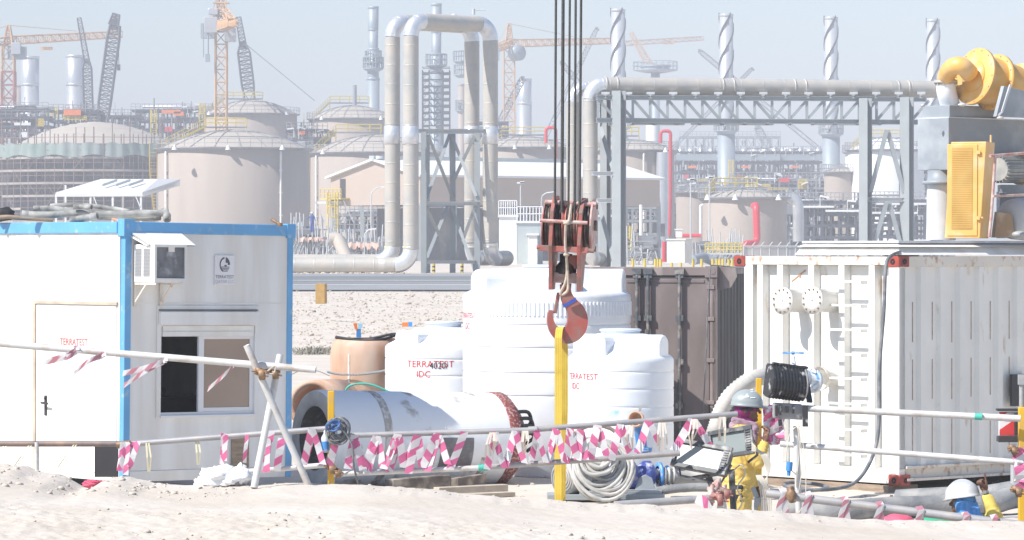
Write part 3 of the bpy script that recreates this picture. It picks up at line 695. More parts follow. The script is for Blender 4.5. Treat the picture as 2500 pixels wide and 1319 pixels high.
# ================================================================== rusty drum, ring, hoses, chain, painted fittings
D = P(893, 1000, 48.5); gz0 = gz(D.x, D.y); ztop = P(0, 826, 48.5).z
dr = T('steel_drum', (D.x, D.y, gz0), 'tall orange rusty round vessel with dark lip beside the white tanks', 'drum')
rd = .47
b = MB(); b.lathe([(.01, gz0), (rd, gz0), (rd, ztop-.22), (rd*.97, ztop-.12), (rd*.88, ztop-.03), (rd*.80, ztop)], 40, (D.x, D.y, 0)); b.build('shell', M['orange'], dr)
b = MB(); ps = []
for k in range(40):
    a = 2*math.pi*k/40; ps.append((D.x+rd*.83*math.cos(a), D.y+rd*.83*math.sin(a), ztop+.005+.03*math.sin(a*2+1)+.02*math.cos(a)))
b.path(ps, .018, 8, closed=True); b.build('rim_liner', M['black'], dr)
b = MB(); b.lathe([(.01, ztop-.03), (rd*.8, ztop-.01)], 32, (D.x, D.y, 0)); b.build('lid', M['dark'], dr)
b = MB(); a = -.45; b.fbox(Fr((D.x+rd*math.sin(a), D.y-rd*math.cos(a), 0), (math.cos(a), math.sin(a), 0)), -.012, gz0, .012, ztop-.2, -.01, .006); b.build('weld_strip', M['contrust'], dr)
b = MB(); pts = [P(800, 908, 48.1), P(830, 914, 48.05), P(880, 914, 47.95), P(920, 909, 47.9), P(948, 903, 47.7)]; q = smooth(pts, 14)
for i in range(0, len(q)-1):
    d = (q[i+1]-q[i]).normalized(); s_ = Vector((0, 0, 1)) if i % 2 else Vector((0, 1, 0)); c = (q[i]+q[i+1])/2; l = .013
    ring = [c+d*(l*1.6*math.cos(t))+s_*(l*math.sin(t)) for t in [2*math.pi*k/8 for k in range(8)]]; b.path(ring, .005, 5, closed=True)
b.thing('chain', M['steel'], 'steel chain slung round the orange drum', 'chain')
b = MB(); b.path(smooth([P(835, 975, 46), P(850, 945, 46), P(880, 937, 46), P(915, 942, 46), P(955, 960, 46)], 8), .014, 8); b.thing('garden_hose', M['greenhose'], 'thin green hose arching in front of the orange drum', 'hose')
C = P(762, 990, 45.6); axr = Vector((-.30, -.95, .02)).normalized()
b = MB(); b.lathe([(.25, .9), (.25, 0), (.315, 0), (.315, .9), (.25, .9)], 40, (C.x, C.y, C.z), -axr); b.thing('steel_ring', M['orange'], 'rusty open pipe ring standing behind the white shield', 'pipe')
b = MB(); b.path(smooth([P(705, 918, 44.8), P(735, 905, 44.7), P(775, 906, 44.7), P(805, 918, 44.7)], 6), .006, 6); b.thing('wire', M['scaf'], 'thin bent wire above the rusty pipe ring', 'wire')
def fitting(px, py, Y, label, c1, c2, h):
    o = T('painted_bracket', P(px, py, Y), label, 'bracket', 'orange and blue painted brackets')
    b = MB(); p = P(px, py, Y); w = 13*mp(Y)
    b.prism([(-w*.4, 0), (w*.5, 0), (w*.45, h*.6), (-w*.35, h*.6)], p, (1, 0, 0), (0, 0, 1), (0, .06, 0)); b.build('stem', M[c1], o)
    b = MB(); b.prism([(-w, h), (-w*.3, h*1.02), (-w*.15, h*.5), (-w*.5, h*.5)], p+Vector((0, -.005, 0)), (1, 0, 0), (0, 0, 1), (0, .05, 0)); b.build('left_flap', M[c2], o)
    b = MB(); b.prism([(-w*.1, h*.62), (w*.55, h*.62), (w*.75, h), (0, h)], p+Vector((0, -.004, 0)), (1, 0, 0), (0, 0, 1), (0, .05, 0)); b.build('right_flap', mat('pale_blue_paint', (.35, .62, .78), .5), o)
fitting(875, 824, 48.7, 'orange and blue bracket standing up behind the rusty drum', 'valveblue', 'orangebox', .185)
b = MB(); p = P(993, 798, 47.3); o = T('valve_lever', p, 'small red lever with blue cap on top of the left white tank', 'lever')
b.obox(p+Vector((-.06, 0, 0)), (.11, 0, 0), (0, .05, 0), (0, 0, .055)); b.build('lever', M['orangebox'], o)
b = MB(); b.obox(p+Vector((.02, -.012, 0)), (.05, 0, 0), (0, .05, 0), (0, 0, .06)); b.build('cap', M['valveblue'], o)

# ================================================================== white plastic tanks
def ptank(pxc, Y, rpx, y_top, y_sh, y_lid, lidr, nf, a0, label, mkey, ribs=(), fin_h=None):
    c = P(pxc, 0, Y); m = mp(Y); r = rpx*m; g = gz(c.x, c.y); zt = P(0, y_top, Y).z; zs = P(0, y_sh, Y).z
    o = T('water_tank', (c.x, c.y, g), label, 'water tank')
    prof = [(.01, g), (r*.97, g), (r, g+.03)]
    for y in sorted(ribs, reverse=True):
        z = P(0, y, Y).z; prof += [(r, z-.05), (r, z-.02), (r*.998, z-.012), (r*.991, z-.006), (r*.991, z+.006), (r*.998, z+.012), (r, z+.02), (r, z+.05)]
    prof += [(r, zs-.05), (r*.992, zs-.015), (r*.96, zs+.01), (r*.60, zs+(zt-zs)*.62), (r*.5, zt-.02), (lidr*m*1.05, zt-.01), (.01, zt)]
    b = MB(); b.lathe(prof, 72, (c.x, c.y, 0)); b.build('body', M[mkey], o)
    zl = P(0, y_lid, Y).z; lr = lidr*m
    b = MB(); b.lathe([(lr*.93, zt-.03), (lr*.93, zl-.025), (lr, zl-.02), (lr, zl), (lr*.9, zl+.006), (.01, zl+.012)], 40, (c.x, c.y, 0)); b.build('lid', M['lid'], o)
    fh = fin_h or (zt-zs)
    for k in range(nf):
        a = a0+2*math.pi*k/nf; d = Vector((math.sin(a), -math.cos(a), 0)); t = Vector((d.y, -d.x, 0)); w = r*.19
        poly = [(-w, -.02), (-w, fh*.55)]+[(-w*math.cos(q), fh*.55+fh*.38*math.sin(q)) for q in [math.pi*i/8 for i in range(1, 8)]]+[(w, fh*.55), (w, -.02)]
        b = MB(); b.prism(poly, Vector((c.x, c.y, zs))+d*(r*.93), t, (0, 0, 1), -d*(r*.55)); b.build('lifting_lug', M[mkey], o, .03, seg=3)
    return o, c, r, g
tk1, c1, r1, g1 = ptank(1083, 47, 143, 797, 842, 786, 46, 4, R(-38), 'small white plastic tank left of the big tank with red stencil and black number', 'plastic', (874, 914, 968), .20)
tk2, c2, r2, g2 = ptank(1335, 45.2, 205, 652, 716, 648, 60, 5, R(-62), 'biggest white plastic tank standing behind the crane hook', 'plastic', (790, 845, 905, 960))
tk3, c3, r3, g3 = ptank(1515, 42.0, 130, 812, 872, 804, 51, 4, R(-30), 'white plastic tank with blue smears in front of the brown container', 'plasticr', (905, 947, 990, 1032))
b = MB()                                          # corrugated band of short ridges on the biggest tank
for k in range(-20, 30):
    a = R(k*3.0); d = Vector((math.sin(a), -math.cos(a), 0)); t = Vector((math.cos(a), math.sin(a), 0)); z0 = P(0, 770, 45.2).z; z1 = P(0, 735, 45.2).z
    p = Vector((c2.x, c2.y, 0))+d*(r2-.004); b.beam(p+Vector((0, 0, z0)), p+Vector((0, 0, z1)), .03, .03, d)
b.build('ribbed_band', M['plastic'], tk2, .01)
b = MB(); z = P(0, 889, 46.4).z; lettering_round(b, 'TERRATEST', .122, (c1.x, c1.y), r1+.004, math.asin((1050-1083)/143*.95), z); b.build('lettering', M['stencil'], tk1)
b = MB(); lettering_round(b, 'IDC', .115, (c1.x, c1.y), r1+.004, math.asin((1037-1083)/143), P(0, 914, 46.4).z); b.build('lettering', M['stencil'], tk1)
b = MB(); lettering_round(b, '4020/', .115, (c1.x, c1.y), r1+.006, math.asin((1074-1083)/143), P(0, 893, 46.4).z, .9); b.build('number', M['inkblack'], tk1)
b = MB(); lettering_round(b, 'TERRATEST', .095, (c2.x, c2.y), r2+.004, math.asin((1138-1335)/205*.985), P(0, 772, 44.5).z); lettering_round(b, 'IDC', .095, (c2.x, c2.y), r2+.004, math.asin((1142-1335)/205), P(0, 799, 44.5).z); b.build('lettering', M['stencil'], tk2)
b = MB(); lettering_round(b, 'TERRATEST', .10, (c3.x, c3.y), r3+.004, math.asin((1415-1515)/130), P(0, 920, 41.6).z); b.build('lettering', M['stencil'], tk3)
b = MB(); lettering_round(b, 'IDC', .10, (c3.x, c3.y), r3+.004, math.asin((1404-1515)/130), P(0, 944, 41.6).z, .9); b.build('lettering', M['stencil'], tk3)

# ================================================================== brown container
bc0 = P(1750, 1134, 46.3); a12 = R(12); d1 = Vector((-math.cos(a12), math.sin(a12), 0)); d2 = Vector((math.sin(a12), math.cos(a12), 0))
hb = P(0, 652, 46.3).z-bc0.z
bx = T('shipping_container', bc0, 'old brown shipping container with locking rods standing behind the white tanks', 'container')
f1 = Fr(bc0, d1); f2 = Fr(bc0, d2)
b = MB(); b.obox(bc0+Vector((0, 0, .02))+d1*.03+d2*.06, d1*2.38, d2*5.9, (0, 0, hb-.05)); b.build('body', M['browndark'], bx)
b = MB()                                          # corrugated side
for k in range(20):
    u = .2+k*.28; b.prism([(u, 0), (u+.05, .012), (u+.13, .012), (u+.18, 0)], f2.pt(0, .12, -.03), f2.ux, f2.n, (0, 0, hb-.24))
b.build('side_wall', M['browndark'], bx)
b = MB(); b.fbox(f1, 0, hb-.11, 2.44, hb, -.1, 0); b.fbox(f1, 0, 0, 2.44, .13, -.1, 0); b.fbox(f1, 0, .13, .09, hb-.11, -.1, 0); b.fbox(f1, 2.35, .13, 2.44, hb-.11, -.1, 0)
b.fbox(f2, .0, hb-.10, 6.06, hb-.001, -.08, .004); b.fbox(f2, 0, .0, 6.06, .14, -.08, .004); b.fbox(f2, .0, .14, .08, hb-.1, -.06, .003)
b.build('frame', M['browncont'], bx, .006)
for k in (0, 1):
    b = MB(); u0 = .10+k*1.13; b.fbox(f1, u0, .14, u0+1.11, hb-.12, -.06, -.025)
    b.fbox(f1, u0+.06, hb-.2, u0+1.05, hb-.16, -.025, -.015); b.fbox(f1, u0+.06, .2, u0+1.05, .24, -.025, -.015)
    dd = b.build('door', M['browndoor'], bx, .004)
    for ux in ((.54, .82) if k == 0 else (.3, .75)):
        pass
for px in (1660, 1583, 1556, 1420):
    u, _ = f1.pix(px, 800); b = MB(); b.tube(f1.pt(u, .08, .03), f1.pt(u, hb-.05, .03), .024, n=10)
    for v in (.16, .7, 1.25, 1.8, hb-.14): b.fbox(f1, u-.05, v, u+.05, v+.07, -.025, .045)
    b.fbox(f1, u-.06, hb-.09, u+.06, hb-.02, 0, .06)
    b.build('locking_rod', M['rod'], bx)
for v in (.25, .75, 1.28, 1.8, 2.2):
    b = MB(); b.fbox(f1, .03, v, .13, v+.05, -.02, .012); b.build('hinge', M['browncont'], bx, .004)
for u in (0,):
    b = MB(); b.fbox(f1, -.01, hb-.135, .15, hb+.012, -.16, .012); b.tube(f1.pt(.05, hb-.06, .008), f1.pt(.05, hb-.06, .016), .035, n=14); b.build('corner_casting', M['browncont'], bx, .006)
    b = MB(); b.prism([(-.02, -.30), (.16, -.26), (.24, -.12), (.22, -.02), (.12, .02), (-.02, .0)], f2.pt(.12, hb, 0), f2.ux*0+Vector((1, 0, 0)), (0, 0, 1), (0, -.03, 0))
    b.build('lifting_lug', M['browncont'], bx, .004)
b = MB(); b.path(smooth([P(1735, 648, 45.8), P(1731, 700, 45.75), P(1727, 780, 45.7), P(1722, 900, 45.7), P(1716, 1030, 45.7), P(1712, 1120, 45.7)], 6), .008, 6)
b.path(smooth([P(1735, 648, 45.8), P(1760, 649, 45.9), P(1810, 654, 45.9), P(1850, 656, 45.8)], 6), .008, 6)
b.thing('cable', M['cable'], 'thin black cable hanging down the face of the brown container', 'cable')

# ================================================================== white container with flanged stubs
w0 = P(2195, 1183, 41.5); th = R(48); e1 = Vector((-math.cos(th), math.sin(th), 0)); e2 = Vector((math.sin(th), math.cos(th), 0))
hw = P(0, 624, 41.5).z-w0.z; WC = 2.44; LC = 6.06
wc = T('plant_container', w0, 'large white ribbed steel container with red corner castings and a ladder', 'container')
g1_ = Fr(w0, e1); g2_ = Fr(w0, e2)
b = MB(); b.obox(w0+e1*.05+e2*.115+Vector((0, 0, .1)), e1*(WC-.1), e2*(LC-.2), (0, 0, hw-.13)); b.build('wall_panel', M['contwhite'], wc)
b = MB(); b.fbox(g1_, 0, hw-.11, WC, hw-.01, -.1, 0); b.build('top_rail', M['contrust'], wc, .005)
b = MB(); b.fbox(g2_, .101, hw-.13, LC, hw-.012, -.1, .0); b.build('top_rail', M['contrust'], wc, .005)
b = MB(); b.fbox(g1_, 0, .0, WC, .17, -.1, .0); b.build('bottom_rail', M['contwhite'], wc, .005)
b = MB(); b.fbox(g2_, .101, .03, LC, .06, -.12, .04); b.fbox(g2_, .101, .03, LC, .19, -.1, -.03); b.fbox(g2_, .101, .17, LC, .2, -.12, .03); b.build('bottom_rail', M['contrust'], wc, .003)
b = MB(); b.fbox(g1_, 0, .171, .16, hw-.111, -.1, -.001); b.fbox(g2_, 0, .171, .10, hw-.131, -.099, 0); b.build('corner_post', M['contwhite'], wc, .006)
b = MB(); b.fbox(g1_, WC-.14, .171, WC, hw-.111, -.1, -.001); b.build('corner_post', M['contwhite'], wc, .006)
for px in (1854, 1903, 1979, 2053, 2127):
    u, _ = g1_.pix(px, 700); b = MB(); b.fbox(g1_, u-.045, .172, u+.045, hw-.112, -.116, -.006); b.build('stiffener', M['contwhite'], wc, .004)
for k in range(16):                               # channel ribs on the long side
    u = .34+k*.335; b = MB(); b.prism([(u, 0), (u+.03, .05), (u+.11, .05), (u+.14, 0)], g2_.pt(0, .2, -.05), g2_.ux, g2_.n, (0, 0, hw-.33)); b.build('side_rib', M['contwhite'], wc)
weld = mat('rusty_weld', (.40, .30, .22), .8, var=.3, scale=12)
for k in range(16):
    u = .28+k*.335
    for v0, v1 in ((.3, .75), (.95, 1.4), (1.6, 2.05)): one('weld_line', weld, wc, lambda b: b.fbox(g2_, u-.005, v0+random.uniform(-.03, .03), u+.004, v1, -.05, -.044))
def casting(u_fr, v, nm='corner_casting'):
    b = MB(); p = u_fr
    return b
for (fru, fla, v, px, key) in ((0, 0, hw-.13, 0, 1), (WC-.02, 0, hw-.13, 0, 0), (-.02, 0, -.02, 0, 1)):
    b = MB(); O = g1_.pt(fru-.006, v, .012)
    b.obox(O, e1*.18, e2*.18, (0, 0, .125))
    o = b.build('corner_casting', M['red'], wc, .008)
    b = MB(); c = g1_.pt(fru+.085, v+.06, .013); b.lathe([(.01, .002), (.036, .002)], 16, c, g1_.n)
    if fru < 1: c = w0+e2*.08+Vector((0, 0, v+.06))-e1*.003+g2_.n*.006; b.lathe([(.01, .002), (.034, .002)], 16, w0+e1*fru+e2*.085+g2_.n*.009+Vector((0, 0, v+.06)), g2_.n)
    b.build('casting_hole', M['black'], o)
for px, py in ((1911, 735), (1984, 734)):        # blanked flanged stubs
    dd = .27; u, v = g1_.pix(px, py, dd); c = g1_.pt(u, v, -.11); nn_ = g1_.n; rf = 34*mp(41.8)
    b = MB(); b.lathe([(rf*.86, 0), (rf*.86, dd+.09), (rf, dd+.09), (rf, dd+.12), (.01, dd+.12)], 40, c, nn_); o = b.build('flanged_stub', M['contwhite'], wc)
    for k in range(12):
        a = k*math.pi/6+.2; q = c+nn_*(dd+.12)+g1_.ux*(rf*.84*math.cos(a))+Vector((0, 0, 1))*(rf*.84*math.sin(a)); one('bolt', M['clamp'], o, lambda b: b.tube(q, q+nn_*.015, .011, n=6))
u, v = g1_.pix(1990, 925, .2)
b = MB(); c = g1_.pt(u, v, -.11); b.lathe([(.10, 0), (.10, .20), (.135, .20), (.135, .25)], 32, c, g1_.n); b.build('flanged_stub', M['contwhite'], wc)
# ladder rungs, welded channels
lad = MB(); us = [g1_.pix(x, 800)[0] for x in (2050, 2130)]
for py in (688, 746, 806, 866, 925, 987, 1050, 1112):
    b = MB(); u0, v0 = g1_.pix(2117, py); u1, _ = g1_.pix(2036, py)
    b.fbox(g1_, u0, v0-.012, u1, v0+.012, .085, .11); b.fbox(g1_, u0, v0-.03, u0+.02, v0+.012, -.006, .085); b.fbox(g1_, u1-.02, v0-.012, u1, v0+.012, -.006, .085)
    b.build('ladder_rung', M['contwhite'], wc, .002)
for px, py, pw, ph, lab in ((2160, 1197, .12, .16, 'timber block under the near corner of the white container'), (1900, 1182, .2, .12, 'timber block under the far end of the white container')):
    pass
b = MB(); b.obox(w0+Vector((-.12, .02, -.16)), e1*.14, e2*.5, (0, 0, .14)); b.thing('timber_block', M['wood'], 'timber block under the near corner of the white container', 'block', bevel=.005)
b = MB(); b.obox(g1_.pt(.3, -.16, -.02), e1*2.0, e2*.2, (0, 0, .14)); b.thing('sleeper', M['wood'], 'long timber sleeper under the ladder end of the white container', 'timber', bevel=.005)
# rust scrawl and roof edge of the tray on top
b = MB(); u, v = g1_.pix(1930, 674)
for (x0, y0, x1, y1) in ((1917, 687, 1950, 660), (1936, 680, 1940, 668), (1940, 668, 1950, 662)):
    a = g1_.pix(x0, y0); q = g1_.pix(x1, y1); b.beam(g1_.pt(*a, -.113), g1_.pt(*q, -.113), .012, .012, g1_.n)
b.build('rust_scrawl', mat('rust_scrawl', (.55, .30, .16), .8), wc)
# black hose down the corner and coiled on the ground
b = MB(); b.path(smooth([P(2215, 612, 41.9), P(2180, 622, 41.3), P(2163, 650, 41.2), P(2158, 760, 41.15), P(2147, 900, 41.1), P(2146, 1020, 41.0), P(2138, 1090, 40.9), P(2112, 1150, 40.6), P(2075, 1185, 40.3), P(2010, 1196, 39.9), P(1950, 1192, 39.9), P(1915, 1186, 40.2), P(1930, 1178, 40.7), P(1990, 1182, 40.6), P(2020, 1192, 40.3), P(1960, 1199, 39.7), P(1880, 1197, 39.6)], 10), .021, 8)
b.thing('power_cable', M['cable'], 'thick dark cable hanging down the white container corner and coiled on the sand', 'cable')
# black frame panel at the far right of the long side
b = MB(); b.pbox(g2_, 2461, 914, 2500, 990, .03, .06); b.thing('rubber_panel', M['dark'], 'black square panel fixed high against the white container side', 'panel')

# ================================================================== separation plant on the container roof
tray = T('tray', w0+Vector((0, 0, hw)), 'white steel tray lying on top of the white container', 'tray')
zt = w0.z+hw
def plant_box(b, u0, u1, w0_, w1_, z0, z1): return b.obox(w0+e2*u0+e1*w0_+Vector((0, 0, z0-w0.z)), e2*(u1-u0), e1*(w1_-w0_), (0, 0, z1-z0))
zA = P(0, 588, 41.6).z
def tier(i0, i1, z0, z1):
    b = MB(); q = lambda u, w_, zz: w0+e2*u+e1*w_+Vector((0, 0, zz-w0.z))
    b.hexa([q(i0, i0, z0), q(6, i0, z0), q(6, 1.6, z0), q(i0, 1.6, z0), q(i1, i1, z1), q(6, i1, z1), q(6, 1.6, z1), q(i1, 1.6, z1)]); return b.build('side_plate', M['white'], tray, .003)
tier(-.02, .09, zt+.005, zt+.095); tier(.02, .15, zt+.097, zA-.03)
b = MB(); plant_box(b, .10, 6, .10, 1.6, zA-.028, zA); b.build('top_flange', M['machlight'], tray, .003)
b = MB(); q = g1_.pt(.15, hw+.02, -.1); b.prism([(0, 0), (.35, .0), (.30, .12), (.05, .2)], P(2170, 626, 41.9), (1, 0, 0), (0, 0, 1), (0, .5, 0)); b.thing('plastic_sheet', M['scafw'], 'crumpled pale plastic sheet beside the tray corner', 'sheet')
# grey hopper housing: left face seen from px 2240 to 2315, long face to the right
sp = T('separator', P(2290, 588, 43), 'tall grey slurry separator housing on a column above the white container', 'separator')
h0 = P(2316, 415, 43.0); HF = Fr(h0, e1); HF2 = Fr(h0, e2)
def hb_(b, fr_, px0, py0, px1, py1, depth):
    u0, v0 = fr_.pix(px0, py0); u1, v1 = fr_.pix(px1, py1); return u0, v0, u1, v1
wl = HF.pix(2240, 415)[0]; v1_ = HF.pix(2316, 287)[1]
b = MB(); b.obox(h0, e1*wl, e2*2.2, (0, 0, v1_)); b.build('housing', M['machgrey'], sp, .008)
b = MB(); u0 = HF.pix(2322, 287)[0]; b.obox(h0+e1*(wl*.08)+e2*.06+Vector((0, 0, v1_+.004)), e1*(wl*.86), e2*.95, (0, 0, HF.pix(2316, 257)[1]-v1_)); b.build('top_box', M['machgrey'], sp, .008)
b = MB(); b.obox(h0+e1*-.004+e2*.0+Vector((0, 0, v1_-.006)), e1*(wl+.006), e2*2.21, (0, 0, .014)); b.build('lid_edge', M['machlight'], sp)
cc = P(2297, 0, 43.25); z0 = P(0, 586, 43).z; z1 = h0.z
b = MB(); b.lathe([(.175, z0), (.165, z1-.28), (.16, z1-.12)], 32, (cc.x, cc.y, 0)); b.build('column', M['machlight'], sp)
b = MB(); b.lathe([(.16, z1-.17), (.215, z1-.165), (.215, z1-.125), (.16, z1-.12), (.15, z1)], 32, (cc.x, cc.y, 0)); b.build('column_flange', M['machgrey'], sp)
# yellow cabinet leaning slightly
cb0 = P(2392, 582, 42.4); cbt = P(2408, 346, 42.4); cax = cbt-cb0
ce1 = (Vector((-.93, .36, 0))).normalized(); ce2 = Vector((.36, .93, 0)).normalized()
wcab = (2392-2310)*mp(42.4)/.93
cbn = T('control_cabinet', cb0, 'leaning yellow cabinet with a mesh door on the tray', 'cabinet')
b = MB(); b.obox(cb0, ce1*wcab, ce2*.42, cax); b.build('cabinet_body', M['machyel'], cbn, .008)
CF = Fr(cb0, ce1, cax)
b = MB(); hh_ = cax.length; b.obox(CF.pt(.03, .03, 0), CF.ux*(wcab-.06), CF.uz*(hh_-.06), CF.n*.012); dd = b.build('door', M['machyel'], cbn, .004)
b = MB(); b.obox(CF.pt(.085, .10, .0125), CF.ux*(wcab-.17), CF.uz*(hh_-.17), CF.n*.003); mo = b.build('mesh_panel', M['machyel2'], dd)
b = MB()
for k in range(44): v = .115+k*(hh_-.20)/44; b.obox(CF.pt(.09, v, .0155), CF.ux*(wcab-.18), CF.uz*.006, CF.n*.004)
b.build('mesh_wire', mat('mesh_wire', (.70, .46, .12), .5), mo)
for v in (.22, 1.0):
    b = MB(); b.fbox(CF, -.005, v*hh_/1.15, .035, v*hh_/1.15+.04, .012, .03); b.ball(CF.pt(-.02, v*hh_/1.15+.02, -.02), .018); b.build('latch', M['machyel'], dd)
b = MB(); p = CF.pt(-.05, hh_+.02, -.30); b.tube(p-Vector((0, 0, .12)), p+Vector((0, 0, .07)), .012); b.build('lifting_eye', M['machyel'], cbn)
# motor, belt guard, railing to the right of the cabinet
mt = T('motor', P(2475, 500, 43.3), 'grey finned motor with a yellow end cover behind the rusty railing', 'motor')
mc0 = P(2436, 414, 43.2); mc1 = P(2492, 414, 43.6); mdv = (mc1-mc0).normalized()
b = MB(); b.tube(mc0, mc1, .135, n=28)
for k in range(22):
    a = math.pi*2*k/22; up_ = Vector((0, 0, 1)); sd_ = mdv.cross(up_).normalized(); q = (up_*math.sin(a)+sd_*math.cos(a)); b.beam(mc0+q*.145, mc1+q*.145, .006, .035, q)
b.build('motor_body', M['motor'], mt)
b = MB(); b.tube(mc1-mdv*.02, mc1+mdv*.3, .185, .19, n=28); b.build('end_cover', M['machyel'], mt)
one('motor_base', M['machgrey'], mt, lambda b: b.box(P(2470, 462, 43.4), (.3, .25, .1))); one('pedestal', M['machgrey'], mt, lambda b: b.box(P(2478, 525, 43.6), (.4, .3, .55)))
pu = T('slurry_pump', P(2480, 580, 42.9), 'dirty round slurry pump casing under the grey motor', 'pump')
b = MB(); b.lathe([(.01, .16), (.15, .16), (.24, .10), (.25, -.1), (.2, -.14)], 32, P(2487, 535, 43), Vector((-.6, -.8, 0))); b.build('casing', M['machlight'], pu)
b = MB(); b.prism([(0, 0), (.24, 0), (.2, .27), (.04, .3)], P(2428, 580, 42.8), (1, 0, 0), (0, 0, 1), (0, .3, 0)); b.build('base_plate', mat('ochre_dirty', (.36, .25, .15), .7, c2=(.5, .42, .33), amt=.4, sc2=5), pu)
b = MB(); b.ball(P(2489, 573, 42.2), .07, (1.3, 1, .6)); b.build('pulley', M['motor'], pu)
b = MB(); b.ball(P(2440, 535, 43.2), .06, (1, 1, 1), jit=.5); b.beam(P(2430, 545, 43), P(2460, 530, 43), .05, .08); b.build('pipe_fitting', M['clamp'], pu)
rl = T('railing', P(2428, 582, 41.9), 'rusty handrail frame in front of the motor', 'railing')
pts = [P(2415, 579, 41.9), P(2420, 530, 41.9), P(2430, 380, 41.9)]
b = MB(); b.path(pts, .018, 10); b.build('post', M['redworn2'], rl)
b = MB(); b.tube(P(2417, 381, 41.85), P(2560, 370, 42.6), .018); b.build('top_rail', M['redworn2'], rl)
b = MB(); b.tube(P(2424, 479, 41.85), P(2560, 474, 42.6), .016); b.build('mid_rail', M['redworn2'], rl)
# yellow cyclone drums stepping down to the right, white elbow
cy = T('hydrocyclone', P(2400, 257, 43), 'bright yellow hydrocyclone of stepped flanged drums with a bent inlet pipe', 'hydrocyclone')
cax_ = Vector((.80, .55, -.20)).normalized(); fc = P(2378, 186, 43.2)
def drum(name, t0, prof, m): bb = MB(); bb.lathe(prof, 56, fc+cax_*t0, cax_); return bb.build(name, m, cy)
rr = 70*mp(43.2)
drum('front_flange', 0, [(.01, 0), (rr, 0), (rr+.004, .004), (rr+.004, .04), (rr*.86, .045)], M['machyel'])
drum('drum', 0, [(rr*.84, .045), (rr*.84, .30)], M['machyel'])
drum('flange', 0, [(rr*.84, .30), (rr, .302), (rr, .345), (rr*.84, .347)], M['machyel'])
drum('drum', 0, [(rr*.83, .347), (rr*.80, .62), (rr*.72, .70)], M['machyel'])
drum('flange', 0, [(rr*.60, .70), (rr*.95, .702), (rr*.95, .745), (rr*.6, .747)], M['machyel'])
drum('drum', 0, [(rr*.6, .747), (rr*.55, 1.7)], M['machyel'])
drum('inlet_collar', -.02, [(.01, 0), (rr*.56, 0), (rr*.56, .02)], M['machyel'])
u_ = cax_.cross(Vector((0, 0, 1))).normalized(); v_ = u_.cross(cax_)
for t_, rk in ((-.008, .93), (.292, .93)):
    for k in range(14):
        a = k*2*math.pi/14; q = fc+cax_*t_+(u_*math.cos(a)+v_*math.sin(a))*rr*rk; one('bolt', M['steel'], cy, lambda b: b.tube(q, q+cax_*.02, .009, n=6))
el = [P(2368, 180, 43.1), P(2350, 163, 43.0), P(2328, 163, 43.05), P(2312, 182, 43.2), P(2309, 199, 43.3)]
b = MB(); b.path(smooth(el, 6), .105, 24); b.build('inlet_elbow', M['machyel'], cy)
b = MB(); p = P(2309, 200, 43.3); b.lathe([(.10, -.02), (.14, -.02), (.14, .015), (.10, .015)], 28, p)
for k in range(10): a = k*math.pi/5; q = p+Vector((.127*math.cos(a), .127*math.sin(a), -.035)); b.tube(q, q+Vector((0, 0, .06)), .01, n=6)
b.build('elbow_flange', M['pipe'], cy)
b = MB(); b.path(smooth([P(2309, 203, 43.3), P(2311, 225, 43.32), P(2318, 250, 43.38), P(2321, 268, 43.4)], 5), .117, 24); b.build('white_pipe', M['plastic'], cy)
b = MB(); q0 = P(2432, 285, 42.6)
b.prism([(0, 0), (.62, 0), (.62, .30), (.14, .36)], q0, e2, (0, 0, 1), e1*.05); b.build('saddle', M['machgrey'], cy, .006)
b = MB(); b.beam(P(2437, 283, 42.55), P(2447, 272, 42.55), .03, .02); b.beam(P(2447, 272, 42.55), P(2467, 207, 42.6), .02, .025); b.build('saddle_edge', M['machlight'], cy)
b = MB(); b.ball(P(2349, 256, 42.6), .025, (1.6, 1, .7), jit=.6); b.ball(P(2253, 258, 42.9), .02, (1.2, 1, .8), jit=.6); b.ball(P(2442, 288, 42.5), .03, (1.4, 1, .6), jit=.6)
b.thing('mud_lump', M['scafw'], 'dried pale mud splashed on the grey separator top', 'mud', kind='stuff')
# ================================================================== crane hook block on five ropes
YH = 35.0; mh = mp(YH)
hk = T('hook_block', P(1386, 838, YH), 'worn red crane hook block hanging on five dark wire ropes', 'crane hook')
yaw = R(8); hx = Vector((math.cos(yaw), -math.sin(yaw), 0)); hy = Vector((math.sin(yaw), math.cos(yaw), 0)); uz = Vector((0, 0, 1))
def HP(px, py, d=0):                              # point on the block's middle plane (through its axis) plus depth d
    fr_ = Fr(P(1386, 700, YH), hx); u, v = fr_.pix(px, py); return fr_.pt(u, v)+hy*d
def plate(prof, px_at, name, m, th, lean=None, bev=.004, par=hk):
    """a cheek plate seen edge-on: outline in depth/height, thickness along the sheave axis"""
    b = MB(); vs = []; n = len(prof)
    for (d, py) in prof:
        p = HP(px_at(py), py); vs.append(p+hy*d)
    vs2 = [v+hx*th for v in vs]
    b.add(vs+vs2, [tuple(range(n)), tuple(range(2*n-1, n-1, -1))]+[(i, n+i, n+(i+1) % n, (i+1) % n) for i in range(n)])
    return b.build(name, m, par, bev)
lin = lambda x0, y0, x1, y1: (lambda y: x0+(x1-x0)*(y-y0)/(y1-y0))
cheek = [(-.06, 480), (.06, 480), (.27, 530), (.27, 590), (.1, 640), (.08, 708), (-.08, 708), (-.1, 640), (-.27, 590), (-.27, 530)]
plate([(-.12, 478), (.10, 478), (.26, 520), (.26, 600), (.14, 650), (.09, 707), (-.12, 707), (-.20, 650), (-.285, 600), (-.285, 515)], lin(1354, 478, 1343, 707), 'cheek_plate', M['redrust'], .036)
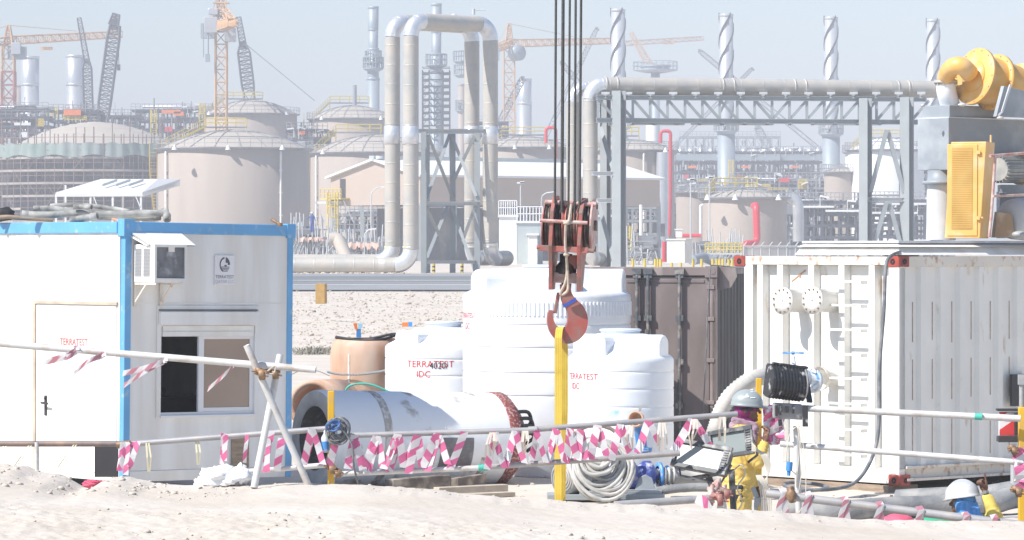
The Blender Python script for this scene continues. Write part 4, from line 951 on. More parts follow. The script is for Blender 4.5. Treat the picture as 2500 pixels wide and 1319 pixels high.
plate([(-.12, 484), (.10, 484), (.26, 525), (.26, 600), (.14, 650), (.09, 711), (-.12, 711), (-.20, 650), (-.285, 600), (-.285, 520)], lin(1424, 484, 1411, 711), 'cheek_plate', M['redrust'], .036)
circ = lambda r, y0: [(r*math.cos(2*math.pi*i/28), y0-r*math.sin(2*math.pi*i/28)/mh) for i in range(28)]
cy_ = 551; rs = .235
plate(circ(rs*1.04, cy_), lin(1333, 490, 1326, 612), 'guard_plate', M['redrust'], .014)
plate(circ(rs*1.08, cy_), lin(1448, 498, 1443, 618), 'guard_plate', M['redworn2'], .02)
for k, x in enumerate((1339, 1365, 1380, 1394, 1408, 1434)):
    c = HP(x-1.5, cy_); b = MB(); prof = [(.02, -.004), (rs*.97, -.004), (rs*.985, .0), (rs*.86, .016), (rs*.86, .022), (rs*.985, .038), (rs*.97, .042), (.02, .042)]
    b.lathe(prof, 40, c, hx); b.build('sheave', M['redrust'] if k in (2, 4) else M['sheave'], hk)
b = MB(); b.tube(HP(1326, cy_), HP(1458, cy_), .05, n=16); b.build('axle', M['sheave'], hk)
for (x0, y0, x1, y1, d, w, nm, m) in ((1335, 494, 1459, 500, -.13, .024, 'tie_bar', 'redworn2'), (1328, 539, 1443, 545, -.29, .018, 'tie_bar', 'redworn2'), (1334, 500, 1456, 505, .13, .024, 'tie_bar', 'redrust')):
    b = MB(); b.tube(HP(x0, y0, d), HP(x1, y1, d), w, n=10); b.build(nm, M[m], hk)
b = MB(); b.beam(HP(1323, 605, -.24), HP(1444, 612, -.24), .03, .055, uz); b.tube(HP(1444, 612, -.24), HP(1457, 613, -.24), .022, n=10); b.tube(HP(1319, 604, -.24), HP(1326, 604, -.24), .02, n=10); b.build('lower_beam', M['redrust'], hk, .004)
b = MB(); b.beam(HP(1323, 602, .17), HP(1450, 608, .17), .03, .055, uz); b.build('lower_beam', M['redrust'], hk, .004)
for px, py in ((1343, 604), (1434, 611)):
    pass
b = MB(); b.beam(HP(1352, 677), HP(1413, 680), .14, .10, uz); b.build('crosshead', M['redworn2'], hk, .012)
b = MB(); b.lathe([(.01, -.02), (.09, -.02), (.10, .0), (.10, .05), (.06, .10), (.06, .17), (.01, .17)], 24, HP(1382, 664)); b.build('swivel_nut', M['sheave'], hk)
b = MB(); b.beam(HP(1390, 640), HP(1410, 640), .12, .13, uz); b.build('bearing_housing', M['redrust'], hk, .01)
b = MB(); b.tube(HP(1383, 692), HP(1381, 716), .048, n=16); b.build('shank', M['sheave'], hk)
# the hook itself
def hp(x, y): return (1310+x/3.3, 460+y/3.3)
sub = lambda pts, s: [((q.x), (q.y)) for q in smooth([Vector((x, y, 0)) for x, y in pts], s)]
outer = sub([(272, 775), (274, 830), (305, 885), (365, 940), (402, 1015), (408, 1085), (388, 1160), (340, 1218), (275, 1248), (215, 1246), (150, 1212), (105, 1150), (86, 1080), (90, 1005), (108, 980)], 4)
inner = sub([(130, 985), (128, 1035), (148, 1095), (188, 1124), (225, 1122), (248, 1080), (251, 1015), (232, 955), (206, 915), (196, 870), (192, 775)], 4)
poly = [hp(*q) for q in outer+inner]
b = MB(); HO = P(1386, 760, YH); hfr = Fr(HO, hx*.97+hy*.24)
pl2 = [hfr.pix(*q) for q in poly]
from mathutils.geometry import tessellate_polygon
tri = tessellate_polygon([[Vector((u, v, 0)) for u, v in pl2]])
n = len(pl2); th_ = .05
vs = [hfr.pt(u, v, th_) for u, v in pl2]+[hfr.pt(u, v, -th_) for u, v in pl2]
b.add(vs, [tuple(t) for t in tri]+[tuple(i+n for i in t[::-1]) for t in tri]+[(i, (i+1) % n, n+(i+1) % n, n+i) for i in range(n)])
ho = b.build('hook', M['hookred'], hk, .018, seg=3)
b = MB(); q = [hfr.pix(*hp(*t)) for t in ((212, 935), (310, 880), (318, 905), (224, 962))]
b.add([hfr.pt(u, v, th_+.004) for u, v in q]+[hfr.pt(u, v, -th_-.004) for u, v in q], [(0, 1, 2, 3), (7, 6, 5, 4), (0, 4, 5, 1), (1, 5, 6, 2), (2, 6, 7, 3), (3, 7, 4, 0)])
b.build('paint_band', mat('hook_blue_band', (.05, .10, .45), .5), ho)
b = MB(); a = hfr.pix(*hp(176, 850)); c = hfr.pix(*hp(148, 1008)); b.beam(hfr.pt(*a, 0), hfr.pt(*c, 0), .032, .045, hfr.n); b.tube(hfr.pt(*a, -.05), hfr.pt(*a, .05), .014); b.build('latch', M['redrust'], ho, .004)
# ropes
for (x0, y0, x1, y1, d, th2) in ((1362, -900, 1361, 520, -.2, .014), (1380, -900, 1377.5, 540, -.18, .019), (1397, -900, 1394, 540, -.2, .013), (1410, -900, 1409, 540, -.2, .014), (1425, -900, 1421, 540, -.2, .015)):
    b = MB(); b.tube(HP(x0, y0, 0)+Vector((0, d*.2, 0)), HP(x1, y1, d), th2*.82, n=8); b.build('wire_rope', M['rope'], hk)
# cord tied round the block
b = MB()
q = [HP(1404, 500, -.24), HP(1399, 540, -.27), HP(1392, 548, -.27), HP(1389, 600, -.22), HP(1391, 622, -.20), HP(1390, 660, -.12), HP(1385, 690, -.1), HP(1374, 712, -.09), HP(1376, 720, -.08), HP(1390, 710, -.1), HP(1392, 690, -.1), HP(1391, 660, -.12)]
q = [p_-hy*.05 for p_ in q]; b.path(smooth(q, 6), .014, 7); b.ball(HP(1391, 622, -.25), .025, (1.2, .8, .8)); b.ball(HP(1394, 546, -.32), .025, (1.4, .8, .7)); b.path(smooth([HP(1386, 540, -.30), HP(1394, 546, -.32), HP(1402, 541, -.30)], 4), .012, 6)
b.thing('cord', M['cord'], 'dusty cord tied round the red hook block', 'cord')
# yellow sling over the hook
b = MB(); sy = YH
def leg(pts, w, dy):
    b.strip([P(x, y, sy+d_) for x, y, d_ in pts], w, None, .004)
hn = hfr.n
top = [P(1356, 830, sy-.14), P(1361, 812, sy-.135), P(1366, 803, sy-.06), P(1370, 800, sy), P(1374, 804, sy+.06), P(1379, 815, sy+.11), P(1380, 840, sy+.12)]
fwd = [P(1363, 1290, sy-.02), P(1362, 1150, sy-.05), P(1363, 1000, sy-.09), P(1363, 880, sy-.12), P(1363, 825, sy-.13), P(1365, 806, sy-.11), P(1368, 799, sy-.04), P(1371, 800, sy+.03), P(1375, 812, sy+.10), P(1378, 850, sy+.12), P(1378, 1000, sy+.08), P(1374, 1130, sy+.04), P(1370, 1290, sy+.0)]
sides = [Vector((1, .1*i/12+.25*(1 if i > 6 else 0), 0)) for i in range(len(fwd))]
b.strip(fwd, .068, sides, .005)
b.thing('lifting_sling', M['sling'], 'yellow webbing sling looped over the crane hook', 'sling')

# ================================================================== scaffold tube barriers
def rail_thing(name, label, grp): return T(name, (0, 0, 0), label, 'barrier', grp)
def tube_part(par, p0, p1, r, m, nm='rail', hollow=False):
    p0 = Vector(p0); p1 = Vector(p1); d = (p1-p0).normalized(); b = MB()
    b.tube(p0, p1, r, n=16, cap=not hollow)
    if hollow:
        b.lathe([(r, 0), (r*.8, 0), (r*.8, -.2), (.001, -.2)], 16, p1, d); b.lathe([(r, 0), (r*.8, 0), (r*.8, .2), (.001, .2)], 16, p0, d)
    return b.build(nm, M[m], par)
def clamp(par, p, r=.04, m='clamp'):
    p = Vector(p); b = MB(); b.lathe([(r, -.03), (r*1.15, -.02), (r*1.15, .02), (r, .03), (r*.8, .03), (r*.8, -.03), (r, -.03)], 12, p, (.3, 0, 1)); b.lathe([(r, -.025), (r*1.15, -.02), (r*1.15, .02), (r, .025)], 12, p+Vector((.02, -.03, -.02)), (1, 0, .1)); b.tube(p+Vector((-r*1.5, -.05, .01)), p+Vector((-r*.6, -.06, .01)), .011, n=6); b.box(p+Vector((r*1.2, -.05, 0)), (.025, .03, .03)); b.tube(p+Vector((r, -.06, -.03)), p+Vector((r*1.9, -.06, -.035)), .009, n=6)
    return b.build('clamp', M[m], par)
tr = T('scaffold_barrier', P(690, 1185, 30), 'pale scaffold tube rail on two crossed poles in front of the cabin', 'barrier')
tube_part(tr, P(-60, 834, 30.1), P(771, 903, 29.75), .0285, 'scafw', hollow=True)
tube_part(tr, P(755, 1190, 29.85), P(602, 843, 29.7), .028, 'scafw', 'pole', True)
tube_part(tr, P(620, 1192, 29.6), P(684, 867, 29.9), .029, 'scafw', 'pole', True)
clamp(tr, P(634, 908, 29.7)); clamp(tr, P(667, 906, 29.85))
b = MB(); b.path(smooth([P(645, 915, 29.68), P(655, 905, 29.66), P(672, 895, 29.7), P(668, 912, 29.66), P(650, 912, 29.66)], 5), .007, 6); b.build('binding_wire', M['cord'], tr)
Y2 = 33.2
ra_ = T('guard_rail', P(310, 1200, Y2), 'rusty brown tube rail running along the left in front of the cabin', 'barrier')
tube_part(ra_, P(-60, 1084, 33.4), P(300, 1084, 33.2), .026, 'scafbrown')
tube_part(ra_, P(285, 1087, 33.15), P(835, 1044, 33.0), .026, 'scaf')
b = MB(); b.tube(P(286, 1087, 33.12), P(318, 1084, 33.1), .033, n=14); b.build('coupler', M['clamp'], ra_)
for x in (90,):
    tube_part(ra_, P(x, 1150, 33.3), P(x, 1080, 33.3), .02, 'scafw', 'post')
rb = T('guard_rail', P(807, 1200, 33), 'double tube rail with yellow post in front of the white shield', 'barrier')
tube_part(rb, P(832, 1064, 33.0), P(1302, 1050, 33.0), .025, 'scaf')
tube_part(rb, P(1290, 1050, 33.0), P(1800, 1011, 33.3), .0255, 'scaf')
tube_part(rb, P(600, 1152, 33.1), P(815, 1134, 33.05), .024, 'scafw')
tube_part(rb, P(815, 1158, 33.05), P(1180, 1142, 33.0), .024, 'scafw')
tube_part(rb, P(1172, 1142, 33.0), P(1660, 1107, 33.2), .025, 'scaf')
b = MB(); b.obox(P(800, 1195, 33.1), (16*mp(33), 0, 0), (0, .06, 0), (0, 0, (1195-954)*mp(33))); b.build('post', M['yellow'], rb, .006)
b = MB(); b.tube(P(1168, 1143, 33), P(1190, 1141, 33), .03, n=12); b.build('coupler', M['greenhose'], rb)
b = MB(); b.tube(P(1290, 1050, 33), P(1312, 1049, 33), .031, n=12); b.build('coupler', M['scaf'], rb)
for x, y0 in ((820, 1150), (806, 1140)): clamp(rb, P(x, y0, 33.0), .035)
rc = T('guard_rail', P(1620, 1240, 32.4), 'low thick grey tube rail on the sand beside the pump', 'barrier')
tube_part(rc, P(1500, 1233, 32.4), P(1742, 1217, 32.6), .034, 'scaf')
tube_part(rc, P(1764, 1262, 32.7), P(1757, 1212, 32.7), .05, 'scafw', 'post'); clamp(rc, P(1752, 1214, 32.5), .05, 'redrust'); clamp(rc, P(1768, 1200, 32.5), .04, 'redrust')
rd_ = T('guard_rail', P(2490, 1290, 33), 'triple tube rail with yellow end post on the right', 'barrier')
tube_part(rd_, P(1960, 997, 33.2), P(2492, 1022, 32.8), .030, 'scafw')
tube_part(rd_, P(1905, 1084, 33.3), P(2486, 1129, 32.8), .027, 'scafw')
tube_part(rd_, P(1872, 1205, 32.3), P(2500, 1283, 31.9), .037, 'scaf')
b = MB(); b.obox(P(2488, 1290, 32.9), (30*mp(33), 0, 0), (0, .08, 0), (0, 0, (1290-996)*mp(33))); b.build('post', M['yellow'], rd_, .006)
b = MB(); b.tube(P(2380, 1017, 32.84), P(2398, 1018, 32.83), .031, n=14); b.build('green_band', M['greenhose'], rd_)
b = MB(); b.tube(P(1930, 1190, 32.35), P(1936, 1226, 32.3), .03, n=12); b.ball(P(1931, 1210, 32.2), .05, (.9, .8, 1.3), jit=.4); b.build('clamp', M['clamp'], rd_)
clamp(rd_, P(2470, 1095, 32.7), .03); clamp(rd_, P(2480, 1196, 32.6), .04)
yp = MB(); yp.obox(P(1846, 1260, 36.2), (14*mp(36), 0, 0), (0, .05, 0), (0, 0, (1260-922)*mp(36))); yp.thing('post', M['yellow'], 'yellow steel post standing behind the worker in the grey helmet', 'post', bevel=.006)

# ================================================================== barrier tape
def tape(pts, label, w=.056, Y=32.96, key='tape', grp='red and white barrier tape', tw=0):
    b = MB(); q = []
    for i in range(len(pts)-1):
        p = P(*pts[i], Y-.012*(i % 2)) if len(pts[i]) == 2 else P(*pts[i]); e = P(*pts[i+1], Y-.012*((i+1) % 2)) if len(pts[i+1]) == 2 else P(*pts[i+1])
        off = Vector((0, -.006*(i % 3), 0)); d = (e-p)
        sd = Vector((1, 0, -.15)) if abs(d.z) > abs(d.x)*.6 else Vector((0, 0, 1))
        m = 6; ph = random.random()*3; seg = []
        sides = []
        for k in range(m+1):
            t = k/m; seg.append(p+d*t+off+Vector((.004*math.sin(math.pi*t*1.0+ph)*math.sin(math.pi*t), .012*math.sin(math.pi*t)*math.sin(ph*2), 0)))
            sides.append(sd+Vector((0, .35*math.sin(ph*3+t*2.5), 0)))
        b.strip(seg, w, sides, .0012, random.random())
    return b.thing('barrier_tape', M[key], label, 'barrier tape', grp)
tape([(545, 1058), (541, 1135), (552, 1062), (549, 1125)], 'short bunch of striped tape hanging against the cabin between rail and ground', 0.043, 33.0)
tape([(300, 1080), (291, 1150), (312, 1080), (307, 1160), (329, 1080), (317, 1140), (338, 1078), (322, 1120)], 'thick crumpled bunch of pink striped tape tied at the cabin corner', 0.051, 32.9)
tape([(603, 1062), (597, 1130)], 'single narrow tape strip hanging left of the crossed poles', 0.034, 33.0)
tape([(661, 1054), (642, 1152), (652, 1070), (650, 1150)], 'striped tape strip behind the foot of the crossed poles', 0.072)
tape([(688, 1070), (676, 1150)], 'short striped tape strip just right of the leaning pole foot', 0.068)
tape([(765, 1046), (741, 1135), (762, 1046), (789, 1134)], 'striped tape forming an inverted V in the mouth of the white shield', 0.064)
tape([(803, 1141), (822, 1074)], 'short tape strip beside the cable bundle on the yellow post', 0.068)
tape([(867, 1062), (849, 1145), (867, 1075), (888, 1152), (920, 1065)], 'striped tape zigzag at the left end of the white shield', 0.076)
tape([(895, 1158), (920, 1064), (936, 1145), (972, 1060), (950, 1152), (974, 1066), (986, 1142), (1020, 1063), (997, 1156)], 'striped tape zigzag before the first scraped band of the shield', 0.072)
tape([(1020, 1063), (1031, 1142), (1068, 1058), (1042, 1150), (1070, 1062), (1094, 1134)], 'striped tape zigzag before the middle of the white shield', 0.072)
tape([(1134, 1054), (1098, 1147)], 'single diagonal striped tape across the dark patch plate', 0.072)
tape([(1210, 1054), (1189, 1146), (1206, 1060), (1232, 1142), (1258, 1052), (1281, 1131)], 'striped tape zigzag in front of the red ring of the shield', 0.064)
tape([(1311, 1050), (1296, 1130), (1311, 1056), (1334, 1130), (1356, 1047)], 'striped tape zigzag just left of the yellow sling', 0.055)
tape([(1336, 1131), (1358, 1050), (1381, 1131), (1392, 1046), (1410, 1124), (1417, 1049)], 'striped tape zigzag just right of the yellow sling', 0.068)
tape([(1419, 1052), (1430, 1122)], 'striped tape over the pump motor top', 0.064)
tape([(1442, 1122), (1459, 1038), (1482, 1114)], 'striped tape making an inverted V over the hose coil', 0.072)
tape([(1493, 1124), (1515, 1036), (1540, 1112)], 'striped tape making a narrow inverted V right of the hose coil', 0.068)
tape([(1557, 1106), (1583, 1028), (1618, 1095)], 'striped tape over the blue elbow valve', 0.072)
tape([(1646, 1099), (1692, 1022), (1732, 1085)], 'striped tape making a wide inverted V left of the floodlights', 0.081)
for (x, y, lab, d) in ((478, 1075, 'pale yellowish tape loop hanging from the rail near the white sack', 60), (357, 1082, 'small pale tape knot right of the cabin corner bunch', 70), (180, 1086, 'pale tape tail blowing left before the cabin door', 55), (70, 1088, 'pale tape tail at the far left of the brown rail', 50), (8, 1090, 'short pale tape end at the left picture edge', 20)):
    b = MB(); s_ = -1 if x < 250 else .1
    for q in (0, 1): b.strip([P(x+q*6, y, 33.1), P(x+s_*d*.35+q*9, y+d*.5, 33.08), P(x+s_*d*.7+q*4, y+d, 33.1)], .016, Vector((1, 0, .3+q*.2)), .0012)
    b.thing('tape_tail', mat('bleached_tape', (.66, .62, .42), .5), lab, 'barrier tape', 'bleached tape tails')
for (x, y, lab) in ((1205, 1056, 'bunch of bleached tape tails tied to the rail before the shield'), (1284, 1052, 'bleached tape tails hanging from the rail coupler'), (1544, 1040, 'bleached tape tails hanging beside the blue elbow valve'), (1618, 1032, 'bleached tape loop hanging in front of the white tank'), (1697, 1024, 'pale tape ends hanging inside the wide inverted V'), (1765, 1018, 'pale tape ends hanging near the shoulder of the worker')):
    b = MB()
    for k in range(4):
        L = random.uniform(35, 75); b.strip([P(x+k*4-8, y, 32.9-.01*k), P(x+k*6-14+random.uniform(-5, 5), y+L*.5, 32.86), P(x+k*5-12+random.uniform(-8, 8), y+L, 32.9)], random.uniform(.010, .020), Vector((1, random.uniform(-.4, .4), .1)), .0012)
    b.thing('tape_tail', random.choice([M['tape_b1'], M['tape_b2']]) if 'tape_b1' in M else mat('bleached_tape', (.68, .60, .50), .5), lab, 'barrier tape', 'bleached tape tails')
for (p, lab) in ((((187, 853), (160, 868), (120, 880)), 'faded pink tape end fluttering on the pale rail above the door lettering'), (((190, 858), (165, 872), (105, 886)), 'second faded tape end on the pale rail beside the first'), (((252, 868), (215, 882), (180, 914)), 'faded tape ends blowing left on the pale rail by the cabin corner'), (((250, 870), (220, 880), (190, 902)), 'thin faded tape end by the cabin corner'), (((402, 880), (360, 897), (300, 912)), 'long faded tape end blowing left in front of the blue post'), (((400, 884), (350, 910), (302, 942)), 'lower long faded tape end in front of the blue post'), (((570, 892), (545, 918), (508, 950)), 'faded tape end in front of the sliding window pane')):
    b = MB(); q = [P(*p[0], 29.88), P(*p[1], 29.80), P(*p[2], 29.86)]; b.strip(smooth(q, 5), .05, [Vector((.25, .5*math.sin(k*.6), 1)) for k in range(11)], .0012, random.random())
    b.strip([P(p[0][0]-3, p[0][1]+6, 29.97), P(p[0][0]-3, p[0][1]-8, 29.97), P(p[0][0]+2, p[0][1]-9, 29.9), P(p[0][0]+3, p[0][1]+2, 29.84)], .03, Vector((1, .2, 0)), .0012)
    b.thing('tape_tail', M['tapepale'], lab, 'barrier tape', 'faded tape ends on the pale rail')
for k, (x, y, lab) in enumerate(((1912, 1208, 'faded tape wound on the low rail beside the floodlight pole'), (1973, 1216, 'faded tape wound on the low rail right of the floodlight pole'), (2063, 1228, 'faded tape wound on the low rail before the grey hose'), (2148, 1240, 'faded tape wound on the low rail above the pink mound'), (2246, 1252, 'faded tape wound on the low rail left of the green tarp'), (2357, 1266, 'faded tape wound on the low rail below the blue scarf'), (2427, 1272, 'faded tape wound on the low rail below the yellow sleeve'))):
    b = MB(); Yk = interp([(1872, 32.3), (2500, 31.9)], x)
    b.strip([P(x-3, y-16, Yk-.04), P(x+4, y-4, Yk-.055), P(x, y+12, Yk-.045), P(x+8, y+50, Yk-.03)], .06, Vector((1, .1, .2)), .0012, k*.3); b.strip([P(x+4, y-8, Yk-.06), P(x-9, y+25, Yk-.05), P(x-14, y+55, Yk-.04)], .05, Vector((1, .1, .1)), .0012, k*.2)
    b.thing('tape_tail', M['tapepale'], lab, 'barrier tape', 'faded tape on the low rail')
def bunch(x0, y0, x1, y1, Y, label, n=9, w=.07):
    b = MB()
    for k in range(n):
        t = k/(n-1); xa = x0+(x1-x0)*t+random.uniform(-4, 4); pts = []
        for j in range(7): pts.append(P(xa+random.uniform(-5, 5)+(j-3)*random.uniform(-1, 2.5), y0+(y1-y0)*j/6+random.uniform(-4, 4), Y+random.uniform(-.05, .05)))
        b.strip(smooth(pts, 2), w, Vector((1, random.uniform(-.8, .8), random.uniform(-.3, .3))), .0012, random.random())
    return b.thing('barrier_tape', M['tape'], label, 'barrier tape', 'red and white barrier tape')
bunch(1872, 992, 1906, 1084, 36.0, 'big bunch of pink striped tape stretched behind the black floodlight', 8, .09)
bunch(2489, 1095, 2499, 1190, 32.7, 'long bunch of striped tape hanging on the right yellow post', 5, .09)
b = MB(); b.strip([P(1700, 1216, 32.52), P(1722, 1226, 32.5), P(1735, 1250, 32.5)], .09, Vector((.4, 0, 1)), .0015)
b.thing('barrier_tape', M['tape'], 'striped tape wrapped on the low grey rail by the pump', 'barrier tape', 'red and white barrier tape')

# ================================================================== small things on the berm and rails
b = MB(); p = P(548, 1168, 29.9); b.crumple(p+Vector((-.03, 0, .0)), .15, (1.15, .8, .62)); b.crumple(p+Vector((.13, .0, .015)), .10, (.9, .8, .85)); b.crumple(p+Vector((-.14, -.02, -.04)), .08, (1.2, .8, .7)); b.path([p+Vector((-.20, -.03, -.05)), p+Vector((-.24, -.03, -.005))], [.03, .012], 8)
b.thing('sack', M['sack'], 'crumpled white plastic sack lying on the sand below the window', 'sack')
b = MB(); p = P(238, 1180, 29.5); 
for k in range(4): b.crumple(p+Vector((random.uniform(-.06, .06), random.uniform(-.04, .04), random.uniform(-.01, .02))), random.uniform(.03, .05), (1.5, 1, .6))
b.thing('rag', M['pinkrag'], 'crumpled pink red rag half buried in the sand berm', 'rag')
b = MB()
for k in range(14):
    c = P(824+random.uniform(-6, 6), 1052+random.uniform(-8, 14), 32.9); r = random.uniform(.05, .10); t = Vector((random.uniform(-.4, .4), 1, random.uniform(-.4, .4))).normalized()
    u_ = t.cross(Vector((0, 0, 1))).normalized(); v_ = u_.cross(t)
    b.path([c+u_*r*math.cos(a)+v_*r*1.15*math.sin(a)+t*random.uniform(-.01, .01) for a in [2*math.pi*i/16 for i in range(16)]], .007, 6, closed=True)
b.path(smooth([P(830, 1045, 32.85), P(846, 1062, 32.85), P(860, 1090, 32.85), P(864, 1140, 32.9), P(874, 1180, 33)], 6), .009, 6)
b.thing('cable_bundle', M['cable'], 'tangled bundle of dark cables hung on the yellow post by the shield mouth', 'cable bundle')
b = MB()
for k in range(5):
    c = P(815+random.uniform(-7, 9), 1040+random.uniform(-6, 8), 32.84); r = random.uniform(.03, .06); b.path([c+Vector((r*math.cos(a), .01*math.sin(a*2), r*.7*math.sin(a))) for a in [2*math.pi*i/12 for i in range(12)]], .009, 6, closed=True)
b.thing('cable_bundle', M['cableblue'], 'blue cables wound on top of the dark cable bundle', 'cable bundle')
bo = T('bottle', P(794, 1105, 33.0), 'plastic bottle with blue label hung under the cable bundle', 'bottle')
b = MB(); p = P(794, 1105, 33.0); b.lathe([(.01, 0), (.038, .0), (.038, .13), (.014, .17), (.014, .2), (.01, .2)], 16, p); b.build('bottle_body', M['lid'], bo)
b = MB(); b.lathe([(.039, .02), (.0395, .10)], 16, p); b.build('bottle_label', M['valveblue'], bo)
b = MB(); b.obox(P(770, 742, 130), (27*mp(130)*.85, 0, 0), (.06, .4, 0), (0, 0, 49*mp(130))); b.thing('marker_post', M['ochre'], 'ochre square marker post standing on the gravel bank', 'post', bevel=.01)
# hose on the ground at the right, pink mound, green tarp
b = MB(); b.path(smooth([P(1930, 1236, 37.6), P(1990, 1250, 37.4), P(2080, 1248, 37.3), P(2180, 1240, 37.6), P(2300, 1236, 37.9), P(2420, 1228, 38), P(2470, 1216, 38.2), P(2560, 1205, 38.6)], 8), .115, 18); b.thing('suction_hose', M['hosegrey'], 'thick grey ribbed hose lying across the sand behind the pointing worker', 'hose')
b = MB(); b.path(smooth([P(2190, 1218, 39.6), P(2300, 1212, 39.4), P(2400, 1208, 39.2), P(2480, 1196, 39.2), P(2560, 1190, 39.3)], 8), .10, 18); b.thing('suction_hose', M['hosegrey'], 'second thick grey hose behind the first at the far right', 'hose')
b = MB(); b.ball(P(2192, 1282, 32.6), .13, (1.3, 1, .8)); b.thing('helmet', M['pinkrag'], 'top of a dusty pink dome just above the sand crest', 'helmet')
b = MB(); b.ball(P(2285, 1278, 33.4), .12, (1.6, 1, .6)); b.thing('tarp', M['greentarp'], 'patch of bright green tarp showing above the sand crest', 'tarp')
b = MB(); b.path(smooth([P(2118, 1226, 38.8), P(2150, 1218, 38.8), P(2190, 1220, 38.8), P(2202, 1228, 38.8)], 5), .008, 6); b.thing('cable', M['cable'], 'short bent black cable on the sand before the white container', 'cable')

# ================================================================== lights
def flood(c, W_, H_, D_, yaw_, pitch, label, glass='lampglass', body='lampbody', name='floodlight', roll=0):
    """rectangular work light; local x across, y out of the glass, z up"""
    Mx = Matrix.Translation(c) @ Matrix.Rotation(yaw_, 4, 'Z') @ Matrix.Rotation(pitch, 4, 'X') @ Matrix.Rotation(roll, 4, 'Y')
    o = T(name, c, label, 'floodlight')
    def q(*p): return Mx @ Vector(p)
    w, h = W_/2, H_/2
    b = MB(); k = .62
    f = [q(-w, 0, -h), q(w, 0, -h), q(w, 0, h), q(-w, 0, h)]; r_ = [q(-w*.92, D_*.55, -h*.9), q(w*.92, D_*.55, -h*.9), q(w*.92, D_*.6, h*.85), q(-w*.92, D_*.6, h*.85)]; r2 = [q(-w*.8, D_, -h*k), q(w*.8, D_, -h*k), q(w*.8, D_, h*.4), q(-w*.8, D_, h*.4)]
    b.add(f+r_+r2, [(0, 4, 5, 1), (1, 5, 6, 2), (2, 6, 7, 3), (3, 7, 4, 0), (4, 8, 9, 5), (5, 9, 10, 6), (6, 10, 11, 7), (7, 11, 8, 4), (8, 11, 10, 9)])
    b.build('housing', M[body], o, .008)
    b = MB(); t_ = .03
    for (x0, z0, x1, z1) in ((-w-.01, -h-.01, w+.01, -h+t_), (-w-.01, h-t_, w+.01, h+.012), (-w-.01, -h+t_, -w+t_*.6, h-t_), (w-t_*2.2, -h+t_, w+.01, h-t_)):
        b.hexa([q(x0, -.03, z0), q(x1, -.03, z0), q(x1, .006, z0), q(x0, .006, z0), q(x0, -.03, z1), q(x1, -.03, z1), q(x1, .006, z1), q(x0, .006, z1)])
    b.build('bezel', M[body], o, .004)
    b = MB(); b.add([q(-w+.018, -.006, -h+t_), q(w-t_*2.2, -.006, -h+t_), q(w-t_*2.2, -.006, h-t_), q(-w+.018, -.006, h-t_)], [(0, 1, 2, 3)]); b.build('glass', M[glass], o)
    b = MB()
    for i in range(9): z = -h*.75+i*h*1.5/8; b.hexa([q(w-.055, -.038, z), q(w-.012, -.038, z), q(w-.012, -.03, z), q(w-.055, -.03, z), q(w-.055, -.038, z+.009), q(w-.012, -.038, z+.009), q(w-.012, -.03, z+.009), q(w-.055, -.03, z+.009)])
    b.build('vent_fins', M['lampbody'], o)
    return o, q
f1_, q1 = flood(P(1714, 1117, 33.3), .52, .25, .20, R(-22), R(-24), 'grey floodlight tilted up in front with a pale glass', roll=R(9))
b = MB(); b.path([q1(-.27, .06, 0), q1(-.2, .12, -.17), q1(.2, .12, -.17), q1(.27, .06, 0)], .012, 6); b.build('bracket', M['lampbody'], f1_)
f2_, q2 = flood(P(1786, 1082, 33.8), .40, .25, .17, R(-20), R(-14), 'grey floodlight facing left behind the front one', roll=R(-10))
b = MB(); b.path([q2(.2, .08, -.05), q2(.2, .12, -.12), q2(.1, .14, -.17)], .012, 6); b.build('bracket', M['lampbody'], f2_)
# black floodlight seen from behind on a tube pole
bl = T('floodlight', P(1944, 1040, 33.2), 'black finned floodlight seen from behind on a pale tube pole', 'floodlight')
b = MB(); b.tube(P(1951, 1275, 33.2), P(1944, 1040, 33.2), .029, n=16); b.build('pole', M['scafw'], bl)
c = P(1925, 935, 33.2); ax_ = Vector((.92, .28, -.12)).normalized(); u_ = Vector((0, 0, 1)); u_ = (u_-ax_*u_.dot(ax_)).normalized(); v_ = ax_.cross(u_)
if v_.y > 0: v_ = -v_
def bh(s, t, r): return c+ax_*s+u_*(r*math.sin(t))+v_*(r*math.cos(t))
b = MB(); n = 20; prof = []
outl = [(.155, 100), (.15, 70), (.13, 40), (.13, 15), (.135, -10), (.145, -35), (.15, -60), (.11, -90)]
def dshape(s, k=1): return [c+ax_*s+(u_*y+v_*x)*k for x, y in ((-.10, .145), (.02, .145), (.085, .09), (.125, .02), (.13, -.06), (.105, -.115), (.05, -.15), (-.10, -.13))]
A0, A1 = dshape(-.20), dshape(.13)
b.add(A0+A1, [tuple(range(8)), tuple(range(15, 7, -1))]+[(i, 8+i, 8+(i+1) % 8, (i+1) % 8) for i in range(8)]); b.build('housing', M['lampblack'], bl, .012)
b = MB()
for k in range(10):
    s = -.185+k*.031; P0, P1 = dshape(s, 1.06), dshape(s+.012, 1.06)
    b.add(P0+P1, [tuple(range(8)), tuple(range(15, 7, -1))]+[(i, 8+i, 8+(i+1) % 8, (i+1) % 8) for i in range(8)])
b.build('cooling_fin', M['lampblack'], bl)
b = MB(); P0, P1 = dshape(.131, 1.03), dshape(.150, .97); b.add(P0+P1, [tuple(range(8)), tuple(range(15, 7, -1))]+[(i, 8+i, 8+(i+1) % 8, (i+1) % 8) for i in range(8)]); b.build('end_cap', M['scaf'], bl, .006)
b = MB(); b.beam(c+ax_*.175+u_*.165+v_*-.12, c+ax_*.185-u_*.15+v_*.10, .05, .02, v_); b.beam(c-ax_*.17+u_*.16, c+ax_*.16+u_*.155, .06, .02, u_); b.build('bezel', M['lampblack'], bl)
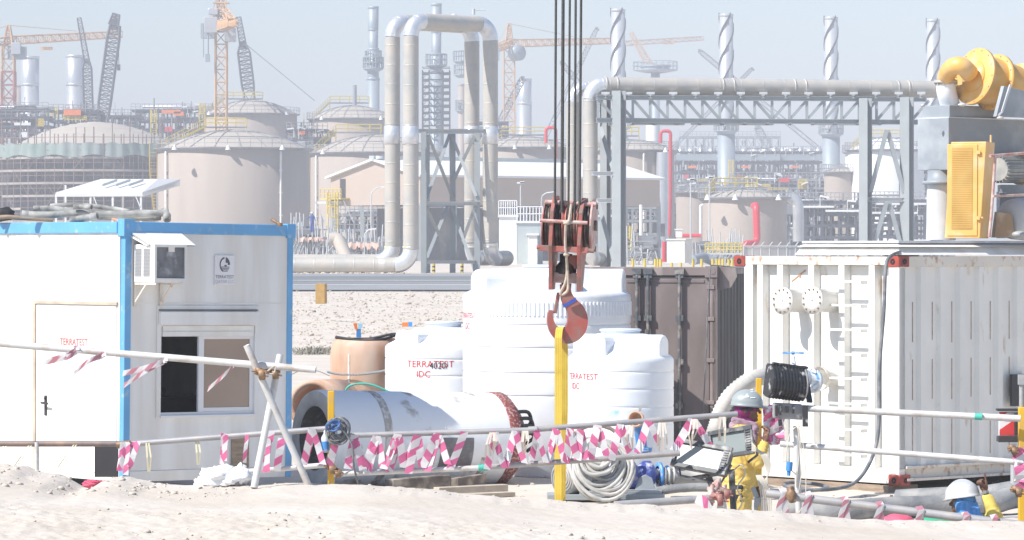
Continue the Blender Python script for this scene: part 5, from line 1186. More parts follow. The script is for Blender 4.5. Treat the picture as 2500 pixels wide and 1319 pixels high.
b = MB(); b.obox(P(1888, 1022, 33.1), P(1960, 1026, 33.15)-P(1888, 1022, 33.1), (0, .12, 0), (.0, 0, .14)); b.build('gear_box', M['scaf'], bl, .012)
b = MB()
for (x0, y0, x1, y1) in ((1893, 990, 1899, 1016), (1903, 988, 1910, 1014), (1917, 992, 1926, 1008), (1934, 990, 1940, 1010)): b.obox(P(x0, y1, 33.08), P(x1, y1, 33.08)-P(x0, y1, 33.08), (0, .02, 0), (0, 0, (y1-y0)*mp(33.08)))
b.beam(P(1966, 990, 33.1), P(1966, 1042, 33.1), .05, .03); b.beam(P(1904, 1024, 33.1), P(1906, 1040, 33.1), .035, .03); b.build('bracket', M['lampblack'], bl)
b = MB()
for x, e in ((1926, 1070), (1958, 1130), (1968, 1170), (1952, 1100)):
    b.path(smooth([P(1945, 1042, 33.12), P((x+1945)/2, 1050, 33.1), P(x, e, 33.1), P(x-6, e+60, 33.1), P(1945, e+90, 33.15)], 6), .005, 5)
b.build('lamp_cable', M['cablewhite'], bl)
b = MB(); b.tube(P(1928, 1128, 33.1), P(1926, 1150, 33.1), .03, n=14); b.tube(P(1926, 1150, 33.1), P(1925, 1162, 33.1), .018, n=10); b.thing('plug', M['valveblue'], 'blue plug hanging beside the pale floodlight pole', 'plug')
st = T('lamp_stand', P(1790, 1260, 33.6), 'dark tripod stand carrying the two grey floodlights', 'stand')
b = MB(); b.tube(P(1792, 1270, 33.6), P(1786, 1150, 33.6), .03, n=12); b.tube(P(1792, 1150, 33.5), P(1690, 1168, 33.4), .02, n=10); b.build('pole', M['lampbody'], st)
b = MB(); b.beam(P(1730, 1165, 33.5), P(1745, 1205, 33.5), .06, .06); b.build('yoke', M['lampbody'], st)
b = MB()
for k in range(8):
    x = 1838+k*4; b.path(smooth([P(1835, 1080+k*3, 33.5), P(1858+k*2, 1110, 33.45), P(1872+k, 1150, 33.45), P(1874-k*3, 1195, 33.45)], 6), .0055, 5)
for k in range(7): b.path(smooth([P(1846+k*2, 1160, 33.4), P(1852+k*3, 1180, 33.38), P(1858+k*4, 1215, 33.4), P(1856+k*4, 1275, 33.4)], 5), .006, 5)
b.path(smooth([P(1785, 1155, 33.4), P(1810, 1135, 33.38), P(1818, 1160, 33.4), P(1800, 1190, 33.4), P(1812, 1225, 33.4), P(1796, 1255, 33.4)], 6), .007, 6)
b.thing('cable_bundle', M['cablewhite'], 'pale loose cables looping down behind the floodlights', 'cable bundle')
b = MB(); b.tube(P(1849, 1215, 33.4), P(1848, 1236, 33.4), .028, n=14); b.tube(P(1846, 1236, 33.4), P(1846, 1245, 33.4), .02, n=10); b.beam(P(1838, 1190, 33.42), P(1848, 1215, 33.4), .04, .03); b.thing('plug', M['steel'], 'grey plug dangling from the pale cables', 'plug')
b = MB()
for k in range(16): b.ball(P(1745+random.uniform(-14, 24), 1200+random.uniform(-20, 24), 32.9+random.uniform(-.1, .1)), random.uniform(.02, .04), (1, 1, 1.2), 8, 6, jit=1)
b.thing('coupler_cluster', M['redworn2'], 'rusty red couplers clustered on the low rail under the lights', 'clamps')
# beacon board at the right edge
bc_ = T('hazard_board', P(2462, 1075, 33.2), 'red and white hazard board on a bracket at the right edge', 'hazard board')
b = MB(); b.obox(P(2439, 1064, 33.2), (62*mp(33.2), 0, 0), (0, .04, 0), (0, 0, 58*mp(33.2))); b.build('panel', M['signwhite'], bc_, .004)
b = MB(); o_ = P(2439, 1064, 33.195); s_ = mp(33.2)
b.prism([(1*s_, 1*s_), (37*s_, 1*s_), (37*s_, 39*s_), (1*s_, 14*s_)], o_, (1, 0, 0), (0, 0, 1), (0, -.003, 0)); b.prism([(1*s_, 40*s_), (1*s_, 57*s_), (20*s_, 57*s_)], o_, (1, 0, 0), (0, 0, 1), (0, -.003, 0)); b.build('red_stripe', M['signred'], bc_)
b = MB(); b.obox(P(2435, 1004, 33.15), (70*mp(33.2), 0, 0), (0, .12, 0), (0, 0, .02)); b.obox(P(2438, 1080, 33.12), (66*mp(33.2), 0, 0), (0, .16, 0), (0, 0, .05)); b.obox(P(2478, 1064, 33.15), (24*mp(33.2), 0, 0), (0, .1, 0), (0, 0, .2)); b.build('bracket', M['dark'], bc_, .004)
b = MB(); b.tube(P(2475, 1180, 33.3), P(2475, 1085, 33.3), .03, n=12); b.build('prop', M['silver'], bc_)
b = MB(); b.tube(P(2494, 1000, 33.0), P(2494, 930, 33.0), .022, n=10); b.box(P(2494, 927, 33.0), (.06, .06, .09)); b.thing('rod', M['motor'], 'grey rod standing on top of the right yellow post', 'rod')

# ================================================================== pump, hose coil, blue pipe fittings
YP = 40.4
pm = T('pump', P(1440, 1219, YP), 'grey motor and blue centrifugal pump on a steel base plate', 'pump')
p0 = P(1372, 1168, YP-.25); p1 = P(1500, 1160, YP+.35); pd = (p1-p0).normalized()
b = MB(); b.lathe([(.01, -.0), (.16, 0), (.185, .02), (.185, .28), (.17, .30)], 32, p0, pd); b.build('fan_cowl', M['motor'], pm)
b = MB(); b.lathe([(.165, .30), (.165, .62), (.01, .62)], 32, p0, pd)
for k in range(26):
    a = 2*math.pi*k/26; u_ = pd.cross(Vector((0, 0, 1))).normalized(); v_ = u_.cross(pd); q = u_*math.cos(a)+v_*math.sin(a); b.beam(p0+pd*.31+q*.175, p0+pd*.6+q*.175, .007, .03, q)
b.build('motor_body', M['motor'], pm)
b = MB()
for r in (.03, .06, .09, .12, .15): b.lathe([(r-.006, -.008), (r+.006, -.008), (r+.006, -.002), (r-.006, -.002), (r-.006, -.008)], 32, p0, pd)
b.build('fan_grille', M['scaf'], pm)
b = MB(); q = P(1572, 1160, YP+.1); b.lathe([(.06, -.22), (.15, -.2), (.155, -.12), (.10, -.1), (.12, -.05), (.155, 0), (.155, .07), (.12, .1), (.07, .12), (.07, .16)], 32, q, (.96, .28, 0)); b.build('pump_casing', M['pumpblue'], pm)
b = MB(); b.prism([(-.12, 0), (.15, 0), (.09, .2), (.02, .24), (-.06, .2)], P(1572, 1212, YP-.05), (1, 0, 0), (0, 0, 1), (0, .2, 0)); b.build('pedestal', M['machgrey'], pm, .006)
b = MB(); q = P(1592, 1160, YP+.14); b.lathe([(.10, 0), (.14, .005), (.14, .035), (.08, .04), (.08, .10), (.105, .105), (.105, .12)], 28, q+Vector((.06, 0, 0)), (.96, .28, 0)); b.build('suction_flange', M['valveblue'], pm)
b = MB(); b.obox(P(1336, 1222, YP-.4), (1.28, .12, 0), (0, .5, 0), (0, 0, .06)); b.obox(P(1415, 1222, YP-.35), (.9, .1, 0), (0, .4, 0), (0, 0, .10)); b.build('base_plate', M['steel'], pm, .006)
b = MB(); b.path(smooth([P(1612, 1162, YP+.1), P(1650, 1164, YP+.2), P(1700, 1166, YP+.25), P(1760, 1165, YP+.2), P(1800, 1170, YP)], 6), .085, 16)
for x in (1622, 1632, 1644): b.lathe([(.085, -.01), (.1, -.008), (.1, .012), (.085, .014)], 18, P(x, 1163, YP+.12), (1, .1, 0))
b.thing('suction_hose', M['hosepale'], 'fat dusty hose running right from the blue pump', 'hose')
b = MB(); b.path(smooth([P(1600, 1200, YP-.1), P(1660, 1192, YP-.1), P(1720, 1190, YP-.1), P(1790, 1196, YP-.2)], 5), .05, 10); b.thing('hose', M['hosegrey'], 'thinner grey hose on the sand under the fat hose', 'hose')
b = MB()
top_ = P(1458, 1072, YP-.45)
for k in range(17):
    rx = .12+.0135*k+random.uniform(-.015, .015); rz = .10+.0125*k+random.uniform(-.012, .012)
    tl = R(-14+random.uniform(-12, 12)); ux_ = Vector((math.cos(tl), .12, math.sin(tl))); uz_ = Vector((-math.sin(tl)*.6, .42+random.uniform(-.1, .1), math.cos(tl)))
    c = top_+Vector((.006*k+random.uniform(-.02, .02), -.012*(k % 4)-.12*(k < 6), random.uniform(-.05, .01)))-uz_*rz
    pts = [c+ux_*rx*math.cos(a)+uz_*rz*math.sin(a)*(1.15 if math.sin(a) < 0 else .95)+Vector((0, 0, .015*math.sin(a*3+k))) for a in [2*math.pi*i/28 for i in range(28)]]
    b.path(pts, .021, 8, closed=True)
b.thing('hose_coil', M['hosepale'], 'coil of pale grey hose heaped on the pump motor', 'hose coil')
b = MB(); c = P(1455, 1075, YP-.2); b.path([c+Vector((.26*math.cos(a), 0, .16*math.sin(a))) for a in [R(-10+20*i) for i in range(11)]], .02, 8); b.thing('hose', M['wood'], 'brownish hose arching above the hose coil', 'hose')
bv = T('pipe_bend', P(1560, 1110, YP+.2), 'blue pipe bend with a rusty open mouth and a lever', 'pipe bend')
b = MB(); b.path(smooth([P(1568, 1108, YP+.25), P(1565, 1075, YP+.25), P(1560, 1045, YP+.2), P(1556, 1028, YP+.05)], 6), .062, 18); b.build('bend', M['valveblue'], bv)
q0 = P(1553, 1024, YP-.05); dq = Vector((-.25, -.93, .15)).normalized()
b = MB(); b.lathe([(.06, -.14), (.09, -.02), (.09, .03), (.07, .03), (.066, -.1), (.01, -.11)], 28, q0, dq); b.build('mouth', M['orange'], bv)
b = MB(); b.lathe([(.09, 0), (.1, .005), (.1, .03), (.09, .035)], 24, P(1570, 1104, YP+.25)); b.lathe([(.06, 0), (.1, .005), (.1, .02), (.06, .025)], 24, P(1570, 1098, YP+.25)); b.build('flange', M['valveblue'], bv)
b = MB(); b.beam(P(1558, 1018, YP), P(1562, 1000, YP), .02, .02); b.beam(P(1562, 1002, YP), P(1565, 990, YP), .012, .03); b.build('lever', M['motor'], bv)
# gate valve with handwheel in front of the third stub, corrugated hose going down
gvv = T('gate_valve', P(1938, 895, 41), 'blue gate valve with thin blue handwheel before the white container', 'valve')
b = MB(); b.lathe([(.03, -.12), (.055, -.08), (.055, -.03), (.03, -.02), (.025, .03), (.015, .04), (.015, .09)], 20, P(1938, 890, 40.8)); b.lathe([(.10, -.02), (.135, -.02), (.135, .02), (.11, .02), (.11, .14)], 28, P(1985, 930, 40.9), Vector((-.743, -.669, 0))); b.ball(P(1955, 925, 40.8), .13); b.build('valve_body', M['valvepale'], gvv)
b = MB(); hwp = P(1936, 862, 40.8); b.path([hwp+Vector((.12*math.cos(a), .12*math.sin(a), .004*math.sin(a*3))) for a in [2*math.pi*i/24 for i in range(24)]], .007, 6, closed=True)
for k in range(3): a = k*math.pi/3; b.tube(hwp-Vector((.12*math.cos(a), .12*math.sin(a), 0)), hwp+Vector((.12*math.cos(a), .12*math.sin(a), 0)), .006, n=6)
b.lathe([(.02, -.02), (.02, .02), (.005, .02)], 10, hwp); b.build('handwheel', M['valveblue'], gvv)
b = MB(); q = smooth([P(1915, 925, 40.6), P(1880, 920, 40.3), P(1850, 922, 40.1), P(1815, 938, 40), P(1780, 970, 40), P(1758, 1010, 40), P(1748, 1045, 40), P(1738, 1080, 40.1)], 10)
b.path(q, [.088+(.006 if i % 2 else -.006) for i in range(len(q))], 18); b.thing('corrugated_hose', M['hosepale'], 'pale corrugated hose curving down behind the worker from the valve', 'hose')
# ================================================================== people
def blob(name, prims, voxel, m, parent, it=6, label=None, fold=0):
    """one continuous surface grown from overlapping limbs"""
    b = MB()
    for q in prims:
        if q[0] == 'c':
            _, p0, p1, r0, r1 = q; p0 = Vector(p0); p1 = Vector(p1); b.tube(p0, p1, r0, r1, n=14, sm=True); b.ball(p0, r0, nu=14, nv=8); b.ball(p1, r1, nu=14, nv=8)
        else:
            _, c, r, sc = q[:4]; b.ball(c, r, sc, 18, 12, q[4] if len(q) > 4 else None)
    o = b.build(name, m, parent)
    md = o.modifiers.new('fuse', 'REMESH'); md.mode = 'VOXEL'; md.voxel_size = voxel; md.use_smooth_shade = True
    sm_ = o.modifiers.new('soften', 'SMOOTH'); sm_.iterations = it; sm_.factor = .5
    dg = bpy.context.evaluated_depsgraph_get(); me = bpy.data.meshes.new_from_object(o.evaluated_get(dg))
    o.modifiers.clear(); old = o.data; o.data = me; bpy.data.meshes.remove(old); me.name = name
    if fold:                                       # cloth folds: ridges pressed along the surface normal
        me.update(); mv = [(v.co.copy(), v.normal.copy()) for v in me.vertices]
        for v, (p, n_) in zip(me.vertices, mv):
            q = V((p.x*7+3*noise.noise(p*5), p.y*7, p.z*12+4*noise.noise(p*4+V((7, 1, 2))))); v.co = p+n_*fold*(1.3*(.35-abs(noise.noise(q)))+.25*noise.noise(p*24))
    me.polygons.foreach_set('use_smooth', [True]*len(me.polygons))
    if label: o['label'] = label
    return o
V = Vector
def worn_helmet(par, c, fwd, m, r=.135, tilt=0, peak=.055):
    """shell with brim and peak; fwd is the way the face looks"""
    fwd = V(fwd).normalized(); sd = fwd.cross(V((0, 0, 1))).normalized(); up_ = V((0, 0, 1))
    fwd = (fwd*math.cos(tilt)-up_*math.sin(tilt)).normalized(); up_ = sd.cross(fwd).normalized()
    b = MB(); vs = []; nu, nv = 36, 12
    for j in range(nv+1):
        t = (math.pi/2)*j/nv
        for i in range(nu):
            a = 2*math.pi*i/nu; k = r*math.sin(t) if j else .0; ridge = .012*max(0, math.cos(t*1.1))*math.exp(-(math.sin(a)*math.sin(t)*r/.02)**2)
            vs.append(c+fwd*(1.12*k*math.cos(a))+sd*(.88*k*math.sin(a))+up_*(r*.98*math.cos(t)**.85+ridge))
    for i in range(nu):                            # brim
        a = 2*math.pi*i/nu; e = .012+peak*max(0, math.cos(a))**2.2
        vs.append(c+fwd*((1.12*r+e)*math.cos(a))+sd*((.88*r+.012)*math.sin(a))-up_*(.014+.018*max(0, math.cos(a))**2))
    for i in range(nu):
        a = 2*math.pi*i/nu; vs.append(c+fwd*(1.05*r*math.cos(a))+sd*(.83*r*math.sin(a))-up_*.012)
    fs = [(j*nu+i, (j+1)*nu+i, (j+1)*nu+(i+1) % nu, j*nu+(i+1) % nu) for j in range(nv+2) for i in range(nu)]
    b.add(vs, fs, True); return b.build('helmet', m, par), fwd, sd, up_
def hand(prims, wrist, palm_dir, finger_dirs, thumb, width_dir, s=1.0):
    wrist = V(wrist); pd_ = V(palm_dir).normalized(); wd = V(width_dir).normalized()
    prims.append(('c', wrist, wrist+pd_*.05*s, .026*s, .030*s))
    lens = (.072, .082, .076, .060)
    for k in range(4):
        root = wrist+pd_*.075*s+wd*((k-1.5)*.0205*s)
        prims.append(('c', wrist+pd_*.02*s+wd*((k-1.5)*.014*s), root, .017*s, .0125*s))
        p = root
        for d, f in zip(finger_dirs[k], (.42, .32, .26)):
            q = p+V(d).normalized()*lens[k]*f*1.15*s; prims.append(('c', p, q, .0098*s, .0085*s)); p = q
    t0 = wrist+pd_*.02*s-wd*.025*s; p = t0
    for d, f in zip(thumb, (.035, .03, .025)):
        q = p+V(d).normalized()*f*s; prims.append(('c', p, q, .0125*s, .0105*s)); p = q
# ---------------- worker in the grey helmet, seen from the side looking right
Yw = 35.0; hc = P(1824, 988, Yw)                  # middle of the helmet rim
gw = gz(hc.x, Yw)
w1 = T('person', (hc.x, Yw, gw), 'person in grey helmet, magenta face cloth and yellow coverall with one hand at the mouth', 'person')
fw = V((.97, -.05, -.12)).normalized(); f0 = V((.98, -.19, 0)).normalized(); s0 = V((.19, .98, 0)).normalized()   # facing right; s0 points away from the camera
hd = hc+V((.005, 0, -.045)); z = lambda h: V((0, 0, h))
neck = hd+V((-.035, 0, -.15)); chest = neck+V((-.04, 0, -.22)); hip = V((neck.x-.05, Yw, neck.z-.62))
shL = neck+V((-.03, 0, -.07))-s0*.19; shR = neck+V((-.03, 0, -.07))+s0*.19          # near (camera side) and far shoulders
body = [('e', hd+z(.02), .095, (1.05, .86, 1.15)), ('e', hd+f0*.03+z(-.055), .065, (1.0, .85, 1.0)), ('c', hd+f0*.098+z(.005), hd+f0*.118+z(-.028), .011, .017), ('e', hd+f0*.085+z(-.065), .022, (.7, 1.1, .6)), ('e', hd+f0*.08+z(-.098), .026, (.8, 1, .8)),
        ('e', hd-s0*.085+V((-.01, 0, -.01)), .026, (.7, .4, 1.1)), ('e', hd+s0*.085+V((-.01, 0, -.01)), .026, (.7, .4, 1.1)), ('c', hd+z(-.06)-f0*.03, neck+z(-.05), .055, .06),
        ('c', neck+z(-.1), chest+z(-.05), .10, .13), ('c', chest, hip, .13, .12)]
hipL, hipR = hip-s0*.09, hip+s0*.09
kneeL = hipL+f0*.06+z(-.42); kneeR = hipR+f0*.02+z(-.42); footL = V((kneeL.x-.03, kneeL.y, gw+.07)); footR = V((kneeR.x-.05, kneeR.y, gw+.07))
elL = P(1850, 1128, Yw-.22); haL = P(1869, 1078, Yw-.15)
elR = shR+f0*.02+z(-.28); haR = elR+f0*.12+z(-.24)
body += [('c', shL, elL, .05, .042), ('c', elL, haL, .042, .028), ('c', shR, elR, .05, .042), ('c', elR, haR, .042, .028), ('c', hipL, kneeL, .085, .06), ('c', kneeL, footL, .055, .04), ('c', hipR, kneeR, .085, .06), ('c', kneeR, footR, .055, .04),
         ('c', footL, footL+f0*.16+z(-.035), .042, .032), ('c', footR, footR+f0*.16+z(-.035), .042, .032)]
cu_ = [[V((.15, .1, 1)), V((-.45, .25, .75)), V((-.9, .3, .1))], [V((.2, .1, 1)), V((-.4, .25, .8)), V((-.9, .3, .2))], [V((.25, .1, 1)), V((-.5, .25, .6)), V((-.9, .3, -.1))], [V((.3, .1, .9)), V((-.5, .25, .4)), V((-.8, .3, -.2))]]
hand(body, haL, V((.1, .1, 1)), cu_, [V((-.8, .3, .5)), V((-.5, .3, .8)), V((-.5, .3, .7))], V((.55, -.8, 0)))
hand(body, haR, V((.1, 0, -1)), [[V((.2, 0, -1)), V((.1, 0, -1)), V((-.2, 0, -.9))]]*4, [V((.6, -.2, -.8)), V((.4, -.2, -.9)), V((.2, -.2, -.9))], V((0, 1, 0)))
blob('body', body, .0055, M['skin'], w1, 4)
cov = [('c', neck+z(-.07)-f0*.02, chest, .115, .165), ('c', chest, hip, .17, .155), ('e', chest+z(.06), .20, (.8, 1.05, .8)), ('c', neck+z(-.075)-s0*.04, shL+z(-.01), .09, .085), ('c', neck+z(-.075)+s0*.04, shR+z(-.01), .09, .085),
       ('c', shL, elL, .082, .064), ('c', elL, elL.lerp(haL, .78), .064, .05), ('c', shR, elR, .082, .064), ('c', elR, elR.lerp(haR, .85), .064, .05),
       ('c', hipL, kneeL, .115, .088), ('c', kneeL, footL+z(.03), .088, .075), ('c', hipR, kneeR, .115, .088), ('c', kneeR, footR+z(.03), .088, .075), ('e', hip+z(.1), .165, (.95, 1.05, .5))]
blob('coverall', cov, .009, M['coverall'], w1, 5, fold=.014)
h_, hf, hs, hu_ = worn_helmet(w1, hc+V((-.002, 0, -.0)), V((.98, -.16, 0)), M['helmgrey'], .136, R(3))
for (x0, y0, w_, hh_2, sh_) in ((1832, 972, 12, 17, 0), (1816, 971, 13, 10, 1)):
    b = MB(); pl_ = []
    for (dx, dy) in (((0, 0), (w_, 0), (w_, -hh_2), (0, -hh_2)) if not sh_ else ((0, 0), (w_, -1), (w_*.6, -hh_2))):
        px, py = x0+dx, y0+dy; v_ = P(px, py, Yw-.2)-V((0, 0, ZC)); v_.normalize(); o_ = V((0, 0, ZC)); 
        # meet the shell surface, an ellipsoid about the rim's middle
        def inv(p): q = p-hc; return V((q.dot(hf)/(1.12*.136), q.dot(hs)/(.88*.136), q.dot(hu_)/(.98*.136)))
        a_ = inv(o_); d_ = inv(o_+v_)-a_; A2 = d_.dot(d_); B2 = 2*a_.dot(d_); C2 = a_.dot(a_)-1.06; dsc = B2*B2-4*A2*C2
        t_ = (-B2-math.sqrt(max(0, dsc)))/(2*A2); pl_.append(o_+v_*(t_-.006))
    b.add(pl_, [tuple(range(len(pl_)))]); b.build('sticker', M['signwhite'], h_)
sc_ = [('e', hd-f0*.028+z(.0), .101, (1.0, .93, .98)), ('c', hd-f0*.05+z(-.05), hd+f0*.02+z(-.10), .068, .055), ('c', hd-f0*.02+z(.035), hd+f0*.03+z(.045), .092, .088)]
blob('face_cloth', sc_, .008, M['pinkcloth'], w1, 3)
blob('headband', [('e', hd-f0*.012+z(.005), .108, (1.0, .97, .28))], .007, M['navy'], w1, 2)
sf = []
for k in range(7): sf.append(('c', neck+V((-.10+.01*k, -.07, .055-.022*k)), neck+V((.10, -.06, -.0-.022*k)), .03, .028)); sf.append(('c', neck+V((-.09, .06, .04-.02*k)), neck+V((.10, .05, -.02*k)), .03, .028))
sf += [('c', neck+V((.10, -.06, -.03)), neck+V((.10, .05, -.03)), .04, .04), ('c', neck+V((-.10, -.06, -.01)), neck+V((-.10, .06, -.01)), .04, .04), ('c', neck+V((.08, -.09, -.05)), neck+V((.10, -.12, -.2)), .03, .022)]
blob('scarf', sf, .007, M['scarf'], w1, 2, fold=.007)
b = MB(); b.box(hd+f0*.085+z(.025)-s0*.0, (.045, .15, .035)); b.beam(hd+f0*.08-s0*.085+z(.025), hd-s0*.1+z(.02), .006, .012); b.build('sunglasses', M['black'], w1, .01)
b = MB(); b.box(hip+z(-.02)-s0*.17+f0*.02, (.09, .06, .17)); b.build('tool_pouch', M['navy'], w1, .02)
for f_ in (footL, footR):
    b = MB(); b.ball(f_+f0*.07+z(-.03), .06, (2.1, .9, .75)); b.tube(f_+z(.08), f_+z(-.03), .062, n=14); b.build('boot', M['dark'], w1)
# ---------------- worker in the white helmet, seen from behind, pointing up
Yq = 33.6; hc2 = P(2350, 1212, Yq); gq = gz(hc2.x, Yq)
w2 = T('person', (hc2.x, Yq, gq), 'person in white helmet, blue head cloth and orange vest raising a pointing finger', 'person')
g0 = V((-.86, .50, 0)).normalized(); t0_ = V((.50, .86, 0)).normalized(); hd2 = hc2+V((0, 0, -.045))
nk = hd2+V((.02, 0, -.15)); ch = nk+z(-.24); hp2 = nk+z(-.62); shA = nk+V((-.19, -.0, -.08)); shB = nk+V((.20, .0, -.07))
elB = P(2428, 1262, Yq-.08); haB = P(2404, 1198, Yq-.06); elA = shA+z(-.28); haA = elA+z(-.22)+g0*.1
bd = [('e', hd2+z(.02), .095, (1.0, .95, 1.15)), ('e', hd2+g0*.035+z(-.055), .066, (1, .95, 1)), ('c', hd2+g0*.096+z(.0), hd2+g0*.118+z(-.032), .011, .017), ('e', hd2+g0*.088+z(-.066), .022, (1, 1, .6)), ('e', hd2+g0*.078+z(-.1), .027, (1, 1, .8)), ('e', hd2-t0_*.085, .026, (.6, .6, 1.1)), ('e', hd2+t0_*.085, .026, (.6, .6, 1.1)), ('c', hd2+z(-.06), nk+z(-.05), .055, .06), ('c', nk+z(-.1), ch, .1, .13), ('c', ch, hp2, .13, .12),
      ('c', shB, elB, .05, .042), ('c', elB, haB, .042, .027), ('c', shA, elA, .05, .042), ('c', elA, haA, .042, .028)]
for s_ in (-.1, .1):
    k_ = hp2+V((s_, 0, -.42)); f_ = V((k_.x, k_.y, gq+.07)); bd += [('c', hp2+V((s_, 0, 0)), k_, .085, .06), ('c', k_, f_, .055, .04), ('c', f_, f_+g0*.16+z(-.035), .042, .032)]
upf = [V((-.18, 0, 1))]*3; curl = [V((-.35, -.5, .6)), V((-.5, -.5, -.5)), V((.1, .3, -.9))]
hand(bd, haB, V((-.22, 0, 1)), [curl, curl, curl, upf][::-1], [V((-.6, -.5, .6)), V((-.7, -.4, .4)), V((-.5, -.3, .7))], V((-.9, .35, -.1)))
p = haB+V((-.22, 0, 1)).normalized()*.075+V((.02, 0, 0)); 
hand(bd, haA, V((0, 0, -1)), [[V((.1, 0, -1))]*3]*4, [V((.5, -.2, -.8))]*3, V((0, 1, 0)))
blob('body', bd, .0055, M['skin'], w2, 3)
jk = [('c', nk+z(-.08), ch, .11, .165), ('c', ch, hp2, .17, .16), ('c', nk+z(-.075), shA+z(-.01), .085, .082), ('c', nk+z(-.075), shB, .085, .085), ('c', shB, elB, .088, .078), ('c', elB, elB.lerp(haB, .70), .078, .052), ('c', shA, elA, .08, .064), ('c', elA, elA.lerp(haA, .85), .062, .05)]
for s_ in (-.1, .1):
    k_ = hp2+V((s_, 0, -.42)); f_ = V((k_.x, k_.y, gq+.1)); jk += [('c', hp2+V((s_, 0, 0)), k_, .115, .085), ('c', k_, f_, .085, .072)]
blob('jacket', jk, .009, M['jacket'], w2, 5, fold=.013)
vs_ = [('c', nk+V((.02, 0, -.115)), ch, .118, .175), ('c', ch, hp2+z(.05), .178, .17), ('c', nk+V((-.04, 0, -.09)), shA+V((.05, 0, .0)), .085, .082), ('c', nk+V((.04, 0, -.09)), shB+V((-.06, 0, .0)), .085, .086)]
blob('vest', vs_, .010, M['vest'], w2, 3, fold=.005)
worn_helmet(w2, hc2, V((-.80, .60, 0)), M['helmwhite'], .150, R(8), .05)
bcl = [('e', hd2+V((.02, -.01, .0)), .103, (.98, .98, 1.0)), ('c', hd2+V((.0, -.06, -.03)), nk+V((.01, -.09, -.10)), .075, .085), ('c', hd2+V((.05, -.06, -.03)), nk+V((.09, -.07, -.12)), .055, .05)]
for k in range(6): x = -.07+.035*k; bcl.append(('c', hd2+V((x*.8+.02, -.085, -.02)), nk+V((x*1.3+.02, -.14, -.13+.01*k)), .022, .026))
blob('head_cloth', bcl, .006, M['bluecloth'], w2, 2, fold=.012)
b = MB(); b.lathe([(.030, -.012), (.033, 0), (.030, .012)], 18, elB.lerp(haB, .93), (haB-elB)); b.box(elB.lerp(haB, .95)+V((-.01, -.034, 0)), (.03, .012, .028)); b.build('wristwatch', M['scaf'], w2)
# ================================================================== pipelines with expansion loops
def gfar(Y): return interp(FAR, Y)
def bend(p0, c, p1, r, n=9):
    """fillet at corner c between directions to p0 and p1"""
    a = (p0-c).normalized(); b_ = (p1-c).normalized(); A_ = c+a*r; B_ = c+b_*r; O = c+(a+b_)*r if abs(a.dot(b_)) < .2 else None
    out = []
    for i in range(n+1):
        t = i/n; out.append((A_*(1-t)+c*t)*(1-t)+(c*(1-t)+B_*t)*t)
    return out
def arc90(c, a, b_, r, n=10):
    O = c+a*r+b_*r; return [O-b_*r*math.cos(t)-a*r*math.sin(t) for t in [math.pi/2*i/n for i in range(n+1)]]
def pipeline(name, label, corners, r, er, group=None, bands=1.2, clad='pipe'):
    """thing > straight runs, bright elbows, bands"""
    base = corners[-1].copy(); base.z = gfar(base.y)
    o = T(name, base, label, 'pipeline', group); n = len(corners); last = corners[0]
    segs = []
    for i in range(1, n-1):
        c = corners[i]; a = (corners[i-1]-c).normalized(); b_ = (corners[i+1]-c).normalized()
        segs.append((last, c+a*er)); last = c+b_*er
        b = MB(); pts = arc90(c, a, b_, er); b.path(pts, r*1.01, 24)
        for k in range(1, 10, 2):
            d = (pts[k+1]-pts[k-1]).normalized(); b.lathe([(r*1.01, -.02), (r*1.025, -.012), (r*1.025, .012), (r*1.01, .02)], 24, pts[k], d)
        b.build('elbow', M['metalcap'], o)
    segs.append((last, corners[-1]))
    for p, q in segs:
        d = (q-p).normalized(); L = (q-p).length
        if L < .05: continue
        prof = [(.01, 0), (r, 0), (r, .05)]; t = .3
        while t < L-.1: prof += [(r, t-.06), (r, t-.022), (r*1.012, t-.014), (r*1.012, t+.014), (r, t+.022), (r, t+.06)]; t += bands
        prof += [(r, L-.02), (r, L), (.01, L)]
        b = MB(); b.lathe(prof, 32, p, d); b.build('pipe_run', M[clad], o)
    return o
r1_ = .475; YB, YA = 222.5, 225.5
gB = gfar(YB)
corn = [P(-700, 648, YB), P(1003, 648, YB), P(1003, 50, YB), P(1197, 58, YB+4.5), P(1197, 660, YB+4.5), P(1197, 660, YB+4.5)+V((.3, 0, 0))]
def fix(cs):
    # make the runs truly level and upright
    a, b_, c, d, e, f = cs; b_.z = a.z; c.x, c.y = b_.x, b_.y; d.z = c.z; e.x, e.y = d.x, d.y; return [a, b_, c, d, e]
cB = fix(corn)
pB = pipeline('pipeline', 'tall silver clad pipeline loop, the front one of the pair, bending left along the ground', [cB[0], cB[1], cB[2], cB[3], V((cB[4].x, cB[4].y, gB+.9)), V((cB[4].x+1.0, cB[4].y+3, gB+.9))], r1_, .95, 'looped pipelines')
cA = fix([P(-700, 640, YA), P(958, 640, YA), P(958, 53, YA), P(1152, 60, YA+4.5), P(1152, 650, YA+4.5), P(1152, 650, YA+4.5)])
pA = pipeline('pipeline', 'tall silver clad pipeline loop, the rear one of the pair further left', [cA[0], cA[1], cA[2], cA[3], V((cA[4].x, cA[4].y, gfar(230)+.9)), V((cA[4].x+1.0, cA[4].y+3, gfar(230)+.9))], r1_, .95, 'looped pipelines')
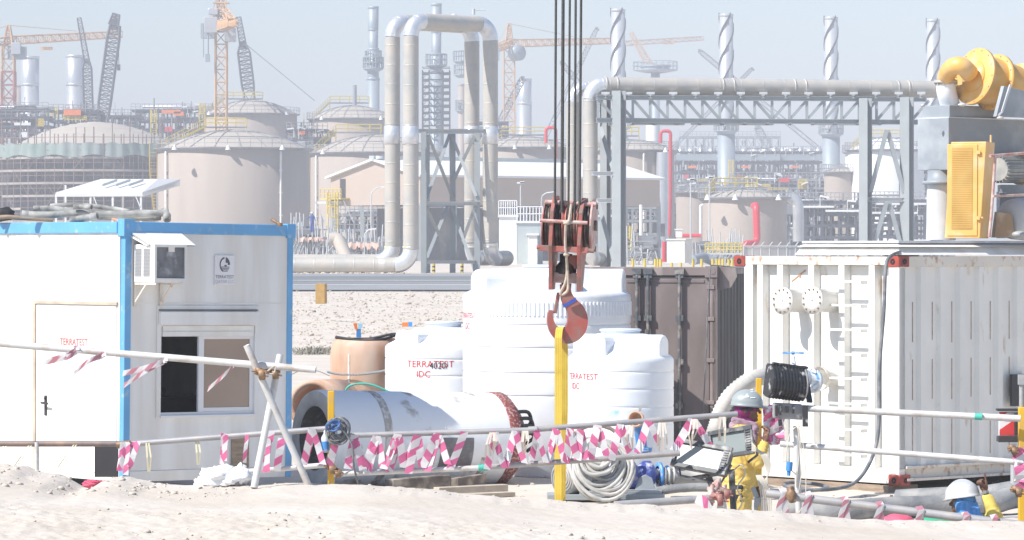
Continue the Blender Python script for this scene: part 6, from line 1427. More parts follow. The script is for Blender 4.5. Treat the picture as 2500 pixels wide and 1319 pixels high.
for (px, Yx, par, cz) in ((1002, YB, pB, cB), (957, YA, pA, cA), (1197, YB+4.5, pB, cB), (1152, YA+4.5, pA, cA)):
    b = MB(); p = P(px, 330, Yx); b.lathe([(r1_*1.0, -.55), (r1_*1.05, -.54), (r1_*1.05, .54), (r1_*1.0, .55)], 28, p); b.build('guide_collar', M['metalcap'], par)
    b = MB(); b.lathe([(r1_*1.0, -.05), (r1_*1.004, -.04), (r1_*1.004, .04), (r1_*1.0, .05)], 28, P(px, 603, Yx)); b.build('marker_band', mat('yellow_marker', (.75, .62, .25), .6, c2=(.7, .7, .68), amt=.6, sc2=3), par)
b = MB(); b.lathe([(r1_*.97, -.9), (r1_*1.02, -.85), (r1_*.97, 0), (r1_*1.02, .05)], 28, P(960, 648, YB), (1, 0, 0)); b.build('joint_collar', M['pipe'], pB)
b = MB(); p = P(1156, 36, YB+3.6); b.tube(p, p+V((0, 0, .35)), .1, n=10); b.tube(p+V((0, 0, .3)), p+V((.75, 0, .28)), .035, n=6); p = P(1108, 38, YB+3); b.ball(p, .14, (1.3, 1, .8)); b.build('vent_valve', M['steellight'], pB)
# support tower of the first loop
def tower(name, label, cols, y_top, y_base, mids, braces, w=.36, extra=()):
    o = T(name, P(cols[0][0], y_base, cols[0][1]), label, 'steel tower', None); o.location.z = gfar(cols[0][1])-.1; MW[o] = Matrix.Translation(o.location)
    for px, Y in cols:
        b = MB(); p = P(px, y_top, Y); b.hbeam(V((p.x, p.y, gfar(Y)-.15)), p, w, w*.95, .04); b.build('column', M['steel'], o)
    for (x0, y0, Y0, x1, y1, Y1, w_) in mids:
        b = MB(); b.hbeam(P(x0, y0, Y0), P(x1, y1, Y1), w_, w_, .03, (0, 0, 1)); b.build('beam', M['steellight'], o)
    for (x0, y0, Y0, x1, y1, Y1) in braces:
        b = MB(); b.hbeam(P(x0, y0, Y0), P(x1, y1, Y1), .2, .2, .03); b.build('brace', M['steel'], o)
    return o
ty = 223.8
tw1 = tower('support_tower', 'grey steel tower with crossed bracing holding up the tall pipeline loops', [(1035, ty), (1165, ty+3.2), (1105, ty+4.5), (1042, ty+3.5)], 322, 667,
      [(1020, 320, ty, 1220, 320, ty+3.5, .25), (1028, 497, ty, 1172, 497, ty+3.2, .24), (1035, 640, ty, 1165, 640, ty+3.2, .2), (1035, 500, ty+3.4, 1105, 500, ty+4.4, .2), (1035, 322, ty+3.4, 1180, 322, ty+4.4, .25)],
      [(1045, 330, ty, 1104, 480, ty+4.3), (1098, 328, ty+4.2, 1042, 480, ty), (1100, 326, ty+4.2, 1163, 480, ty+3), (1158, 334, ty+3, 1108, 440, ty+4.3), (1094, 500, ty+4.2, 1034, 650, ty), (1100, 500, ty+4.2, 1162, 668, ty+3), (1160, 505, ty+3, 1110, 640, ty+4.3), (1040, 505, ty+.2, 1085, 600, ty+3)])
for px in (1058, 1090, 1175, 1190): one('pipe_shoe', M['steellight'], tw1, lambda b: b.box(P(px, 313, ty+1), (.3, .3, .18)))
# second pair of pipelines crossing a truss bridge
YC, YD = 225, 227
cC = [P(2330, 218, YC+8), P(1441, 206, YC), P(1441, 650, YC)]
cC[0].z = cC[1].z-.15; cC[2].x, cC[2].y = cC[1].x, cC[1].y; cC[0].z = cC[1].z
cC[0] = P(2340, 0, YC+6); cC[0].z = cC[1].z; cC[0] = cC[1]+(cC[0]-cC[1])*1.6
pC = pipeline('pipeline', 'silver clad pipeline running right along the truss bridge, nearest of the pair', [V((cC[1].x+1, cC[1].y+4, gfar(226)+.9)), V((cC[1].x, cC[1].y, gfar(226)+.9)), cC[1], cC[0]], .455, .9, 'pipelines on the truss bridge', 1.4)
cD = [P(2360, 0, YD+6), P(1399, 214, YD)]; cD[0].z = cD[1].z; cD[0] = cD[1]+(cD[0]-cD[1])*1.6
pD = pipeline('pipeline', 'silver clad pipeline behind on the truss bridge, its leg further left', [V((cD[1].x+1, cD[1].y+4, gfar(226)+.9)), V((cD[1].x, cD[1].y, gfar(226)+.9)), cD[1], cD[0]], .42, .9, 'pipelines on the truss bridge', 1.4)
for px in (1490, 1770, 1945, 2200):
    t = (px-1441)/(2340-1441)/1.6; p = cC[1].lerp(cC[0], t); b = MB(); dd = (cC[0]-cC[1]).normalized()
    for s_ in (-.35, .35): b.lathe([(.455, -.05), (.50, -.04), (.50, .04), (.455, .05)], 28, p+dd*s_, dd)
    b.build('clamp_ring', M['pipe'], pC)
br = T('pipe_bridge', P(1510, 645, YC-.4), 'long grey steel truss bridge on columns carrying pipes to the right', 'pipe bridge')
br.location.z = gfar(YC); MW[br] = Matrix.Translation(br.location)
def bpt(px, py, off): t = (px-1441)/(2340-1441); Y = YC+6*t+off; return P(px, py, Y)
ytop = lambda x: 238+(x-1460)*.006; ybot = lambda x: 294+(x-1460)*.006
for off, sh in ((-.9, 0), (2.2, 0)):
    for nm, yf in (('top_chord', ytop), ('bottom_chord', ybot)):
        b = MB(); b.hbeam(bpt(1456, yf(1456), off), bpt(2260, yf(2260), off), .28, .30, .04, (0, 0, 1)); b.build(nm, M['steel'], br)
    xs_ = [1460+i*42.5 for i in range(20)]
    for i, x in enumerate(xs_[:-1]):
        b = MB(); b.hbeam(bpt(x, ytop(x)+3, off), bpt(x, ybot(x)-3, off), .16, .16, .03); b.build('vertical', M['steel'], br)
        b = MB(); x2 = xs_[i+1]
        if i < 10: b.hbeam(bpt(x, ytop(x)+4, off), bpt(x2, ybot(x)-4, off), .17, .17, .03)
        else: b.hbeam(bpt(x, ybot(x)-4, off), bpt(x2, ytop(x)+4, off), .17, .17, .03)
        b.build('diagonal', M['steel'], br)
for i in range(15):
    x = 1478+i*55; b = MB(); b.hbeam(bpt(x, 236, -1.1), bpt(x, 232, 2.6), .22, .2, .03, (0, 0, 1)); b.box(bpt(x, 228, -.3)+V((0, 0, .0)), (.5, .6, .16)); b.build('cross_beam', M['steellight'], br)
    b = MB(); b.hbeam(bpt(x+10, 303, -1.0), bpt(x+10, 299, 2.4), .2, .18, .03, (0, 0, 1)); b.build('cross_beam', M['steellight'], br)
for x0, x1 in ((1545, 1672), (1690, 1890), (1990, 2150)): p = bpt(x0, 303, -.5); q = bpt(x1, 304, -.5); one('walkway_plate', M['steel'], br, lambda b: b.obox(p, q-p, (0, 2.0, 0), (0, 0, .14)))
for px, Y, y0, w_ in ((1511, YC-.6, 222, .66), (1478, YC+2.4, 240, .5), (2113, YC+3.2, 240, .62), (2214, YC+3.6, 238, .66)):
    p = P(px, y0, Y); b = MB(); b.hbeam(V((p.x, p.y, gfar(Y)-.1)), p, w_, w_*.9, .05, (.6, .8, 0)); b.build('column', M['steel'], br)
for (x0, y0, Y0, x1, y1, Y1) in ((1466, 312, YC+1.5, 1500, 425, YC), (1462, 500, YC+1.5, 1500, 640, YC), (2165, 318, YC+3.3, 2125, 470, YC+3.3), (2167, 318, YC+3.4, 2207, 470, YC+3.5), (2165, 492, YC+3.3, 2124, 630, YC+3.3), (2170, 492, YC+3.4, 2206, 625, YC+3.5)):
    b = MB(); b.hbeam(P(x0, y0, Y0), P(x1, y1, Y1), .26, .26, .04); b.build('brace', M['steel'], br)
b = MB(); b.hbeam(P(2110, 487, YC+3.3), P(2216, 487, YC+3.5), .26, .26, .04, (0, 0, 1)); b.build('beam', M['steellight'], br)
one('beam', M['steellight'], br, lambda b: b.hbeam(P(1444, 424, YC-.7), P(1500, 424, YC-.6), .25, .25, .03, (0, 0, 1))); one('beam', M['steellight'], br, lambda b: b.hbeam(P(1456, 490, YC-.5), P(1500, 490, YC-.5), .25, .25, .03, (0, 0, 1)))
# ================================================================== bollards, fence, small cabins along the road
def bollard(px, py, Y, stripes, label, group):
    h = .78; p = P(px, py, Y); g = gfar(Y); p.z = g
    o = T('bollard', p, label, 'bollard', group); b = MB(); b.tube(p, p+z(h), .095, n=14); b.build('post', M['yelrail'], o)
    if stripes:
        b = MB()
        for k in range(3): b.tube(p+z(.1+k*.24), p+z(.2+k*.24), .097, n=14)
        b.build('black_band', M['dark'], o)
    else:
        b = MB(); b.tube(p+z(h), p+z(h+.03), .1, n=14); b.build('cap', M['yelrail'], o)
    return o
b1 = bollard(1059, 667, 226.5, True, 'yellow and black bollard left of the middle leg of the support tower', 'striped bollards')
dup(b1, V((P(1128, 0, 226.5).x, 226.5, gfar(226.5))), label='yellow and black bollard right of the middle leg of the support tower')
dup(b1, V((P(1047, 0, 228.5).x, 228.5, gfar(228.5))), label='yellow and black bollard half hidden beside the left tower column')
pb = None; places = ['beside the bridge column', 'left of the white kiosk', 'right of the white kiosk', 'near the brown container corner']
for k, px in enumerate((1476, 1486, 1545, 1574, 1600, 1606, 1613, 1640, 1662, 1692, 1713, 1740, 1750, 1757, 1765, 1779, 1788, 1798, 1806)):
    Yb = 240+(k % 3)*2
    if pb is None: pb = bollard(px, 640, Yb, False, 'plain yellow bollard in the long row behind the brown container', 'yellow bollards behind the brown container')
    else: dup(pb, V((P(px, 0, Yb).x, Yb, gfar(Yb))))
ki = T('kiosk', P(1658, 640, 238), 'small white equipment kiosk behind the bollards by the tall tank', 'kiosk')
b = MB(); q = P(1628, 642, 238); b.obox(q, V((1.15, -.35, 0)), V((.5, .9, 0)), (0, 0, 1.45)); b.build('body', M['white'], ki, .02)
b = MB(); b.obox(q+V((-.06, -.04, 1.45)), V((1.27, -.38, 0)), V((.55, 1.0, 0)), (0, 0, .1)); b.build('roof', M['white'], ki, .01)
b = MB(); b.obox(P(1650, 579, 238.4), (.42, 0, 0), (0, .4, 0), (0, 0, .5)); b.obox(P(1648, 562, 238.35), (.5, 0, 0), (0, .5, 0), (0, 0, .07)); b.build('roof_unit', M['white'], ki, .02)
fe = T('fence', P(1970, 630, 300), 'chain link fence with angled post tops before the far pipe racks', 'fence'); fe.location.z = gfar(300); MW[fe] = Matrix.Translation(fe.location)
for k in range(17):
    px = 1816+k*21; b = MB(); p = P(px, 0, 300); p.z = gfar(300); t = P(px, 600, 300); b.tube(p, t, .05, n=6); b.tube(t, t+V((.25, 0, .3)), .04, n=6); b.build('post', M['steellight'], fe)
m_ = bpy.data.materials.new('chain_link'); m_.use_nodes = True; n_ = m_.node_tree; b_ = n_.nodes['Principled BSDF']; b_.inputs['Base Color'].default_value = (.45, .46, .47, 1); b_.inputs['Alpha'].default_value = .30
b = MB(); p = P(1816, 0, 300); q = P(2152, 0, 300); h = P(0, 600, 300).z; b.obox(V((p.x, 300, gfar(300))), V((q.x-p.x, 0, 0)), (0, .02, 0), (0, 0, h-gfar(300))); b.build('mesh', m_, fe)
b = MB(); b.tube(P(1816, 601, 299.9), P(2152, 601, 299.9), .035, n=6); b.build('top_wire', M['steellight'], fe)
# fire main pipes
def bentpipe(name, pts, r, m, label, cat='pipe', grp=None, seg=1):
    b = MB(); vs_ = [P(*p) for p in pts]; out = [vs_[0]]
    for i in range(1, len(vs_)-1):
        a = (vs_[i-1]-vs_[i]); c = (vs_[i+1]-vs_[i]); k = min(r*2.2, a.length*.49, c.length*.49); A_ = vs_[i]+a.normalized()*k; C_ = vs_[i]+c.normalized()*k
        for j in range(6): t = j/5; out.append((A_*(1-t)+vs_[i]*t)*(1-t)+(vs_[i]*(1-t)+C_*t)*t)
    out.append(vs_[-1]); b.path(out, r, 12); return b.thing(name, M[m], label, cat, grp)
bentpipe('fire_pipe', [(1840, 503, 408), (1846, 502, 396), (1849, 594, 396), (1816, 596, 394), (1814, 622, 394)], .38, 'firered', 'thick red fire pipe running down the small front tank')
bentpipe('fire_pipe', [(1613, 350, 470), (1613, 320, 470), (1637, 320, 470), (1637, 470, 470), (1635, 575, 470)], .22, 'firered', 'tall thin red pipe hooking over the tank edge right of the bridge column', grp='thin red fire pipes')
bentpipe('fire_pipe', [(1333, 350, 500), (1333, 312, 500), (1357, 312, 500), (1357, 405, 500)], .22, 'firered', 'thin red pipe hook left of the crane ropes', grp='thin red fire pipes')
bentpipe('fire_pipe', [(1665, 576, 380), (1712, 575, 380)], .2, 'firered', 'short level red pipe right of the kiosk', grp='thin red fire pipes')
bentpipe('hydrant', [(1972, 640, 310), (1972, 602, 310)], .22, 'firered', 'short red standpipe behind the chain link fence', 'hydrant')
bentpipe('hydrant', [(1622, 640, 330), (1622, 590, 330)], .2, 'firered', 'red standpipe left of the kiosk', 'hydrant')
bentpipe('drain_pipe', [(1700, 575, 400), (1710, 575, 400), (1710, 503, 405), (1716, 500, 405)], .14, 'lampwhite', 'white pipe stepping up left of the small front tank')
bentpipe('vent_pipe', [(1565, 600, 420), (1565, 500, 420)], .2, 'contwhite', 'pale standpipe in the open bay of the warehouse')
bentpipe('overflow_pipe', [(1925, 480, 430), (1945, 490, 430), (1949, 510, 430), (1949, 590, 430)], .65, 'pipes', 'fat grey pipe curving down at the right side of the small front tank', 'pipe')
for px, Y, y0, y1, lab in ((1271, 350, 448, 632, 'tall lamp pole before the white store boxes'), (1686, 350, 440, 578, 'thin lamp pole behind the kiosk'), (1732, 350, 435, 600, 'thin lamp pole before the small front tank'), (1458, 330, 492, 540, 'short lamp pole behind the hook block')):
    o = T('lamp_pole', P(px, y1, Y), lab, 'lamp pole', 'lamp poles in the plant'); b = MB(); p = P(px, y0, Y); b.tube(V((p.x, p.y, gfar(Y))), p, .09, .06, n=8); b.build('pole', M['steellight'], o)
    b = MB(); b.box(p+z(.05), (.7, .3, .14)); b.box(p+V((.15, 0, .1)), (.4, .3, .2)); b.build('lamp', M['lampwhite'], o)
for pts, lab in ((((906, 590, 350), (906, 490, 350), (909, 470, 350), (920, 459, 350), (932, 457, 350)), 'curved grey lamp pole before the beige gable wall'), (((1322, 560, 350), (1322, 490, 350), (1327, 476, 350), (1338, 470, 350)), 'curved grey lamp pole behind the hook block'), (((890, 630, 300), (890, 580, 300), (893, 569, 300), (902, 560, 300)), 'curved lamp pole in front of the silver pipe legs')):
    o = T('lamp_pole', P(pts[0][0], pts[0][1], pts[0][2]), lab, 'lamp pole', 'curved lamp poles'); b = MB(); b.path(smooth([P(*p) for p in pts], 4), .06, 6); b.build('pole', M['steellight'], o)
    b = MB(); e = P(*pts[-1]); b.beam(e-V((.1, 0, .03)), e+V((.55, 0, .06)), .25, .1); b.build('lamp', M['lampwhite'], o)
# ================================================================== storage tanks
def handrail(b, pts, h, r, closed=False, rails=2):
    pts = [Vector(p) for p in pts]; n = len(pts)
    for k in range(rails): b.path([p+z(h*(k+1)/rails) for p in pts], r, 4, closed=closed)
    for p in pts: b.tube(p, p+z(h), r, n=4, cap=False)
def tank(px, rpx, Y, y_eave, y_dome, label, m='tank', mr='tankroof', stairs=None, lights=(), plat=None, ribs=18, group='storage tanks', gdown=None, downs=()):
    mm = mp(Y); c = P(px, 0, Y); r = rpx*mm; g = gfar(Y); ze = P(0, y_eave, Y-r).z; zd = P(0, y_dome, Y).z
    o = T('storage_tank', (c.x, Y, g), label, 'tank', group)
    b = MB(); b.lathe([(r, g-.3), (r, ze), (r*.995, ze+.05)], 72, (c.x, Y, 0)); b.build('shell', M[m], o)
    rise = zd-ze; prof = [(r*1.0, ze+.02)]
    for k in range(1, 9): t = k/8; prof.append((max(.01, r*(1-t)), ze+rise*(1-(1-t)**2)))
    b = MB(); b.lathe(prof, 72, (c.x, Y, 0)); b.build('roof', M[mr], o)
    b = MB()
    for k in range(ribs):
        a = 2*math.pi*k/ribs; pp = [V((c.x+q[0]*math.cos(a), Y+q[0]*math.sin(a), q[1]+.05)) for q in prof]; b.path(pp, .05, 4)
    for t in (.35, .62): rr_ = r*(1-t); zz = ze+rise*(1-(1-t)**2)+.05; b.path([V((c.x+rr_*math.cos(a), Y+rr_*math.sin(a), zz)) for a in [2*math.pi*i/40 for i in range(40)]], .05, 4, closed=True)
    b.build('roof_rib', M['steelmid'], o)
    b = MB(); b.lathe([(r, ze-.28), (r+.55, ze-.02), (r+.55, ze+.06), (r, ze+.08)], 72, (c.x, Y, 0)); b.build('eave_walkway', M['steelmid'], o)
    b = MB(); n = 44; pts = [V((c.x+(r+.5)*math.cos(2*math.pi*i/n), Y+(r+.5)*math.sin(2*math.pi*i/n), ze+.05)) for i in range(n)]; handrail(b, pts, 1.1, .035, True); b.build('handrail', M['lining'], o)
    if plat:                                       # raised top platform with yellow rails
        x0, x1, yp = plat; zz = P(0, yp, Y).z; pa, pb_ = P(x0, yp, Y), P(x1, yp, Y); b = MB(); b.obox(pa-z(.15), pb_-pa, (0, 2.2, 0), (0, 0, .15)); b.build('platform', M['steelmid'], o)
        b = MB(); nn2 = max(4, int((pb_-pa).length/1.4)); row = [pa.lerp(pb_, i/nn2) for i in range(nn2+1)]; handrail(b, row, 1.1, .04); handrail(b, [q+V((0, 2.2, 0)) for q in row], 1.1, .04); b.build('platform_rail', M['yelrail'], o)
        b = MB()
        for i in (0, nn2): b.tube(row[i]-z(.1), row[i]-z(2.0), .07, n=5)
        s0_ = V((c.x-r*.93, Y-r*.2, ze+.1)); e0 = pa+V((0, 1, 0))
        if plat[0] > px-rpx:
            for dy in (0, .8): b.beam(s0_+V((0, dy, 0)), e0+V((0, dy-1, 0)), .08, .22)
            for k in range(14): q = s0_.lerp(e0+V((0, -1, 0)), k/14); b.box(q+V((0, .4, 0)), (.25, .8, .03))
            handrail(b, [s0_.lerp(e0+V((0, -1, 0)), k/8) for k in range(9)], 1.0, .035)
        b.build('roof_stair', M['yelrail'], o)
    for lx in lights:                              # small white floodlights under the walkway
        b = MB(); q = P(lx, y_eave+1, Y-r-.5); b.tube(q+z(.35), q-z(.25), .1, .38, n=10); b.build('floodlight', M['lampwhite'], o)
    for dx in downs:
        a = math.asin((dx-px)/rpx*.99); q = V((c.x+(r+.3)*math.sin(a), Y-(r+.3)*math.cos(a), 0)); b = MB(); b.path([V((q.x, q.y+.4, ze-.6)), V((q.x, q.y, ze-.5)), V((q.x, q.y, ze-1)), V((q.x, q.y, g))], .14, 8)
        for k in range(4): b.box(V((q.x, q.y+.1, g+(ze-g)*(.2+.2*k))), (.45, .35, .12))
        b.build('downpipe', M['contwhite'], o)
    if stairs:                                     # helical stair up the left side
        a0, a1 = stairs; b = MB(); n = 34; pi_, po_ = [], []
        for k in range(n+1):
            a = R(a0+(a1-a0)*k/n); zz = g+(ze-g)*k/n; d = V((math.sin(a), -math.cos(a), 0)); i_ = V((c.x, Y, zz))+d*(r+.1); o2 = V((c.x, Y, zz))+d*(r+1.0); pi_.append(i_); po_.append(o2)
            if k < n: b.beam(i_, o2, .3, .05)
        handrail(b, po_, 1.1, .045); handrail(b, pi_, 1.1, .03); b.path(po_, .09, 4); b.path(pi_, .07, 4); b.build('stair', M['yelrail'], o)
    return o
tank(570, 185, 480, 360, 318, 'largest beige tank in the left half with a yellow stair on its left side', stairs=(-120, -82), lights=(426, 557, 689), plat=(500, 600, 309), downs=(418, 692))
tank(612, 113, 640, 276, 245, 'beige tank rising behind the largest one', plat=(545, 640, 240), lights=(510, 700))
tank(862, 106, 640, 288, 258, 'beige tank behind with a small mast, left of the looped pipes', plat=(805, 900, 250), lights=(785, 930), stairs=(-120, -84))
tank(918, 160, 540, 371, 330, 'beige tank behind the warehouse gable, left of the looped pipes', plat=(820, 930, 322), lights=(788,), stairs=(-125, -84), downs=(779,))
tank(1278, 118, 560, 359, 333, 'low beige tank seen between the looped pipes and the crane ropes', plat=(1225, 1330, 328), lights=(1257, 1341))
tank(1545, 102, 500, 366, 342, 'beige tank behind the left bridge column', plat=(1490, 1560, 330), lights=(1625,), downs=(1567,))
tank(1818, 103, 420, 482, 461, 'small beige tank in front with a thick red pipe on it', lights=(1727, 1795, 1901), plat=(1745, 1850, 458))
tank(1700, 50, 520, 470, 462, 'little beige tank half hidden behind the small front tank', group=None)
tank(2098, 34, 560, 372, 360, 'narrow white tank left of the bridge end columns', 'tankwhite', 'tankwhite')
tank(2163, 92, 540, 365, 335, 'white tank seen through the braces of the bridge end', 'tankwhite', 'tankwhite', plat=(2110, 2200, 335))
tank(2052, 40, 540, 420, 408, 'small beige tank left of the white ones', group=None)
# scaffolded dome tank on the far left
Yd = 560; cD_ = P(235, 0, Yd); rD = 232*mp(Yd); gD = gfar(Yd); zeD = P(0, 352, Yd-rD).z; zdD = P(0, 299, Yd).z
dt = T('dome_tank', (cD_.x, Yd, gD), 'large unfinished dome roofed tank wrapped in scaffolding at the far left', 'tank')
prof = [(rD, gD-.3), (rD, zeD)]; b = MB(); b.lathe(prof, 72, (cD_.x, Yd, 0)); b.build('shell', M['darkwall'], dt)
prof = [(max(.01, rD*.86*(1-k/9)), zeD+(zdD-zeD)*(1-(1-k/9)**2)) for k in range(10)]; prof = [(rD*1.0, zeD-.1)]+prof
b = MB(); b.lathe(prof, 72, (cD_.x, Yd, 0)); b.build('roof', M['tankroof'], dt)
b = MB()
for k in range(1, 9): b.lathe([(prof[k+1][0]+.1, prof[k+1][1]-.05), (prof[k+1][0], prof[k+1][1]+.07), (prof[k+1][0]-.1, prof[k+1][1]+.05)], 72, (cD_.x, Yd, 0))
b.build('roof_lap', M['tankroof'], dt)
sc = T('scaffolding', (cD_.x, Yd-rD-1, gD), 'many storeys of rusty tube scaffolding with planks and green net round the dome tank', 'scaffolding')
def around(a, rr_, zz): return V((cD_.x+rr_*math.sin(a), Yd-rr_*math.cos(a), zz))
nlev = 9; hl = (zeD-gD)/nlev; angs = [R(-88+176*i/34) for i in range(35)]
for a in angs:
    for rr_ in (rD+.5, rD+2.0):
        top = zeD+random.choice([1.5, 2.5, 4, 1.5]); one('standard', M['scafpipe'], sc, lambda b: b.tube(around(a, rr_, gD), around(a+random.uniform(-.002, .002), rr_, top), .075, n=4, cap=False))
for k in range(1, nlev+1):
    for dz in (0, 1.0): one('ledger', M['scafpipe'], sc, lambda b: b.path([around(a, rD+2.0, gD+k*hl+dz) for a in angs], .045, 4))
b = MB()
for k in range(1, nlev):
    i = 0
    while i < 34:
        L = random.randint(2, 7)
        if random.random() < .80:
            aa = angs[i:min(35, i+L+1)]; vs_ = []
            for a in aa: vs_ += [around(a, rD+.45, gD+k*hl), around(a, rD+2.05, gD+k*hl), around(a, rD+2.05, gD+k*hl-.30), around(a, rD+.45, gD+k*hl-.30)]
            b.add(vs_, [tuple((j*4+q, j*4+(q+1) % 4, j*4+4+(q+1) % 4, j*4+4+q) for q in [qq])[0] for j in range(len(aa)-1) for qq in range(4)])
        i += L
b.build('deck', M['plank'], sc)
b = MB()
for i in range(0, 34):
    k = random.randint(1, nlev-1); b.tube(around(angs[i], rD+2.02, gD+k*hl), around(angs[i+1], rD+2.02, gD+(k+1)*hl), .05, n=4, cap=False); k = random.randint(1, nlev-1); b.tube(around(angs[i+1], rD+2.02, gD+k*hl), around(angs[i], rD+2.02, gD+(k+1)*hl), .05, n=4, cap=False)
b.build('brace', M['scafpipe'], sc)
b = MB(); vs_ = []
fine = [R(-88+176*i/120) for i in range(121)]
for a in fine: w_ = .15*math.sin(a*60)+.1*math.sin(a*23); vs_ += [around(a, rD+2.15+w_, zeD+.1+.15*math.sin(a*31)), around(a, rD+2.2+w_, zeD-hl*.95+.2*math.sin(a*17))]
b.add(vs_, [(2*i, 2*i+1, 2*i+3, 2*i+2) for i in range(120)], True); b.build('debris_net', M['greennet'], sc)

# ================================================================== warehouse, canopy, white stores
Yw0 = 430; wc0 = P(1026, 0, Yw0); gW = gfar(Yw0); wl_ = V((-.66, .75, 0)); wr_ = V((.80, .60, 0)); Lg = (1026-800)*mp(440)/.66*1.0; Ls = 36.0
zE = P(0, 430, Yw0).z; zR = zE+Lg*.115; z0_ = P(0, 500, Yw0).z; wc0.z = 0
wh = T('warehouse', (wc0.x, Yw0, gW), 'large beige warehouse with white pitched roof and open lower bays', 'warehouse')
a0_, a1_ = wc0, wc0+wl_*Lg; b0_, b1_ = wc0+wr_*Ls, wc0+wr_*Ls+wl_*Lg; am, bm = (a0_+a1_)/2, (b0_+b1_)/2
b = MB(); H_ = lambda p, zz: V((p.x, p.y, zz))
for p, q, mm_ in ((a0_, a1_, am), (b0_, b1_, bm)): b.add([H_(p, z0_), H_(q, z0_), H_(q, zE), H_(mm_, zR), H_(p, zE)], [(0, 1, 2, 3, 4)])
for p, q in ((a0_, b0_), (a1_, b1_)): b.add([H_(p, z0_), H_(q, z0_), H_(q, zE), H_(p, zE)], [(0, 1, 2, 3)])
b.build('wall', M['shedwall'], wh)
b = MB(); ov = .5
for p, q, s_ in ((a0_, b0_, -1), (a1_, b1_, 1)):
    P0 = p-wr_*ov+wl_*(s_*ov); P1 = q+wr_*ov+wl_*(s_*ov); e = zE-.1; b.hexa([H_(P0, e), H_(P1, e), H_(bm+wr_*ov, zR+.02), H_(am-wr_*ov, zR+.02), H_(P0, e+.25), H_(P1, e+.25), H_(bm+wr_*ov, zR+.27), H_(am-wr_*ov, zR+.27)])
ro = b.build('roof', M['shedroof'], wh)
b = MB(); b.beam(H_(am-wr_*ov, zR+.32), H_(bm+wr_*ov, zR+.32), 1.0, .55); b.build('ridge_vent', M['shedgrey'], ro)
for k in range(8):
    for p0_, p1_, n_ in ((a0_, b0_, 7),):
        p = p0_.lerp(p1_, k/7)+wl_*.2; b = MB(); b.hbeam(H_(p, gW), H_(p, z0_), .45, .45, .05); b.build('column', M['valveblue'] if False else M['steel'], wh)
for k in range(4):
    p = a0_.lerp(a1_, .02+k*.32)+wr_*.2; b = MB(); b.hbeam(H_(p, gW), H_(p, z0_), .45, .45, .05); b.build('column', M['steel'], wh)
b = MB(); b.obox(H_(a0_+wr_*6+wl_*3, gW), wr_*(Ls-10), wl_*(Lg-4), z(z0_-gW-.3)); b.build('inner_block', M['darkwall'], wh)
b = MB(); p = a1_.lerp(a0_, .11); q = a1_.lerp(a0_, .17); b.obox(H_(p, z0_+.9)-wr_*.06, q-p, wr_*.05, z(2.3)); b.build('door', M['dark'], wh)
b = MB(); p = a1_.lerp(a0_, -.02)-wr_*.05; q = a1_.lerp(a0_, .22)-wr_*.05; b.obox(H_(p, z0_+.75), q-p, -wr_*1.3, z(.15)); row = [H_(p-wr_*1.25, z0_+.9).lerp(H_(q-wr_*1.25, z0_+.9), i/5) for i in range(6)]; handrail(b, row, 1.1, .05); b.build('landing', M['yelrail'], wh)
b = MB(); b.beam(H_(a1_-wr_*.3-wl_*2.5, z0_+.4), H_(a1_-wr_*.3+wl_*2, z0_+.4), .3, .3)
for s_ in (-1.5, 2.5, 4): b.beam(H_(a1_-wr_*1.2-wl_*s_, z0_+.6), H_(a1_-wr_*.2-wl_*(s_+.6), z0_-2), .1, .1)
b.build('bracket', M['steellight'], wh)
def cage_ladder(px, Y, y0, y1, label, w=.9):
    o = T('cage_ladder', P(px, y1, Y), label, 'ladder', 'yellow cage ladders'); b = MB(); p0, p1 = P(px, y1, Y), P(px, y0, Y)
    for dx in (-w/2, w/2): b.tube(p0+V((dx, 0, 0)), p1+V((dx, 0, 0)), .10, n=5); b.tube(p0+V((dx*.5, -.7, 2)), p1+V((dx*.5, -.7, 0)), .07, n=4)
    b.build('stringer', M['yelrail'], o); b = MB(); n = int((p1-p0).length/.35)
    for k in range(n): q = p0.lerp(p1, k/n); b.tube(q+V((-w/2, 0, 0)), q+V((w/2, 0, 0)), .035, n=4)
    b.build('rung', M['yelrail'], o); b = MB()
    for k in range(int((p1-p0).length/1.1)): q = p0+z(2.2+k*1.1); b.path([q+V((-w/2*math.cos(a), -.75*math.sin(a), 0)) for a in [math.pi*i/8 for i in range(9)]], .045, 4) if q.z < p1.z else None
    b.build('cage', M['yelrail'], o); return o
cage_ladder(812, 425, 470, 575, 'yellow caged ladder up to the landing on the beige gable wall', 1.2)
cage_ladder(375, 600, 268, 330, 'yellow caged ladder at the pipe rack left of the largest tank')
cage_ladder(494, 610, 252, 310, 'yellow caged ladder left of the tank behind the largest one')
cage_ladder(1534, 330, 552, 640, 'yellow caged ladder behind the left bridge column', .5)
cage_ladder(1785, 700, 390, 450, 'yellow caged ladder beside the first grey stack foot')
bentpipe('vent_fan', [(925, 388, 436), (925, 381, 436)], .45, 'lampwhite', 'round white vent on the warehouse gable edge', 'vent')
cn = T('canopy', P(240, 560, 400), 'open shed with white sheet roof on thin white columns before the scaffolding', 'canopy')
Yk = 395; p0 = P(136, 473, Yk); p1 = P(348, 472, Yk); p2 = P(386, 452, Yk+14); p3 = P(246, 440, Yk+14); 
b = MB(); up2 = z(.12); p2b = P(386, 440, Yk+14)
b.hexa([p0, p1, p2b, p3, p0+up2, p1+up2, p2b+up2, p3+up2]); b.build('roof', M['shedroof'], cn)
